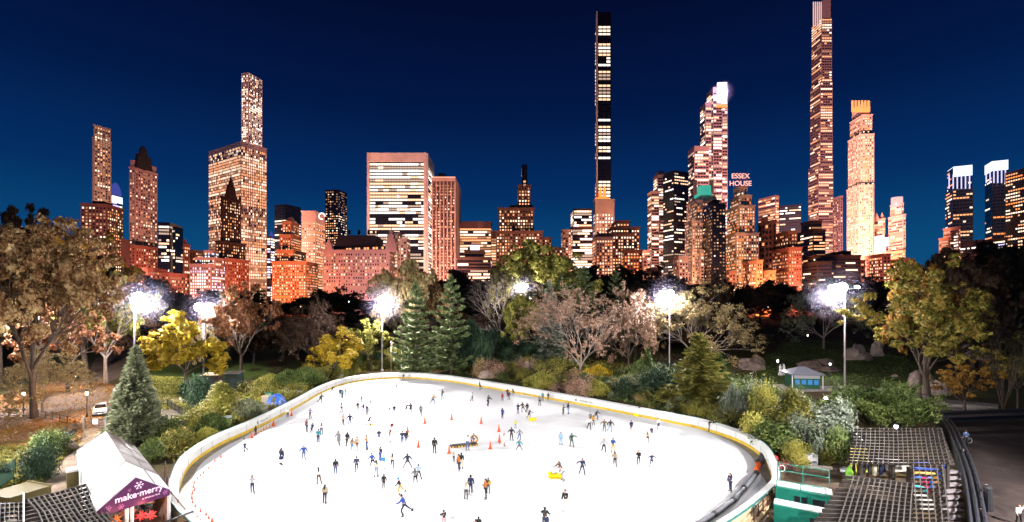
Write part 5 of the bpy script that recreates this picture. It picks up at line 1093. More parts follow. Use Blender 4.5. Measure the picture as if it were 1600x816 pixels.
q(8,282,475,715,'black','white','black',pose='one_up',face=-40); q(9,262,210,282,'black','navy',face=20); q(9,289,210,285,'dark green','charcoal','brown',face=-10); q(9,422,245,322,'grey','charcoal','black',pose='bend',face=50); q(9,446,262,338,'charcoal','navy','black',face=-20); q(9,383,525,637,'navy','navy','black','long',pose='one_up',face=-70)
q(2,792,-37,105,'white','navy','black',pose='out2',face=-50); q(1,877,598,692,'black','charcoal','black',face=-100); q(1,1190,430,518,'white','charcoal','black',face=20); q(2,1163,65,235,'navy','white','brown','long',pose='stand2',face=170,coat=True); q(2,870,338,528,'pale grey','navy','black',pose='out',face=5)
q(3,1375,720,868,'black','black','black',face=190)
pz = th(40, 50)
q(10,830,258,365,'denim','charcoal','brown',z=.08,face=170,cat='person',skates=False,where='standing on the dark plaza by the iron railing'); q(10,815,378,475,'black','black','black',z=.08,face=180,cat='person',skates=False,where='leaning at the iron railing on the dark plaza')
q(10,915,735,850,'black','black','brown',z=.08,face=150,cat='person',skates=False,where='in the lower right corner beside a dark post'); q(10,1142,690,830,'white','black','brown','long',z=.08,pose='raise',face=-10,cat='person',skates=False,where='raising an arm at the lower right corner')
q(9,-1,0,0,'black','black') if False else None
LM_P = [('the striped repair mat',722,697),('the lone cone at the centre back',706,657),('the three cones right of the mat',770,695),('the two cones left of the mat',650,690),('the grey barrier tube',1130,775),('the board lettering',912,625),('the red cones along the left wall',320,740),('the back wall',640,600),('the white lamp pole',597,600),
 ('the middle lamp pole',815,610),('the pink bare tree',905,625),('the olive conifer',1092,660),('the blue tarpaulin',430,640),('the right wall bend',1160,690),('the far left wall bend',510,615)]
wordpose = {'stand': 'standing upright', 'stand2': 'standing easy', 'out': 'arms held out', 'out2': 'arms half out', 'glide': 'gliding', 'stride': 'in full stride', 'wide': 'legs wide apart', 'phone': 'both hands raised', 'one_up': 'one forearm raised', 'point': 'pointing sideways', 'bend': 'bending over', 'lean': 'leaning forward', 'crouch': 'crouching', 'raise': 'one arm up'}
def finish_people():
    for d in PEOPLE:
        g1 = 'coat' if d['coat'] else 'top'; h = ('wearing a '+d['hat']+' hat') if d['hat'] else (('long ' if d['hk'] == 'long' else '')+d['hair']+' hair')
        base = f"{d['cat']} in {d['top']} {g1}" + (f" and {d['bot']} trousers" if d['bot'] != 'skin' else ' with bare legs')
        if d['where']: lab = base+', '+d['where']; d['c'] = [lab]
        else:
            l = sorted(LM_P, key=lambda q: abs(q[1]-d['px'])+1.4*abs(q[2]-d['pf'])); c = []
            for n, x, y in l[:4]:
                dx, dy = d['px']-x, d['pf']-y; rel = ('left of ' if dx < 0 else 'right of ') if abs(dx) > abs(dy)*1.2 else ('nearer than ' if dy > 0 else 'behind '); c.append(rel+n)
            ex = (', '+d['extra']) if d['extra'] else ''
            d['c'] = [f"{base}{ex}, {c[0]}", f"{base}, {wordpose[d['pose']]}, {c[0]}", f"{base}, {c[1]}", f"{base}, {wordpose[d['pose']]}, {c[1]}", f"{base}, {c[2]}", f"{base}, {c[3]}"]
    seen = {}
    for d in PEOPLE:
        for lab in d['c']:
            if lab not in seen and len(lab.split()) <= 16: break
        seen[lab] = 1; tag(d['o'], lab, 'person', 'skaters on the ice' if d['sk'] else 'people on the plaza')
finish_people()
# ------------------------------------------------------------------ lamp towers round the rink
HALOD = .02
lens = mat('floodlight_lens', (.9,.9,.9), .2, emit=(1,.97,1), es=45.)
housing = mat('floodlight_housing', (.25,.25,.26), .4, .4)
polem = mat('lamp_pole_paint', (.50,.42,.42), .5, var=.1, scale=.4)
AIM = Vector((-3, 76, 0)); FLOODS = []
def lamp_tower(px, base, top, label, heads, pm=polem, spot=95000, pt=5200, loc=None, H=None, aim=AIM, lr=.85, rad=.17):
    g_ = G(px, base) if loc is None else Vector(loc); h = (CZ+(HY-top)/FPX*g_.y-g_.z) if H is None else H
    root = empty('lamp_tower', g_, label, 'lamp tower', 'floodlight towers round the rink')
    m = MB(); m.tube([g_+Vector((0,0,z)) for z in (0, h*.5, h)], [rad, rad*.85, rad*.6], 10); m.build('pole', pm, root, True)
    m = MB(); m.lathe(g_, [(rad*2.2, 0), (rad*2.2, .25), (rad*1.3, .5)], 12); m.build('base', steel, root)
    top_ = g_+Vector((0, 0, h)); m = MB(); x0, x1 = min(q[0] for q in heads), max(q[0] for q in heads)
    m.bar(top_+Vector((min(x0, -.3), 0, -.1)), top_+Vector((max(x1, .3), 0, -.1)), .12, .12); m.build('crossarm', steel, root)
    for dx, dz, s in heads:
        c = top_+Vector((dx, -.25, dz)); dv = (aim-c).normalized(); dv = (dv+Vector((0, -.5, .25))).normalized(); a = c-dv*.28*s; b_ = c+dv*.22*s
        m = MB(); m.tube([a, c, b_], [.2*s, lr*s*.85, lr*s*1.04], 12, cap=True); hd = m.build('floodlight', housing, root, True)
        m = MB(); m.tube([b_+dv*.01, b_+dv*.20*s, b_+dv*.32*s], [lr*s, lr*s*.8, lr*s*.3], 14); o = m.build('lens', lens, hd, True)
    c = top_+(aim-top_).normalized()*1.7+Vector((0, 0, -.2))
    if spot: FLOODS.append(lamp('SPOT', 'rink_floodlight', c, spot*(1.7 if px == 1320 else 1), (1, .96, .94), target=aim, spot_size=R(118), spot_blend=.5, shadow_soft_size=.35))
    if pt: FLOODS.append(lamp('POINT', 'floodlight_spill', c+Vector((0, -.6, -.5)), pt*2.6, (1, .95, 1), shadow_soft_size=.4))
    return root
lamp_tower(210, 612, 465, 'leftmost floodlight pole rising behind the grey green conifer', [(.9,0,1.25)], mat('grey_pole', (.22,.21,.25), .5), pt=9000)
lamp_tower(318, 596, 480, 'floodlight pole with two heads above the golden tree', [(-.9,0,1.15),(1.7,.1,.85)], mat('grey_pole', (.22,.21,.25), .5), pt=8000)
lamp_tower(597, 580, 468, 'slim white floodlight pole behind the top of the rink', [(-.35,0,.95),(.5,.15,1.1),(1.3,0,.8)], white, pt=13000)
lamp_tower(815, 541, 448, 'middle floodlight pole among the back trees', [(-2.0,-.1,.6),(-.9,.1,.85),(.4,.25,1.2),(1.6,0,.7)], polem, pt=12000)
lamp_tower(1046, 578, 459, 'floodlight pole hidden by the wide domed tree', [(-1.8,0,.7),(-.9,.2,.5),(.2,0,1.15)], polem, pt=9000)
lamp_tower(1320, 622, 450, 'tallest floodlight pole, beside the kiosk path', [(-2.6,0,.75),(-1.7,.05,.95),(-.5,.1,1.15),(1.9,.2,.3),(2.4,.1,.3)], polem, pt=4500, lr=.75, rad=.17)
lamp_tower(0, 0, 0, 'floodlight pole left of the tent, outside the photo', [(0,0,1.2)], loc=(-66,44,0), H=20, pt=2500, spot=200000)
lamp_tower(0, 0, 0, 'floodlight pole right of the pergola, outside the photo', [(0,0,1.2)], loc=(50,20,0), H=20, pt=6000, spot=200000)
lamp_tower(0, 0, 0, 'floodlight pole on the near bank, outside the photo', [(0,0,1.2)], loc=(-16,-6,0), H=24, pt=0, spot=75000)
lamp_tower(0, 0, 0, 'second floodlight pole on the near bank, outside the photo', [(0,0,1.2)], loc=(18,-8,0), H=24, pt=0, spot=75000)
lamp_tower(0, 0, 0, 'floodlight pole just outside the left edge behind the rust tree', [(0,0,1.2)], loc=(-95,88,0), H=17, pt=20000, spot=0)
# added scattering balls round the floodlights imitate the lens glow of the lamps
mist = bpy.data.materials.new('lens_glow_volume'); mist.use_nodes = True; nt = mist.node_tree; nt.nodes.remove(nt.nodes['Principled BSDF'])
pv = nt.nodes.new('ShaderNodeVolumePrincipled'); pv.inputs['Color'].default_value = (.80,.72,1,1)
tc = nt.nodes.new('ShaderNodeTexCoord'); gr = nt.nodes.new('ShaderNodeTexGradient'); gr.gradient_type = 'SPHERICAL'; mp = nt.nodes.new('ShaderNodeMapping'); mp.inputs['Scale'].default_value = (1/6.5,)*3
nt.links.new(tc.outputs['Object'], mp.inputs[0]); nt.links.new(mp.outputs[0], gr.inputs[0]); mm_ = nt.nodes.new('ShaderNodeMath'); mm_.operation = 'MULTIPLY'; mm_.inputs[1].default_value = HALOD
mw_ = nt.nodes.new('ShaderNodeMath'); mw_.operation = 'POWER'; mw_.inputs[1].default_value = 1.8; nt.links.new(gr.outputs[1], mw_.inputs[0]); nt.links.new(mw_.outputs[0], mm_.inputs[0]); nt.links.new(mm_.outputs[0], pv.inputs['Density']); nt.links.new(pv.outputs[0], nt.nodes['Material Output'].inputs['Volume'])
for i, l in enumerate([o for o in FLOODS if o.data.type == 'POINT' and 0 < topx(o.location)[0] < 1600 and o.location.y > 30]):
    m = MB(); m.blob((0,0,0), (8,8,8), 0, 16, 0); o = m.build('mist', mist, None, True); o.location = l.location+Vector((0,.6,.5)); o['kind'] = 'stuff'; o['label'] = 'faint mist added round a floodlight for its lens glow'
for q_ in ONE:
    lamp('POINT', 'crown_ball_light', q_+Vector((0,-6,0)), 90000, (.7,.6,1), shadow_soft_size=2.)  # violet lamp added to light the scattering ball at this crown
    m = MB(); m.blob((0,0,0), (8,8,8), 0, 16, 0); o = m.build('mist', mist, None, True); o.location = q_; o.scale = (3.2,3.2,3.2); o['kind'] = 'stuff'; o['label'] = 'violet ball added for the lens glow round the blazing white crown of the grey skyscraper'  # added ball, imitates lens glow round the lit crown
# ------------------------------------------------------------------ park lanterns
lantm = mat('lantern_glow', (1,.9,.8), .3, emit=(1,.82,.62), es=9.); lantw = mat('lantern_glow_white', (1,1,1), .3, emit=(.9,.93,1), es=9.)
def lantern(px, base, top, label, m_=lantw, pw=900, d=None):
    g_ = G(px, base) if d is None else Vector(((px-CX)/FPX*d, d, th((px-CX)/FPX*d, d))); h = max(2.2, CZ+(HY-top)/FPX*g_.y-g_.z); root = empty('park_lantern', g_, label, 'lamp post', 'park lamp posts')
    m = MB(); m.lathe(g_, [(.16, 0), (.15, .5), (.08, .6), (.06, h*.5), (.05, h-.75), (.11, h-.7)], 8); m.build('post', black, root, True)
    m = MB(); m.lathe(g_+Vector((0,0,h-.7)), [(.11, 0), (.19, .25), (.18, .45)], 8); m.build('lantern', m_, root, True)
    m = MB(); m.lathe(g_+Vector((0,0,h-.24)), [(.26, 0), (.14, .13), (.04, .2), (.02, .34)], 8); m.build('cap', black, root)
    if pw: lamp('POINT', 'lantern_light', g_+Vector((0,-.35,h-.5)), pw, (1,.55,.25) if m_ is lantm else (1,.93,.9), shadow_soft_size=.2)
lantern(136, 652, 610, 'lamp post standing left of the white car', lantm, 2600); lantern(117, 606, 584, 'lamp post under the reddish brown tree', lantm, 2200); lantern(37, 643, 611, 'lamp post behind the low tan tree at far left', lantw, 700)
lantern(1215, 601, 561, 'lamp post left of the kiosk'); lantern(1297, 590, 566, 'lamp post on the lawn right of the kiosk'); lantern(1290, 652, 617, 'lamp post half hidden by silvery bushes', lantw, 500); lantern(1400, 705, 661, 'lamp post rising beyond the pergola', lantw, 400); lantern(1536, 516, 503, 'distant lamp behind the upright bare tree', lantw, 300)
for px, top, s in ((453,505,'below the orange hotel'),(1262,522,'beside the two pale statues'),(1340,462,'far right of the tallest lamp pole'),(1574,488,'near the right edge'),(1112,556,'behind the olive conifer'),(1200,478,'below the golden hotel'),(545,470,'below the mansard hotel'),(470,478,'left below the mansard hotel'),(1150,500,'right of the domed tree')):
    lantern(px, 0, top, 'tiny distant park lamp '+s, lantw if px % 2 else lantm, 0, d=150 if px in (1262, 1112) else 235)

# ------------------------------------------------------------------ cones
conem = mat('cone_orange', (.85,.10,.015), .5); coney = mat('cone_amber', (.85,.33,.01), .5); cbase = mat('cone_foot', (.5,.07,.02), .6)
def cone(reg, x, yb, h_px, label, m_=conem, group='orange cones on the ice', z=.07):
    X, Y, s = REG[reg]; p = P(X+x/s, Y+yb/s, z); h = h_px/s*p.y/FPX; k = h/.9
    root = empty('traffic_cone', p, label, 'traffic cone', group)
    m = MB(); m.box(p+Vector((0,0,.02*k)), (.42*k, .42*k, .04*k)); m.build('foot', cbase, root)
    m = MB(); m.lathe(p+Vector((0,0,.04*k)), [(.17*k, 0), (.13*k, .15*k), (.035*k, .84*k), (.02*k, .86*k)], 12); m.build('cone', m_, root, True)
for i, (x, y, h, l) in enumerate(((1280,577,66,'left of the back row of three tall cones'),(1112,663,70,'half hidden behind the pair of dark skaters'),(1217,810,72,'between the dark pair and the repair mat'))): cone(3, x, y, h, 'tall orange cone '+l)
for x, y, h, l in ((287,540,60,'standing alone in the middle of the back ice'),(577,577,66,'at the right end of the back row'),(751,655,72,'highest of the three right of the mat'),(757,757,75,'left of the bare legged skater'),(666,826,76,'nearest of the three right of the mat'),(263,870,82,'at the left end of the repair mat')): cone(5, x, y, h, 'tall orange cone '+l)
names = ['against the left wall, farthest of the curved row','second farthest of the curved row by the left wall','paired with a paler one by the left wall','where the curved row leaves the wall']
ROW = [(553,165,42),(492,208,36),(470,245,36),(425,275,40),(375,325,40),(345,348,40),(315,382,42),(285,425,44),(272,465,44),(283,498,46),(262,535,48),(258,580,50),(268,620,42),(293,663,42),(347,710,44),(402,745,44),(430,780,44),(463,818,66),(275,822,86),(312,832,86),(345,842,60)]
for i, (x, y, h) in enumerate(ROW):
    lab = 'small red cone by the left wall, ' + ('at its far end' if i == 0 else 'at the sharp turn of the row' if i == 11 else 'taller, at its near end' if i == 17 else 'just behind another cone')
    if i in (18, 19, 20): lab = ('big red cone by the near left railing', 'slim red cone right of the big one by the railing', 'half cut red cone at the bottom edge')[i-18]
    cone(2, x, y, h, lab, group='red cones in a curved row')
cone(1, 837, 720, 62, 'orange cone leaning on the left wall before the dark skater'); cone(1, 1053, 600, 62, 'orange cone at the far end of the amber cones'); cone(1, 1226, 500, 56, 'orange cone beside the white topped skater at the left wall'); cone(1, 860, 700, 26, 'short orange cone next to the taller one by the left wall')
for i in range(6): cone(1, 900+i*28, 672-i*15, 34, 'small amber cone in the row at the foot of the left wall', coney, 'amber cones at the foot of the left wall')
# ------------------------------------------------------------------ things on the ice
p0 = P(703, 700, .07); root = empty('repair_mat', p0, 'black and yellow striped mat with a round orange reel on the ice', 'repair mat'); pa, pb = P(704, 699, .07), P(745, 695, .07); t = (pb-pa).normalized(); L = (pb-pa).length
m = MB(); m.bar(pa+Vector((0,0,.12)), pb+Vector((0,0,.12)), .9, .22); m.build('platform', mat('mat_black', (.03,.028,.025), .7), root)
for k in range(9):
    m = MB(); c = pa+t*(L*(k+.55)/9)+Vector((t.y*.5, -t.x*.5, .12)); m.box(c, (.22, .05, .16), math.atan2(t.y, t.x)); m.build('stripe', (mat('stripe_yellow', (.8,.6,.05), .5), mat('stripe_orange', (.6,.18,.05), .5))[k % 3 == 1], root)
c = P(741, 693, .07)+Vector((0,0,.55)); m = MB(); m.tube([c+Vector((math.cos(a)*.42, 0, math.sin(a)*.42)) for a in [i*.45 for i in range(15)]], .11, 6); m.build('reel', mat('reel_orange', (.6,.25,.04), .5), root, True); m = MB(); m.lathe(c+Vector((0,.05,0)), [(.1,-.1),(.14,0),(.1,.1)], 8); m.build('hub', mat('mat_black', (.03,.03,.03)), root)
m = MB(); m.bar(pa+Vector((.1,0,.25)), pa+Vector((-.1,.1,.75)), .06, .06); m.build('handle', steel, root)
ylw = mat('skating_aid_yellow', (.9,.72,.01), .4)
def aid(reg, x, y, label, flip=1, sc=1.):
    X, Y, s = REG[reg]; p = P(X+x/s, Y+y/s, .07); root = empty('skating_aid', p, label, 'skating aid', 'yellow skating aids'); f = flip
    m = MB(); m.tube([p+Vector((f*a*sc, 0, b_*sc)) for a, b_ in ((-.75,.12),(-.35,.22),(.1,.26),(.5,.2),(.8,.42))], [.08*sc,.22*sc,.26*sc,.2*sc,.05*sc], 8); m.build('body', ylw, root, True)
    m = MB(); m.blob(p+Vector((-f*.55*sc,0,.48*sc)), (.2*sc,.17*sc,.17*sc), 3, 8, .05); m.build('head', ylw, root, True)
    m = MB(); m.tube([p+Vector((f*.45*sc,-.2,.3*sc)), p+Vector((f*.75*sc,-.2,.85*sc)), p+Vector((f*.75*sc,.2,.85*sc)), p+Vector((f*.45*sc,.2,.3*sc))], .03, 5); m.build('handle', ylw, root)
    for s_ in (-1, 1): m = MB(); m.box(p+Vector((0, s_*.2, .03)), (1.2*sc, .05, .05)); m.build('runner', ylw, root)
aid(8, 182, 372, 'yellow seal shaped skating aid pushed by the bending woman', 1, 1.05); aid(5, 1080, 548, 'yellow skating aid before the purple topped skater', -1, .8); aid(3, 752, 594, 'yellow skating aid beside the navy skater at the left', 1, .5); aid(5, 808, 256, 'yellow skating aid at the back wall', 1, .6); aid(7, 980, 505, 'yellow skating aid parked at the right back wall', 1, .8)
tubem = mat('barrier_tube_grey', (.10,.105,.12), .5, var=.2, scale=2); tubeo = mat('barrier_tube_orange', (.9,.13,.02), .5)
def seg(a, b_, m_, label, r=.24, mid=None):
    pa, pb = P(*a, .07+r), P(*b_, .07+r); pts = [pa, pb] if mid is None else [pa, P(*mid, .07+r), pb]; pts = catmull([tuple(p) for p in pts], 8)
    root = empty('barrier_tube', pa, label, 'barrier tube', 'padded barrier tubes on the ice'); m = MB(); k = len(pts); m.tube(pts, [r*.75]+[r]*(k-2)+[r*.75], 10); m.build('tube', m_, root, True)
    for q, n in ((pts[0], pts[1]), (pts[-1], pts[-2])): u = (n-q).normalized(); m = MB(); m.tube([q-u*.05, q+u*.14], [r*1.06]*2, 10); m.build('end_strap', mat('strap_dark', (.02,.02,.022), .6), root)
seg((1193,708), (1186,722), tubem, 'short dark grey barrier tube nearest the right wall', .3); seg((1185,724), (1182,739), tubeo, 'orange barrier tube between the grey ones', .26)
seg((1180,742), (1163,762), tubem, 'grey barrier tube just below the orange one'); seg((1162,764), (1146,781), tubem, 'second grey barrier tube below the orange one'); seg((1145,782), (1116,803), tubem, 'third grey barrier tube below the orange one'); seg((1115,804), (1080,826), tubem, 'nearest grey barrier tube at the bottom edge')

# ------------------------------------------------------------------ tent
FL, FR, BL, BR = P(150,800,3.1), P(265,765,3.1), P(121,704,3.1), P(210,697,3.1); FA, BA = P(208,750,4.75), P(165,674,4.75)
FA = Vector((*FL.lerp(FR,.51).to_2d(), 4.75))
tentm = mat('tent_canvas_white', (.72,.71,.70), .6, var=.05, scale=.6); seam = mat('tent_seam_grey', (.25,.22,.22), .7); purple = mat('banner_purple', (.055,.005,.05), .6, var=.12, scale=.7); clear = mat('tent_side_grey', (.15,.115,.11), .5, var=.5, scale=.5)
tent = empty('marquee_tent', ((FL+BR)/2).to_2d().to_3d(), 'long white marquee tent with a purple banner on its gable', 'tent')
def sheet(name, a, b_, c, d, m_, th_=.03, sag=.18, n=8, k=6):
    a, b_, c, d = map(Vector, (a, b_, c, d)); nn = (b_-a).cross(d-a).normalized(); m = MB(); rows = []
    for side in (0, 1):
        for i in range(n+1):
            for j in range(k+1):
                u, v = i/n, j/k; p = a.lerp(b_, u).lerp(d.lerp(c, u), v); s_ = -sag*abs(math.sin(u*math.pi*4))*math.sin(v*math.pi); m.v.append(tuple(p+Vector((0,0,s_))-nn*th_*side))
    o = (n+1)*(k+1)
    for side in (0, 1):
        for i in range(n):
            for j in range(k):
                q = side*o+i*(k+1)+j; f = (q, q+1, q+k+2, q+k+1); m.f.append(f if side else f[::-1]); m.m.append(0)
    for i in range(n):
        for j in (0, k): q = i*(k+1)+j; m.f.append((q, q+k+1, o+q+k+1, o+q)); m.m.append(0)
    for j in range(k):
        for i in (0, n): q = i*(k+1)+j; m.f.append((q, q+1, o+q+1, o+q)); m.m.append(0)
    return m.build(name, m_, tent, True)
sheet('roof_canvas', FA, BA, BL, FL, tentm)
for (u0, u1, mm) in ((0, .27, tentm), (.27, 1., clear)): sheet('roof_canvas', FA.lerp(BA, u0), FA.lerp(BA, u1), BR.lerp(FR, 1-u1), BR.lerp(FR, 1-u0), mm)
for u in (.27, .5, .75):
    q = FA.lerp(BA, u)+Vector((0,0,.06))
    m = MB(); m.bar(q, FR.lerp(BR, u)+Vector((0,0,.06)), .10, .05); m.build('seam', seam, tent)
    if u < .3: m = MB(); m.bar(q, FL.lerp(BL, u)+Vector((0,0,.06)), .08, .05); m.build('seam', seam, tent)
m = MB(); m.bar(FR.lerp(FA, .45)+Vector((0,0,.05)), BR.lerp(BA, .45)+Vector((0,0,.05)), .05, .04); m.build('seam', seam, tent)
vx = (FR-FL).normalized(); nrm = vx.cross(Vector((0,0,1))).normalized()                       # towards the camera
m = MB(); dn = Vector((0,0,-.42)); bpts = [FL+dn, FR+dn, FR, FA, FL]; m.face([p+nrm*.06 for p in bpts]); m.face([p+nrm*.02 for p in reversed(bpts)]); m.face([FL+dn+nrm*.06, FL+dn+nrm*.02, FR+dn+nrm*.02, FR+dn+nrm*.06]); m.build('banner', purple, tent)
def bp(u, z): q = FL.lerp(FR, u); return Vector((q.x, q.y, z))+nrm*.075
wt = mat('banner_print', (.75,.55,.7), .6); wt2 = mat('banner_print_faint', (.35,.12,.28), .6)
textmesh('make\u00b7merry', .62, 'banner_lettering', wt, tent, frame(bp(.56, 3.50), vx, (0,0,1)), .004, bold=.012)
textmesh('at Wollman Rink', .17, 'banner_lettering', wt, tent, frame(bp(.72, 3.04), vx, (0,0,1)), .004)
def flake(u, z, r, mm):
    m = MB(); c = bp(u, z)+nrm*.003
    for k in range(6):
        a = k*math.pi/3; dv = vx*math.cos(a)+Vector((0,0,1))*math.sin(a); m.bar(c, c+dv*r, .012, r*.12)
        for s_ in (-1, 1): b2 = a+s_*.7; e = vx*math.cos(b2)+Vector((0,0,1))*math.sin(b2); m.bar(c+dv*r*.55, c+dv*r*.55+e*r*.38, .012, r*.1)
    m.build('snowflake', mm, tent)
flake(.55, 4.12, .30, wt); flake(.42, 3.95, .12, wt2); flake(.14, 3.08, .22, wt2); flake(.31, 2.95, .2, wt2); flake(.93, 3.02, .2, wt2); flake(.8, 3.4, .14, wt2)
whp = mat('tent_post_white', (.6,.6,.6), .5)
for p in (FL, FR, FL.lerp(FR, .40), FL.lerp(FR, .47), BL, BR, FL.lerp(BL, .33), FL.lerp(BL, .66), FR.lerp(BR, .33), FR.lerp(BR, .66)): m = MB(); m.box((p.x-nrm.x*.1, p.y-nrm.y*.1, 1.38), (.16, .16, 2.7)); m.build('post', whp, tent)
m = MB(); m.bar(FL.lerp(BL, .02)+Vector((0,0,-1.55)), BL+Vector((0,0,-1.55)), .06, 3.0); m.build('side_wall', tentm, tent)
cur = mat('curtain_brown', (.25,.15,.11), .8, var=.4, scale=2.5)
m = MB()
for k in range(22): q = FR.lerp(BR, .02+k*.014); m.tube([(q.x-.1, q.y, 3), (q.x-.1+.05*(k % 2), q.y, 0.02)], .12, 5)
o = m.build('curtain', cur, tent)
fl = MB(); fl.prism([(p.x, p.y) for p in (FL, FR, BR, BL)], 0, .09); struct(fl.build('tent_floor', mat('tent_floor_boards', (.18,.08,.045), .6, var=.3, scale=1.5)))
tor = mat('table_orange', (.8,.17,.05), .5)
for px, py, l in ((240,741+42,'round orange table inside the right of the tent'),(200,744+56,'orange table behind the tent post'),(232,726+50,'far round orange table under the banner'),(200,815+20,'nearest orange table at the tent front')):
    p = P(px, py, .8); p.z = .09; root = empty('cafe_table', p, l, 'table', 'orange tables in the tent'); m = MB(); m.lathe(p+Vector((0,0,.7)), [(.55, 0), (.56, .04)], 18); m.build('table_top', tor, root); m = MB(); m.lathe(p, [(.28, 0), (.26, .03), (.04, .06), (.04, .7)], 8); m.build('leg', black, root)
    for a in (0.5, 2.6, 4.6):
        c = p+Vector((math.cos(a)*.85, math.sin(a)*.85, 0)); rt = empty('chair', c, 'small dark folding chair beside the '+l.replace('inside the right of the tent', 'at the right in the tent').split(' beside')[0], 'chair', 'dark chairs round the tent tables', rz=a)
        m = MB(); m.box((0,0,.45), (.4,.4,.03)); m.build('seat', darkwood, rt, local=True); m = MB(); m.box((.19,0,.68), (.03,.4,.3)); m.build('backrest', darkwood, rt, local=True)
        for sx_ in (-.17,.17):
            for sy_ in (-.17,.17): m = MB(); m.box((sx_,sy_,.22), (.025,.025,.44)); m.build('leg', black, rt, local=True)
redem = mat('star_lantern_red', (.8,.05,.05), .5, emit=(1,.06,.05), es=.6); orgem = mat('star_lantern_orange', (.8,.2,.05), .5, emit=(1,.16,.03), es=.5)
for px, py, mm, l in ((236,805,redem,'red star lantern in front of the round table'),(181,812,orgem,'orange star lantern at the left of the tent mouth'),(220,806,redem,'small red ball lantern between the stars')):
    c = P(px, py, 1.7); m = MB(); r = .42 if 'star' in l else .16
    if r > .2:
        for k in range(12):
            a = k*2.4; zz = 1-2*(k+.5)/12; rr_ = math.sqrt(1-zz*zz); dv = Vector((rr_*math.cos(a), rr_*math.sin(a), zz)); m.tube([c, c+dv*r], [.12, .005], 5)
    else: m.blob(c, (r,r,r), 1, 10, 0)
    o = m.build('star_lantern' if r > .2 else 'ball_lantern', mm); tag(o, l, 'lantern')
for px, py in ((225,790),(190,805)): lamp('POINT', 'tent_light', P(px, py, 2.6), 60, (1,.42,.2), shadow_soft_size=.2)
# yellow bin and skip beside the tent
def boxy(name, label, cat, c, size, m_, rz=0., lid=None, lidm=None, group=None, extra=None):
    root = empty(name, c, label, cat, group, rz); m = MB(); m.box((0,0,size[2]/2), size); m.build('body', m_, root, local=True)
    if lid: m = MB(); m.box((0,0,size[2]+lid/2), (size[0]*1.06, size[1]*1.06, lid)); m.build('lid', lidm or m_, root, local=True)
    if extra: extra(root)
    return root
oly = mat('container_olive_yellow', (.09,.07,.02), .6, var=.2, scale=1.5)
boxy('waste_bin', 'yellow bin with a white top beside the tent side', 'bin', P(114,764,0), (.9,.9,1.7), oly, .8, .25, white)
def skipx(root):
    for s_ in (-1, 1): m = MB(); m.box((0, s_*1.5, 1.35), (3.3, .12, .12)); m.build('rim', oly, root, local=True)
    m = MB(); m.box((1.62, 0, .62), (.08, 2.9, 1.2)); m.build('end_panel', oly, root, local=True)
boxy('skip_container', 'olive yellow open container behind the left pergola', 'skip', P(28,789,0), (3.2,3.,1.3), oly, -.3, extra=skipx)
grn = mat('canvas_dark_green', (.008,.02,.012), .9, spec=.02); m = MB(); a = [P(-10,740,1.6), P(24,716,1.6), P(22,745,1.4), P(-10,768,1.4)]; m.face(a); m.face([q-Vector((0,0,.08)) for q in reversed(a)])
for q in a: m.bar(q-Vector((0,0,q.z)), q-Vector((0,0,.04)), .06, .06)
tag(m.build('canvas_awning', grn), 'dark green canvas awning at the left edge below the weeds', 'awning')
# ------------------------------------------------------------------ gate, fence, sign, cars
def fence(name, label, pts, h, m_, rail=.05, post=.07, step=.22, group=None, pickets=True, zf=None):
    root = empty(name, pts[0], label, 'fence' if 'fence' in name else 'railing', group); pts = [Vector(p) for p in pts]
    for a, b_ in zip(pts, pts[1:]):
        L = (b_-a).length; n = max(1, round(L/2.4))
        for z in (h, h*.52, .14): m = MB(); m.bar(a+Vector((0,0,z)), b_+Vector((0,0,z)), rail, rail); m.build('rail', m_, root)
        for i in range(n): p = a.lerp(b_, i/n); m = MB(); m.box((p.x, p.y, p.z+h*.53), (post, post, h*1.06)); m.build('post', m_, root)
        if pickets:
            m = MB(); k = int(L/step)
            for i in range(k): p = a.lerp(b_, (i+.5)/k); m.box((p.x, p.y, p.z+h*.5), (.025, .025, h*.96))
            o = m.build('pickets', m_, root)
            o['kind'] = 'stuff'
    return root
fence('iron_fence', 'black iron fence running left from the gate', [G(130,671), G(104,683), G(84,697), G(66,716)], 1.3, black)
fence('iron_fence', 'long low black fence between the dirt road and the weeds', [G(130,668), G(60,652), G(-10,650)], 1.1, black, pickets=False)
gt = empty('park_gate', G(165,672), 'black double gate across the road in front of the white car', 'gate'); ga, gb = G(131,672), G(199,670); gmid = (ga+gb)/2
for p in (ga, gb, gmid): m = MB(); m.box((p.x, p.y, p.z+.9), (.16,.16,1.8)); m.build('post', steel if p is not gb else black, gt)
for a, b_ in ((ga, gmid), (gmid, gb)):
    lf = MB()
    for z in (.25, .55, 1.45): lf.bar(a+Vector((.1,0,z)), b_+Vector((-.1,0,z)), .05, .06)
    for i in range(14): p = (a+Vector((.1,0,0))).lerp(b_-Vector((.1,0,0)), (i+.5)/14); lf.box((p.x, p.y, p.z+.86), (.03,.03,1.25))
    lf.build('gate_leaf', black, gt)
sr = mat('sign_red', (.75,.08,.03), .5); sw = mat('sign_white', (.7,.68,.68), .5)
for u, mm in ((.27, sw), (.76, sr)):
    c = ga.lerp(gb, u)+Vector((0,-.08,1.15)); m = MB(); m.box(c, (.72,.03,.72)); sg = m.build('sign', mm, gt)
    for k in range(3 if mm is sr else 2): m = MB(); m.box(c+Vector((0,-.02,.2-.2*k)), (.5-.1*k,.01,.07)); m.build('sign_bar', sw if mm is sr else sr, sg)
c = G(109,690)+Vector((0,0,.9)); sgn = empty('banner_sign', c-Vector((0,0,.9)), 'black sign with white leaf and lettering on the fence left of the gate', 'sign'); t = (G(119,682)-G(98,694)); t.z = 0; t.normalize()
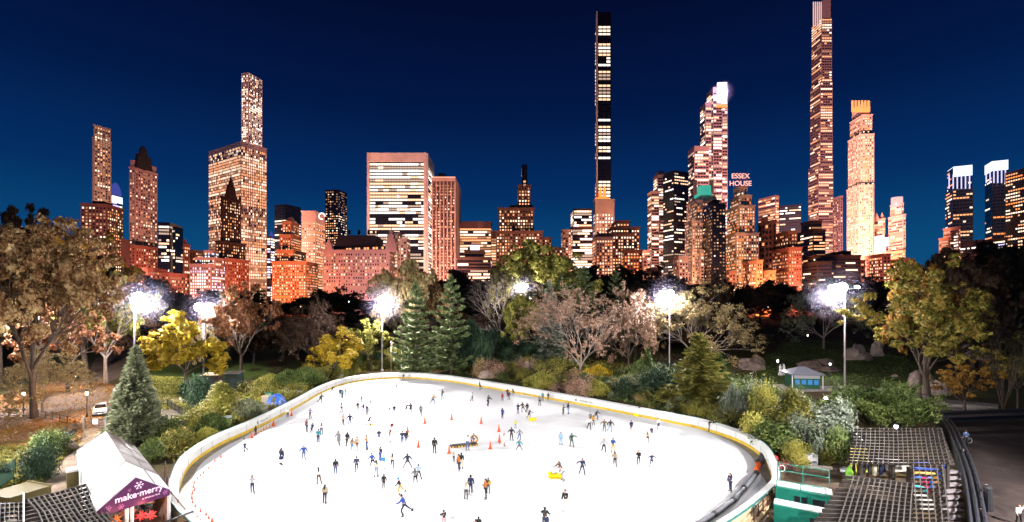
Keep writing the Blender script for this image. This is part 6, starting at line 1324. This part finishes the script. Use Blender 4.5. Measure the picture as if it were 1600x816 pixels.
m = MB(); m.bar(c-t*1.5, c+t*1.5, .05, 1.0); m.build('board', black, sgn); wl_ = mat('sign_print_white', (.7,.7,.7), .5); nb = t.cross(Vector((0,0,1))).normalized()
textmesh('Wollman Rink', .36, 'sign_lettering', wl_, sgn, frame(c+nb*.04+t*.3, t, (0,0,1)), .003); m = MB(); q = c+nb*.045-t*1.15; m.face([q+Vector((0,0,-.3)), q+t*.2, q+Vector((0,0,.33)), q-t*.2]); m.build('leaf_emblem', wl_, sgn)
for s_ in (-1.45, 1.45): m = MB(); p = c+t*s_; m.box((p.x, p.y, p.z-.45), (.06,.06,1.0)); m.build('leg', black, sgn)
cw = mat('car_paint_white', (.75,.75,.76), .2, spec=.6); cg = mat('car_glass', (.02,.02,.025), .08, spec=.8); tyre = mat('tyre_rubber', (.015,.015,.015), .8); hl = mat('headlight_lens', (.8,.8,.85), .1); chrome = mat('chrome_trim', (.5,.5,.52), .15, 1.)
def car(loc, rz, label):
    r = empty('parked_car', loc, label, 'car', None, rz)                       # nose towards -Y
    prof = [(-2.25,.35,.55,.80),(-2.15,.28,.78,.88),(-1.4,.25,.95,.92),(-.95,.25,1.02,.93),(1.5,.25,1.05,.93),(2.1,.28,.98,.90),(2.25,.4,.8,.82)]
    m = MB()
    for y, z0, z1, hw in prof: m.v += [(-hw,y,z0),(-hw*1.0,y,(z0+z1)/2),(-hw*.9,y,z1),(hw*.9,y,z1),(hw,y,(z0+z1)/2),(hw,y,z0)]
    for i in range(len(prof)-1):
        for j in range(6): j2 = (j+1) % 6; m.f.append((6*i+j, 6*i+j2, 6*i+6+j2, 6*i+6+j)); m.m.append(0)
    m.f.append(tuple(range(5,-1,-1))); m.f.append(tuple(range(36,42))); m.m += [0,0]; b_ = m.build('body', cw, r, local=True)
    bv = b_.modifiers.new('b', 'BEVEL'); bv.width = .05; bv.segments = 2
    m = MB(); cab = [(-.98,1.0,.80),(-.3,1.56,.66),(1.2,1.60,.66),(1.95,1.04,.78)]
    for y, z, hw in cab: m.v += [(-hw,y,z),(hw,y,z)]
    m.v += [(-.84,-.95,.95),(.84,-.95,.95),(-.84,2.0,.95),(.84,2.0,.95)]
    for i in range(3): m.f.append((2*i,2*i+1,2*i+3,2*i+2)); m.m.append(0)
    m.f += [(0,2,4,6,10,8),(1,9,11,7,5,3),(8,9,1,0),(6,7,11,10)]; m.m += [0]*4; m.build('cabin', cw, r, local=True)
    m = MB(); m.face([(-.72,-.95,1.09),(.72,-.95,1.09),(.60,-.36,1.545),(-.60,-.36,1.545)]); m.build('windscreen', cg, r, local=True)
    for s_ in (-1,1):
        m = MB(); m.face([(s_*.80,-.6,1.1),(s_*.70,-.2,1.5),(s_*.69,1.1,1.53),(s_*.79,1.6,1.12)]); m.build('side_window', cg, r, local=True)
        m = MB(); m.box((s_*.62,-2.16,.70), (.38,.12,.16)); m.build('headlight', hl, r, local=True); m = MB(); m.box((s_*1.0,-.7,1.08), (.2,.12,.14)); m.build('mirror', cw, r, local=True)
        for y in (-1.4,1.35): m = MB(); m.tube([(s_*.72,y,.33),(s_*.93,y,.33)], .33, 16); w_ = m.build('wheel', tyre, r, local=True); m = MB(); m.tube([(s_*.92,y,.33),(s_*.95,y,.33)], .2, 10); m.build('rim', chrome, w_, local=True)
    m = MB(); m.box((0,-2.22,.55), (.9,.06,.2)); m.build('grille', tyre, r, local=True); m = MB(); m.box((0,-2.27,.42), (.5,.02,.12)); m.build('number_plate', sw, r, local=True); m = MB(); m.box((0,-2.2,.3), (1.7,.14,.12)); m.build('bumper', tyre, r, local=True)
    return r
gcar = G(156,650); car(gcar+Vector((-1,1.3,.04)), R(38), 'white car parked facing the gate'); car(G(186,618)+Vector((0,1,  .04)), R(60), 'white car half hidden behind the grey green conifer')
# ------------------------------------------------------------------ work yard left of the rink
dg_ = mat('shed_green', (.03,.05,.045), .6, var=.15, scale=2); brn = mat('shed_brown', (.07,.045,.035), .7, var=.2, scale=2)
def rf(w_, d_, z, mm, over=.15, slope=.3):
    def f(root): m = MB(); m.v = [(-w_/2-over,-d_/2-over,z),(w_/2+over,-d_/2-over,z),(w_/2+over,d_/2+over,z+slope),(-w_/2-over,d_/2+over,z+slope),(-w_/2-over,-d_/2-over,z+.1),(w_/2+over,-d_/2-over,z+.1),(w_/2+over,d_/2+over,z+slope+.1),(-w_/2-over,d_/2+over,z+slope+.1)]; m.f = [(0,3,2,1),(4,5,6,7),(0,1,5,4),(1,2,6,5),(2,3,7,6),(3,0,4,7)]; m.m = [0]*6; m.build('roof', mm, root, local=True); m = MB(); m.box((w_*.1,-d_/2-.02,z*.45), (w_*.4,.04,z*.85)); m.build('door', mat('shed_door', (.04,.055,.05), .5), root, local=True)
    return f
boxy('garden_shed', 'dark green shed with a pale flat roof behind the reeds', 'shed', G(366,606), (2.9,2.4,3.1), dg_, .1, extra=rf(2.9,2.4,3.1,conc))
boxy('garden_shed', 'brown shed left of the dark green shed', 'shed', G(332,604), (3.6,2.4,2.5), brn, .1, extra=rf(3.6,2.4,2.5,tan))
m = MB(); p = G(344,602); m.box((0,0,1.2), (1.5,.08,2.1)); o = m.build('door_panel', oly, None); o.location = p+Vector((0,-1.4,0)); tag(o, 'yellow panel leaning between the two sheds', 'panel')
wood = mat('stacked_timber', (.16,.12,.09), .8, var=.4, scale=3)
for i, (dx, z, w_) in enumerate(((0,.12,3.4),(0.1,.36,3.2),(-.1,.6,3.3),(.2,.82,2.6))): m = MB(); m.box((0,0,0), (w_,.8-.08*i,.2)); o = m.build('timber_beam', wood, None); o.location = G(377,632)+Vector((dx,0,z)); o.rotation_euler = (0,0,.15+.03*i); tag(o, ('lowest beam','second beam','third beam','top beam')[i]+' of the timber stack below the green shed', 'timber', 'stacked timber beams')
blue = mat('tarpaulin_blue', (.015,.10,.55), .45, var=.15, scale=2)
gt_ = G(433,632); m = MB(); rr = random.Random(3); n = 12
for i in range(n+1):
    for j in range(n+1): u, v = i/n-.5, j/n-.5; e = max(abs(u), abs(v))*2; m.v.append((u*3.0, v*2.2-.2*e, 1.75*(1-e**3*.95)+.12*math.sin(u*17)*math.sin(v*13+1)+rr.uniform(-.05,.05)-(0.25 if u > .2 else 0)))
for i in range(n):
    for j in range(n): q_ = i*(n+1)+j; m.f.append((q_, q_+n+1, q_+n+2, q_+1)); m.m.append(0)
o = m.build('tarpaulin', blue); o.location = gt_; o.modifiers.new('s','SOLIDIFY').thickness = .04; tag(o, 'bright blue tarpaulin thrown over goods by the wall', 'tarpaulin')
gb = mat('crate_green', (.01,.16,.07), .5)
for i, (px, py, s, mm, l) in enumerate(((421,622,(1.2,.9,1.),gb,'green crate behind the blue tarpaulin'),(438,620,(1.1,.9,.9),gb,'second green crate right of the tarpaulin top'),(414,633,(1.,.8,1.5),tan,'tan carton stack touching the tarpaulin'),(396,640,(1.3,1.,.9),dg_,'dark green bin left of the cartons'),(404,640,(.8,.6,.7),white,'white sack box beside the dark green bin'),(445,618,(1.,.8,.8),white,'white box right of the green crates'),(352,668,(1.2,.9,1.5),mat('slatted_white',(.45,.5,.5),.5),'white slatted box on the bank below the conical bush'))):
    def ex(root, s=s):
        for k in range(3): m = MB(); m.box((0,-s[1]/2-.015,s[2]*(.2+.3*k)), (s[0]*.9,.03,s[2]*.12)); m.build('slat', black if 'slat' in l else steel, root, local=True)
    boxy('storage_box', l, 'box', G(px, py), s, mm, .2*i, .06, extra=ex)
for i, (px, py, l) in enumerate(((455,622,'tangle of metal chairs right of the blue tarpaulin'),(500,598,'stack of bare metal frames above the far left wall bend'),(512,592,'second metal frame stack beside the first'))):
    rr = random.Random(i); g_ = G(px, py); m = MB()
    for k in range(16): a = rr.uniform(0,3.14); c = g_+Vector((rr.uniform(-1.6,1.6), rr.uniform(-.8,.8), rr.uniform(.2,1.3))); dv = Vector((math.cos(a), rr.uniform(-.3,.3), math.sin(a)))*rr.uniform(.5,1.); m.bar(c-dv, c+dv, .05, .05)
    tag(m.build('scrap_pile', steel), l, 'metal frames')
m = MB(); g_ = G(318,668); t = Vector((1,-.35,0)).normalized()
for z in (1.1,.6): m.bar(g_-t*1.6+Vector((0,0,z)), g_+t*1.6+Vector((0,0,z)), .07, .07)
for s_ in (-1.6, 1.6): m.bar(g_+t*s_, g_+t*s_+Vector((0,0,1.12)), .07, .07)
tag(m.build('metal_barrier', steel), 'shiny metal barrier on the bank above the boulders', 'barrier')
fence('wire_fence', 'thin dark fence below the small lawn', [G(225,640), G(262,636), G(286,650)], 1.2, black)
m = MB(); g_ = G(520,592); m.bar(g_+Vector((-2.0,0,.55)), g_+Vector((2.2,.6,.55)), .1, 1.0); tag(m.build('low_barrier', white), 'low white barrier behind the far left wall bend', 'barrier')
# bollards of rock
rock = mat('schist_rock', (.16,.11,.09), .85, var=.4, scale=1.2, bump=.5); rockp = mat('pale_rock', (.36,.27,.22), .85, var=.3, scale=1., bump=.5)
for i, (px, py, w_, h_, mm, l) in enumerate(((290,682,44,20,rock,'flat brown outcrop below the metal barrier'),(335,668,34,12,rock,'flat rock slab left of the white slatted box'),(314,687,26,8,rock,'boulder behind the lower left wall'),(366,661,14,8,rockp,'pinkish boulder touching the left wall'),(340,680,14,6,rockp,'small pale boulder by the left wall'),(425,645,22,8,rock,'brown boulder below the blue tarpaulin'),(505,583,14,8,rockp,'pale boulder at the top left of the rink'),
    (766,590,30,14,rockp,'pinkish boulder behind the wall, left of the dark stone'),(822,594,20,22,rock,'tall dark stone between pinkish mounds'),(840,588,26,16,rockp,'pale stone right of the tall dark stone'),(1176,575,42,14,rock,'low grey outcrop left of the lawn'),(1337,560,34,18,rockp,'rounded boulder behind the tallest lamp pole'),(1371,556,22,18,rockp,'rounded boulder right of the tallest lamp pole'),(1357,562,14,8,rock,'small rock between two rounded boulders'),(1398,590,10,4,rockp,'white stone on the lawn'),(1442,612,44,26,rockp,'bright pale outcrop left of the big tree trunk'),(1462,615,40,18,rockp,'bright pale outcrop right of the big tree trunk'),(1520,560,60,20,rockp,'pale outcrop behind the upright bare tree'),(1278,578,60,14,rock,'broad low outcrop behind the kiosk'),(108,702,24,14,rockp,'tan rock beside the tent path'))):
    g_ = G(px, py); k = g_.y/FPX; m = MB(); m.blob((0,0,0), (w_*k/2, w_*k*.35, h_*k), i+3, 18, .26); o = m.build('boulder', mm, None, False); o.location = g_; tag(o, l, 'boulder')
# flag poles, statues
for px, base, top, l, fl_ in ((611,580,533,'thin flagpole with a small red and white flag','f'),(627,588,544,'plain thin pole right of the flagpole','')):
    g_ = G(px, base); h = CZ+(HY-top)/FPX*g_.y-g_.z; r = empty('flagpole', g_, l, 'pole'); m = MB(); m.tube([g_, g_+Vector((0,0,h))], [.09,.05], 8); m.build('pole', white, r, True)
    m = MB(); m.lathe(g_+Vector((0,0,h)), [(.02,0),(.1,.08),(.02,.16)], 8); m.build('finial', steel, r)
    if fl_:
        for k in range(7): m = MB(); m.box(g_+Vector((.32,0,h-.3-.12*k)), (.6,.03,.12)); m.build('flag_stripe', sr if k % 2 == 0 else sw, r)
        m = MB(); m.box(g_+Vector((.2,-.01,h-.42)), (.3,.04,.36)); m.build('flag_canton', mat('flag_blue', (.02,.03,.2), .7), r)
for dx, l in ((-.45,'left of the two pale statues on the dark lawn'),(.45,'right of the two pale statues on the dark lawn')):
    d = 118.; x = (1222-CX)/FPX*d+dx; z = CZ-(540-HY)/FPX*d; g_ = Vector((x, d, th(x, d))); m = MB(); m.lathe(g_, [(.5,0),(.5,.5),(.3,.6),(.34,1.2),(.28,1.6),(.36,2.1),(.14,2.35),(.17,2.55),(.05,2.75)], 8)
    tag(m.build('statue', mat('statue_marble', (.6,.58,.55), .6)), l, 'statue', 'pale statues')
# ------------------------------------------------------------------ kiosk
g_ = G(1253,606); k = g_.y/FPX; W = 38*k; kio = empty('kiosk', g_, 'green park kiosk with a grey hipped roof and blue posters', 'kiosk', rz=R(-6)); H = 22*k
m = MB(); m.box((0,0,H/2), (W,W*.8,H)); m.build('wall', mat('kiosk_green', (.02,.09,.05), .6, var=.3, scale=3), kio, local=True)
m = MB(); m.v = [(-W*.64,-W*.52,H),(W*.64,-W*.52,H),(W*.64,W*.52,H),(-W*.64,W*.52,H),(-W*.64,-W*.52,H+.22),(W*.64,-W*.52,H+.22),(W*.64,W*.52,H+.22),(-W*.64,W*.52,H+.22),(-W*.12,0,H+1.5),(W*.12,0,H+1.5)]; m.f = [(3,2,1,0),(0,1,5,4),(1,2,6,5),(2,3,7,6),(3,0,4,7),(4,5,9,8),(5,6,9),(6,7,8,9),(7,4,8)]; m.m = [0]*9; m.build('roof', mat('kiosk_roof', (.17,.17,.20), .5), kio, local=True)
m = MB(); m.box((0,-W*.4-.03,H*.86), (W*.98,.08,H*.22)); m.build('fascia', mat('kiosk_fascia', (.45,.45,.45), .5), kio, local=True)
for i in range(4): m = MB(); m.box((-W*.36+i*W*.24,-W*.4-.04,H*.5), (W*.17,.06,H*.34)); m.build('poster', mat('poster_blue', (.05,.22,.5), .4, emit=(.04,.22,.5), es=.08), kio, local=True)
for sx_ in (-1,1): m = MB(); m.box((sx_*W*.58,-W*.46,H/2), (.14,.14,H)); m.build('post', white, kio, local=True)
m = MB(); g2 = G(1200,612); m.box((0,0,.6), (1.4,.06,.9)); m.box((-.5,0,.1), (.06,.06,.4)); m.box((.5,0,.1), (.06,.06,.4)); o = m.build('notice_board', black); o.location = g2; tag(o, 'small black notice board left of the kiosk', 'sign')
fence('iron_fence', 'thin fence along the park path left of the kiosk', [G(1140,600), G(1168,612), G(1200,618)], 1.1, black, pickets=False)
# ------------------------------------------------------------------ pergolas
def pergola(label, beams, slats, z, posts, wm_, sm_, bw=.16, bh=.3, sw_=.07, loc=None):
    r = empty('pergola', P(*loc, z).to_2d().to_3d(), label, 'pergola')
    for a in beams: pts = [P(*q, z) for q in a]; m = MB(); [m.bar(p, q, bw, bh) for p, q in zip(pts, pts[1:])]; m.build('beam', wm_, r)
    for a in slats: pts = [P(*q, z+bh*.5+.06) for q in a]; m = MB(); [m.bar(p, q, sw_, .1) for p, q in zip(pts, pts[1:])]; m.build('slat', sm_, r)
    for q in posts: p = P(*q, z); m = MB(); m.box((p.x, p.y, p.z/2-.1), (.24,.24,p.z-.1)); m.build('post', wm_, r)
    return r
slm = mat('weathered_grey_slat', (.05,.04,.037), .8, var=.3, scale=3)
lb = [[(40-i*1.5, 783+i*6.6), (90, 771+i*6.5), (141+i*3.4, 756+i*6.1)] for i in range(13)]
ls = [[(44+i*8.2, 782-i*2.1), (60+i*9.2, 800+i*.5), (76+i*10.8, 838)] for i in range(13)]
pergola('dark slatted pergola at the lower left in front of the tent', lb, ls, 2.9, [(60,784),(120,770),(150,800),(90,815)], darkwood, slm, .13, .22, .06, loc=(100,800))
lb2 = [[(-20, 790+i*7), (38, 787+i*7)] for i in range(8)]; ls2 = [[(1+i*7, 786), (-2+i*8, 846)] for i in range(6)]
pergola('low dark lattice at the far lower left corner', lb2, ls2, 2.6, [(6,792),(32,790)], black, slm, .1, .14, .05, loc=(10,800))
m = MB(); p, q_ = P(37,772,3.1), P(37,830,3.1); m.box((p.x, p.y, 1.6), (.08,.08,3.2)); m.bar(p, q_, .08, .08); tag(m.build('white_rail_post', white), 'white rail between the two lattices at lower left', 'rail')
ub = [[(1336-i*1.0, 671+i*4.6), (1400, 671.5+i*4.9), (1470+i*1.9, 670+i*5.0)] for i in range(12)]
us = [[(1340+i*6.9, 669+.3*math.sin(i)), (1338+i*7.3, 695), (1331+i*8.1, 726)] for i in range(20)]
pergola('upper dark pergola grid beyond the yellow chair', ub, us, 3.1, [(1345,724),(1395,724),(1420,727),(1480,724),(1350,676),(1450,676)], darkwood, slm, .13, .2, .06, loc=(1400,700))
mb_ = [[(1320-i*4.4, 745+i*6.6), (1360-i*1., 749+i*6.4), (1422+i*.6, 757+i*6.1)] for i in range(14)]
ms = [[(1334+i*8.4, 745+i*1.0), (1325+i*9.0, 772+i*.6), (1306+i*10.4, 832)] for i in range(12)]
pergola('lower left dark pergola fan above the yard', mb_, ms, 3.1, [(1330,750),(1420,760),(1310,800)], darkwood, slm, .15, .24, .07, loc=(1360,790))
rb = [[(1424, 728+i*7), (1450, 729+i*7.0), (1474+i*.8, 729+i*7)] for i in range(16)]
rs = [[(1427+i*9, 726), (1430+i*9.6, 770), (1434+i*10.2, 836)] for i in range(6)]
pergola('lower right dark pergola bay over the coloured stalls', rb, rs, 3.1, [(1424,730),(1474,730),(1440,806)], darkwood, slm, .1, .16, .06, loc=(1450,790))
# things under the pergola
ych = mat('chair_yellow', (.75,.68,.12), .5)
c = P(1342,738,.0)+Vector((0,0,1.2)); r = empty('lounge_chair', c, 'pale yellow slatted chair between the pergola bays', 'chair')
for k in range(6): m = MB(); m.box(c+Vector((-.75+k*.3,0,.75)), (.22,.06,1.3)); m.build('back_slat', ych, r)
m = MB(); m.box(c+Vector((0,-.4,.1)), (1.8,.8,.1)); m.build('seat', ych, r)
for s_ in (-.8,.8):
    for t_ in (0,-.7): m = MB(); m.box(c+Vector((s_,t_,-.55)), (.1,.1,1.3)); m.build('leg', ych, r)
m = MB(); m.blob(P(1327,741,.5), (.35,.3,.8), 4, 10, .15); tag(m.build('bag', mat('bag_lime', (.2,.5,.05), .6)), 'lime green bag left of the yellow chair', 'bag')
m = MB(); m.blob(P(1322,735,.4), (.6,.4,.35), 5, 10, .1); tag(m.build('sack', steel), 'grey sack left of the lime bag', 'sack')
for px, c1, l in ((1367,'cream','pale jacket hanging behind the pergola'),(1360,'charcoal','dark jacket hanging left of the pale one'),(1376,'navy','navy jacket hanging right of the pale one')):
    p = P(px, 745, 1.2); m = MB(); m.tube([p+Vector((0,0,.2)), p+Vector((0,0,1.)), p+Vector((0,0,1.5))], [.3,.32,.1], 8, flat=.5); [m.tube([p+Vector((s_*.28,0,1.35)), p+Vector((s_*.42,0,.6))], [.09,.07], 6) for s_ in (-1,1)]; tag(m.build('hanging_jacket', cm(c1)), l, 'jacket')
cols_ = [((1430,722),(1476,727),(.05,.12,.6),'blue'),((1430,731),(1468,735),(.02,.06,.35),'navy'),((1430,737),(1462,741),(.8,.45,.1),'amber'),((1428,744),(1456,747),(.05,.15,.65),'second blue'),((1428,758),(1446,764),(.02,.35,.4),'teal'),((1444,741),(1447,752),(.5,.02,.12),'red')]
for a, b_, c1, l in cols_: m = MB(); m.bar(P(*a, 1.), P(*b_, 1.), .5, .08); pa_, pb_ = P(*a, 1.), P(*b_, 1.); m.box((pa_.x, pa_.y, .5), (.06,.4,1.)); m.box((pb_.x, pb_.y, .5), (.06,.4,1.)); tag(m.build('stall_counter', mat('counter_'+l.replace(' ','_'), c1, .4, emit=c1, es=.25)), l+' self-glowing stall counter under the right pergola bay', 'counter')  # counters emit their own colour though they are no lamps
for i, (px, py) in enumerate(((1385,728),(1400,735),(1375,772),(1390,790),(1360,806),(1395,812),(1440,790))): p = P(px, py, 0); boxy('picnic_table', f'pale table under the pergola, {["behind the hanging jackets","right of the hanging jackets","under the first beams of the fan","under the middle beams of the fan","under the left beams of the fan","at the bottom edge under the fan","under the coloured stalls"][i]}', 'table', p, (2.2,.9,.75), mat('table_pale', (.35,.33,.3), .6, var=.2), .2*i, .05)
lamp('POINT', 'pergola_light', P(1385,790,2.6), 160, (1,.8,.6), shadow_soft_size=.3); lamp('POINT', 'stall_light', P(1450,722,2.6), 150, (1,.6,.4), shadow_soft_size=.3); lamp('POINT', 'pergola_light', P(1345,775,2.6), 150, (1,.85,.7), shadow_soft_size=.3)
# steps beside the plaza wall
st_ = mat('step_stone', (.16,.14,.15), .7, var=.2, scale=2)
for i in range(13): a, b_ = P(1474+i*.5,733+i*8,1.6-i*.0), P(1496+i*1.1,732+i*8,1.6); m = MB(); m.bar(a-Vector((0,0,.3+.1*i)), b_-Vector((0,0,.3+.1*i)), .55, .16); tag(m.build('stair_step', st_), ('topmost' if i == 0 else 'bottommost' if i == 12 else 'grey')+' step of the stairs beside the black plaza railing', 'step', 'steps beside the plaza railing')
# black railing wall round the plaza
rl = [P(1464,650,1.6), P(1478,664,1.6), P(1490,690,1.6), P(1503,725,1.6), P(1512,765,1.6), P(1520,830,1.6)]; r = empty('plaza_railing', rl[0].to_2d().to_3d(), 'curving black double railing between the pergola and the dark plaza', 'railing'); pc = catmull([tuple(p) for p in rl], 5)
for off, nm in ((0,'rail'),(.55,'rail'),(1.1,'rail')):
    m = MB(); [m.bar(a+Vector((off,0,0)), b_+Vector((off,0,0)), .12, .12) for a, b_ in zip(pc, pc[1:])]; m.build(nm, mat('railing_sheen', (.05,.05,.065), .3, .3), r)
m = MB(); [m.bar(a+Vector((.55,0,-.9)), b_+Vector((.55,0,-.9)), 1.0, 1.3) for a, b_ in zip(pc, pc[1:])]; m.build('parapet', black, r)
for i, a in enumerate(pc): m = MB(); m.box((a.x, a.y, .8), (.1,.1,1.6)); m.build('post', black, r); m = MB(); m.box((a.x+1.1, a.y, .8), (.1,.1,1.6)); m.build('post', black, r)
r = empty('planter_wall', P(1530,652,0), 'long black planter wall behind the dark plaza', 'planter'); m = MB(); m.bar(P(1466,652,1.), P(1640,645,1.), .8, 1.5); m.build('body', black, r); m = MB(); m.bar(P(1466,652,1.8), P(1640,645,1.8), 1., .1); m.build('cap', mat('railing_sheen', (.05,.05,.065), .3), r)
m = MB(); p = P(1544,800,.0); m.tube([p, p+Vector((0,0,2.))], .3, 10); m.lathe(p+Vector((0,0,2.)), [(.3,0),(.25,.2),(.05,.3)], 10); tag(m.build('dark_bollard', black), 'tall dark rounded post on the plaza at lower right', 'post')
m = MB(); p = P(1508,686,.6); [m.tube([p+Vector((math.cos(a)*.33+dx, 0, math.sin(a)*.33-.2)) for a in [i*.7 for i in range(10)]], .04, 5) for dx in (-.55,.55)]; m.bar(p+Vector((-.55,0,-.1)), p+Vector((0,0,.4)), .05,.05); m.bar(p+Vector((0,0,.4)), p+Vector((.55,0,-.1)), .05,.05); m.bar(p+Vector((.3,-.3,.6)), p+Vector((.3,.3,.6)), .05,.05); tag(m.build('bicycle', steel), 'bicycle leaning beside the denim jacketed person', 'bicycle')
# green booths, deck, bikes, air units
tg = mat('booth_teal', (.008,.17,.12), .5, var=.15, scale=1.5)
def booth(a, b_, h, dpt, label, win):
    pa, pb = P(*a, h), P(*b_, h); t = (pb-pa); t.z = 0; L = t.length; t.normalize(); back = Vector((-t.y, t.x, 0)); c = (pa+pb)/2+back*dpt/2; r = empty('skate_booth', (c.x, c.y, 0), label, 'booth', None, math.atan2(t.y, t.x))
    m = MB(); m.box((0,0,h/2), (L,dpt,h)); m.build('body', tg, r, local=True); m = MB(); m.box((0,-.1,h+.06), (L*1.02,dpt*.55,.12)); m.build('counter_top', white, r, local=True)
    for x in win: m = MB(); m.box((x*L,-dpt/2-.02,h*.55), (L*.22,.06,h*.4)); m.build('window', cg, r, local=True)
    for k in range(3):
        m = MB(); x = (-.48+.48*k)*L
        m.box((x,dpt/2-.1,h+.75), (.07,.07,1.5)); m.build('rail_post', tg, r, local=True)
    for z in (1.5,.9): m = MB(); m.box((0,dpt/2-.1,h+z), (L*.96,.06,.06)); m.build('rail', tg, r, local=True)
booth((1212,761), (1300,776), 1.9, 2.0, 'teal booth with two dark windows, the farther one', (-.05,.28)); booth((1209,789), (1292,806), 1.7, 1.6, 'teal booth nearer the bottom edge', (.3,))
r = empty('timber_deck', P(1180,790,0), 'tan timber bench steps outside the near right wall', 'steps')
for k in range(3): a, b_ = P(1205+k*3,772,.45-.12*k), P(1146+k*12,825,.45-.12*k); m = MB(); m.bar(a, b_, .5, .35-.08*k); m.build('step', tan, r)
r = empty('dark_railing', P(1200,790,0), 'dark rusty railing beside the timber steps', 'railing')
for z in (.5,1.,1.35): m = MB(); m.bar(P(1211,782,0)+Vector((0,0,z)), P(1178,822,0)+Vector((0,0,z)), .06,.06); m.build('rail', rustm if z < 1.2 else black, r)
for u in range(6): p = P(1211,782,0).lerp(P(1178,822,0), u/5); m = MB(); m.box((p.x,p.y,.68), (.07,.07,1.36)); m.build('post', black, r)
redb = mat('bike_frame_red', (.5,.02,.03), .35)
for i, (px, py) in enumerate(((1214,732),(1220,729),(1226,731))):
    p = P(px, py, .4); r = empty('bicycle', p, ('red bicycle nearest the right wall bend','red bicycle in the middle of the heap','red bicycle farthest from the wall')[i], 'bicycle', 'heap of bicycles by the wall')
    for dx in (-.5,.5): m = MB(); m.tube([p+Vector((dx+math.cos(a)*.33, math.sin(a)*.1*i, math.sin(a)*.33)) for a in [k*.63 for k in range(11)]], .035, 5); m.build('wheel', tyre if i else white, r)
    m = MB(); m.tube([p+Vector(q_) for q_ in ((-.5,0,0),(-.15,0,.45),(.35,0,.5),(.5,0,0))], .035, 5); m.tube([p+Vector(q_) for q_ in ((-.15,0,.45),(0,0,0),(.35,0,.5))], .035, 5); m.build('frame', redb, r); m = MB(); m.box(p+Vector((-.18,0,.55)), (.26,.13,.06)); m.build('saddle', tyre, r); m = MB(); m.box(p+Vector((.38,0,.65)), (.04,.5,.04)); m.build('handlebar', steel, r)
m = MB(); m.blob(P(1211,716,.9), (.35,.3,.3), 2, 10, .08); tag(m.build('red_bag', mat('bag_red', (.7,.02,.02), .5)), 'red bag on top of the bicycle heap', 'bag')
def fan(root):
    m = MB(); m.lathe((0,-.46,.6), [(.3,-.01),(.3,.01)], 16); m.build('fan_grille', black, root, local=True)
for px, py, l in ((1246,722,'grey air conditioning unit, left one by the thicket'),(1258,726,'grey air conditioning unit, middle one'),(1267,724,'grey air conditioning unit, right one')): boxy('air_unit', l, 'air unit', P(px, py+4, 0), (1.,.8,1.2), mat('unit_grey', (.5,.5,.5), .5, var=.1), .1, .06, extra=fan)
m = MB(); a = [P(1302,652,2.2), P(1332,672,2.4), P(1350,690,2.4)]
[m.bar(p, q_, .06, .06) for p, q_ in zip(a, a[1:])]; [m.bar(p-Vector((0,0,.9)), q_-Vector((0,0,.9)), .06, .06) for p, q_ in zip(a, a[1:])]; [m.box((p.x, p.y, 1.2), (.07,.07,2.4)) for p in a]; tag(m.build('stair_rail', mat('rail_mint', (.35,.45,.45), .4)), 'pale stair rail between the silvery bushes and the juniper', 'railing')
r = empty('concrete_curb', P(1260,730,0), 'low concrete kerb at the foot of the thicket', 'kerb'); m = MB(); m.bar(P(1222,700,.15), P(1238,728,.15), .3, .4); m.bar(P(1238,729,.15), P(1300,732,.15), .3, .4); m.build('kerb', conc, r)
# near left railing round the tent side of the rink
fence('terrace_railing', 'brown terrace railing between the tent and the red cones', [P(272,745,0)+Vector((-.9,0,0)), P(276,785,0)+Vector((-1.0,0,0)), P(302,826,0)+Vector((-.6,0,0))], 1.5, rustm, .06, .09, .3)
m = MB(); m.bar(P(258,816,1.5), P(302,799,1.5), .12, .12); m.bar(P(258,826,1.1), P(302,812,1.1), .08, .08); tag(m.build('dark_handrail', black), 'dark handrail crossing the bottom left by the big red cone', 'handrail')
deckm = mat('terrace_deck_brown', (.2,.09,.05), .6, var=.25, scale=1.2); struct(patch('terrace_deck', [(262,745),(272,760),(285,800),(310,840),(300,900),(140,900),(150,812),(262,775)], deckm, .10))

# ------------------------------------------------------------------ labels: tell look-alikes apart by their place
bylab = {}
for o in LABELLED: bylab.setdefault(o.get('label'), []).append(o)
bpy.context.view_layer.update()
for lab, os_ in bylab.items():
    if len(os_) < 2 or os_[0].get('group') in ('dark chairs round the tent tables', 'steps beside the plaza railing', 'amber cones at the foot of the left wall', 'red cones in a curved row'): continue
    os_.sort(key=lambda o: topx(o.location)[0]); words_ = ['left one', 'right one'] if len(os_) == 2 else ['left one', 'middle one', 'right one'] if len(os_) == 3 else [f'{w_} from left' for w_ in ('first','second','third','fourth','fifth','sixth','seventh','eighth','ninth','tenth')]
    for o, w_ in zip(os_, words_): o['label'] = f'{lab}, {w_}'
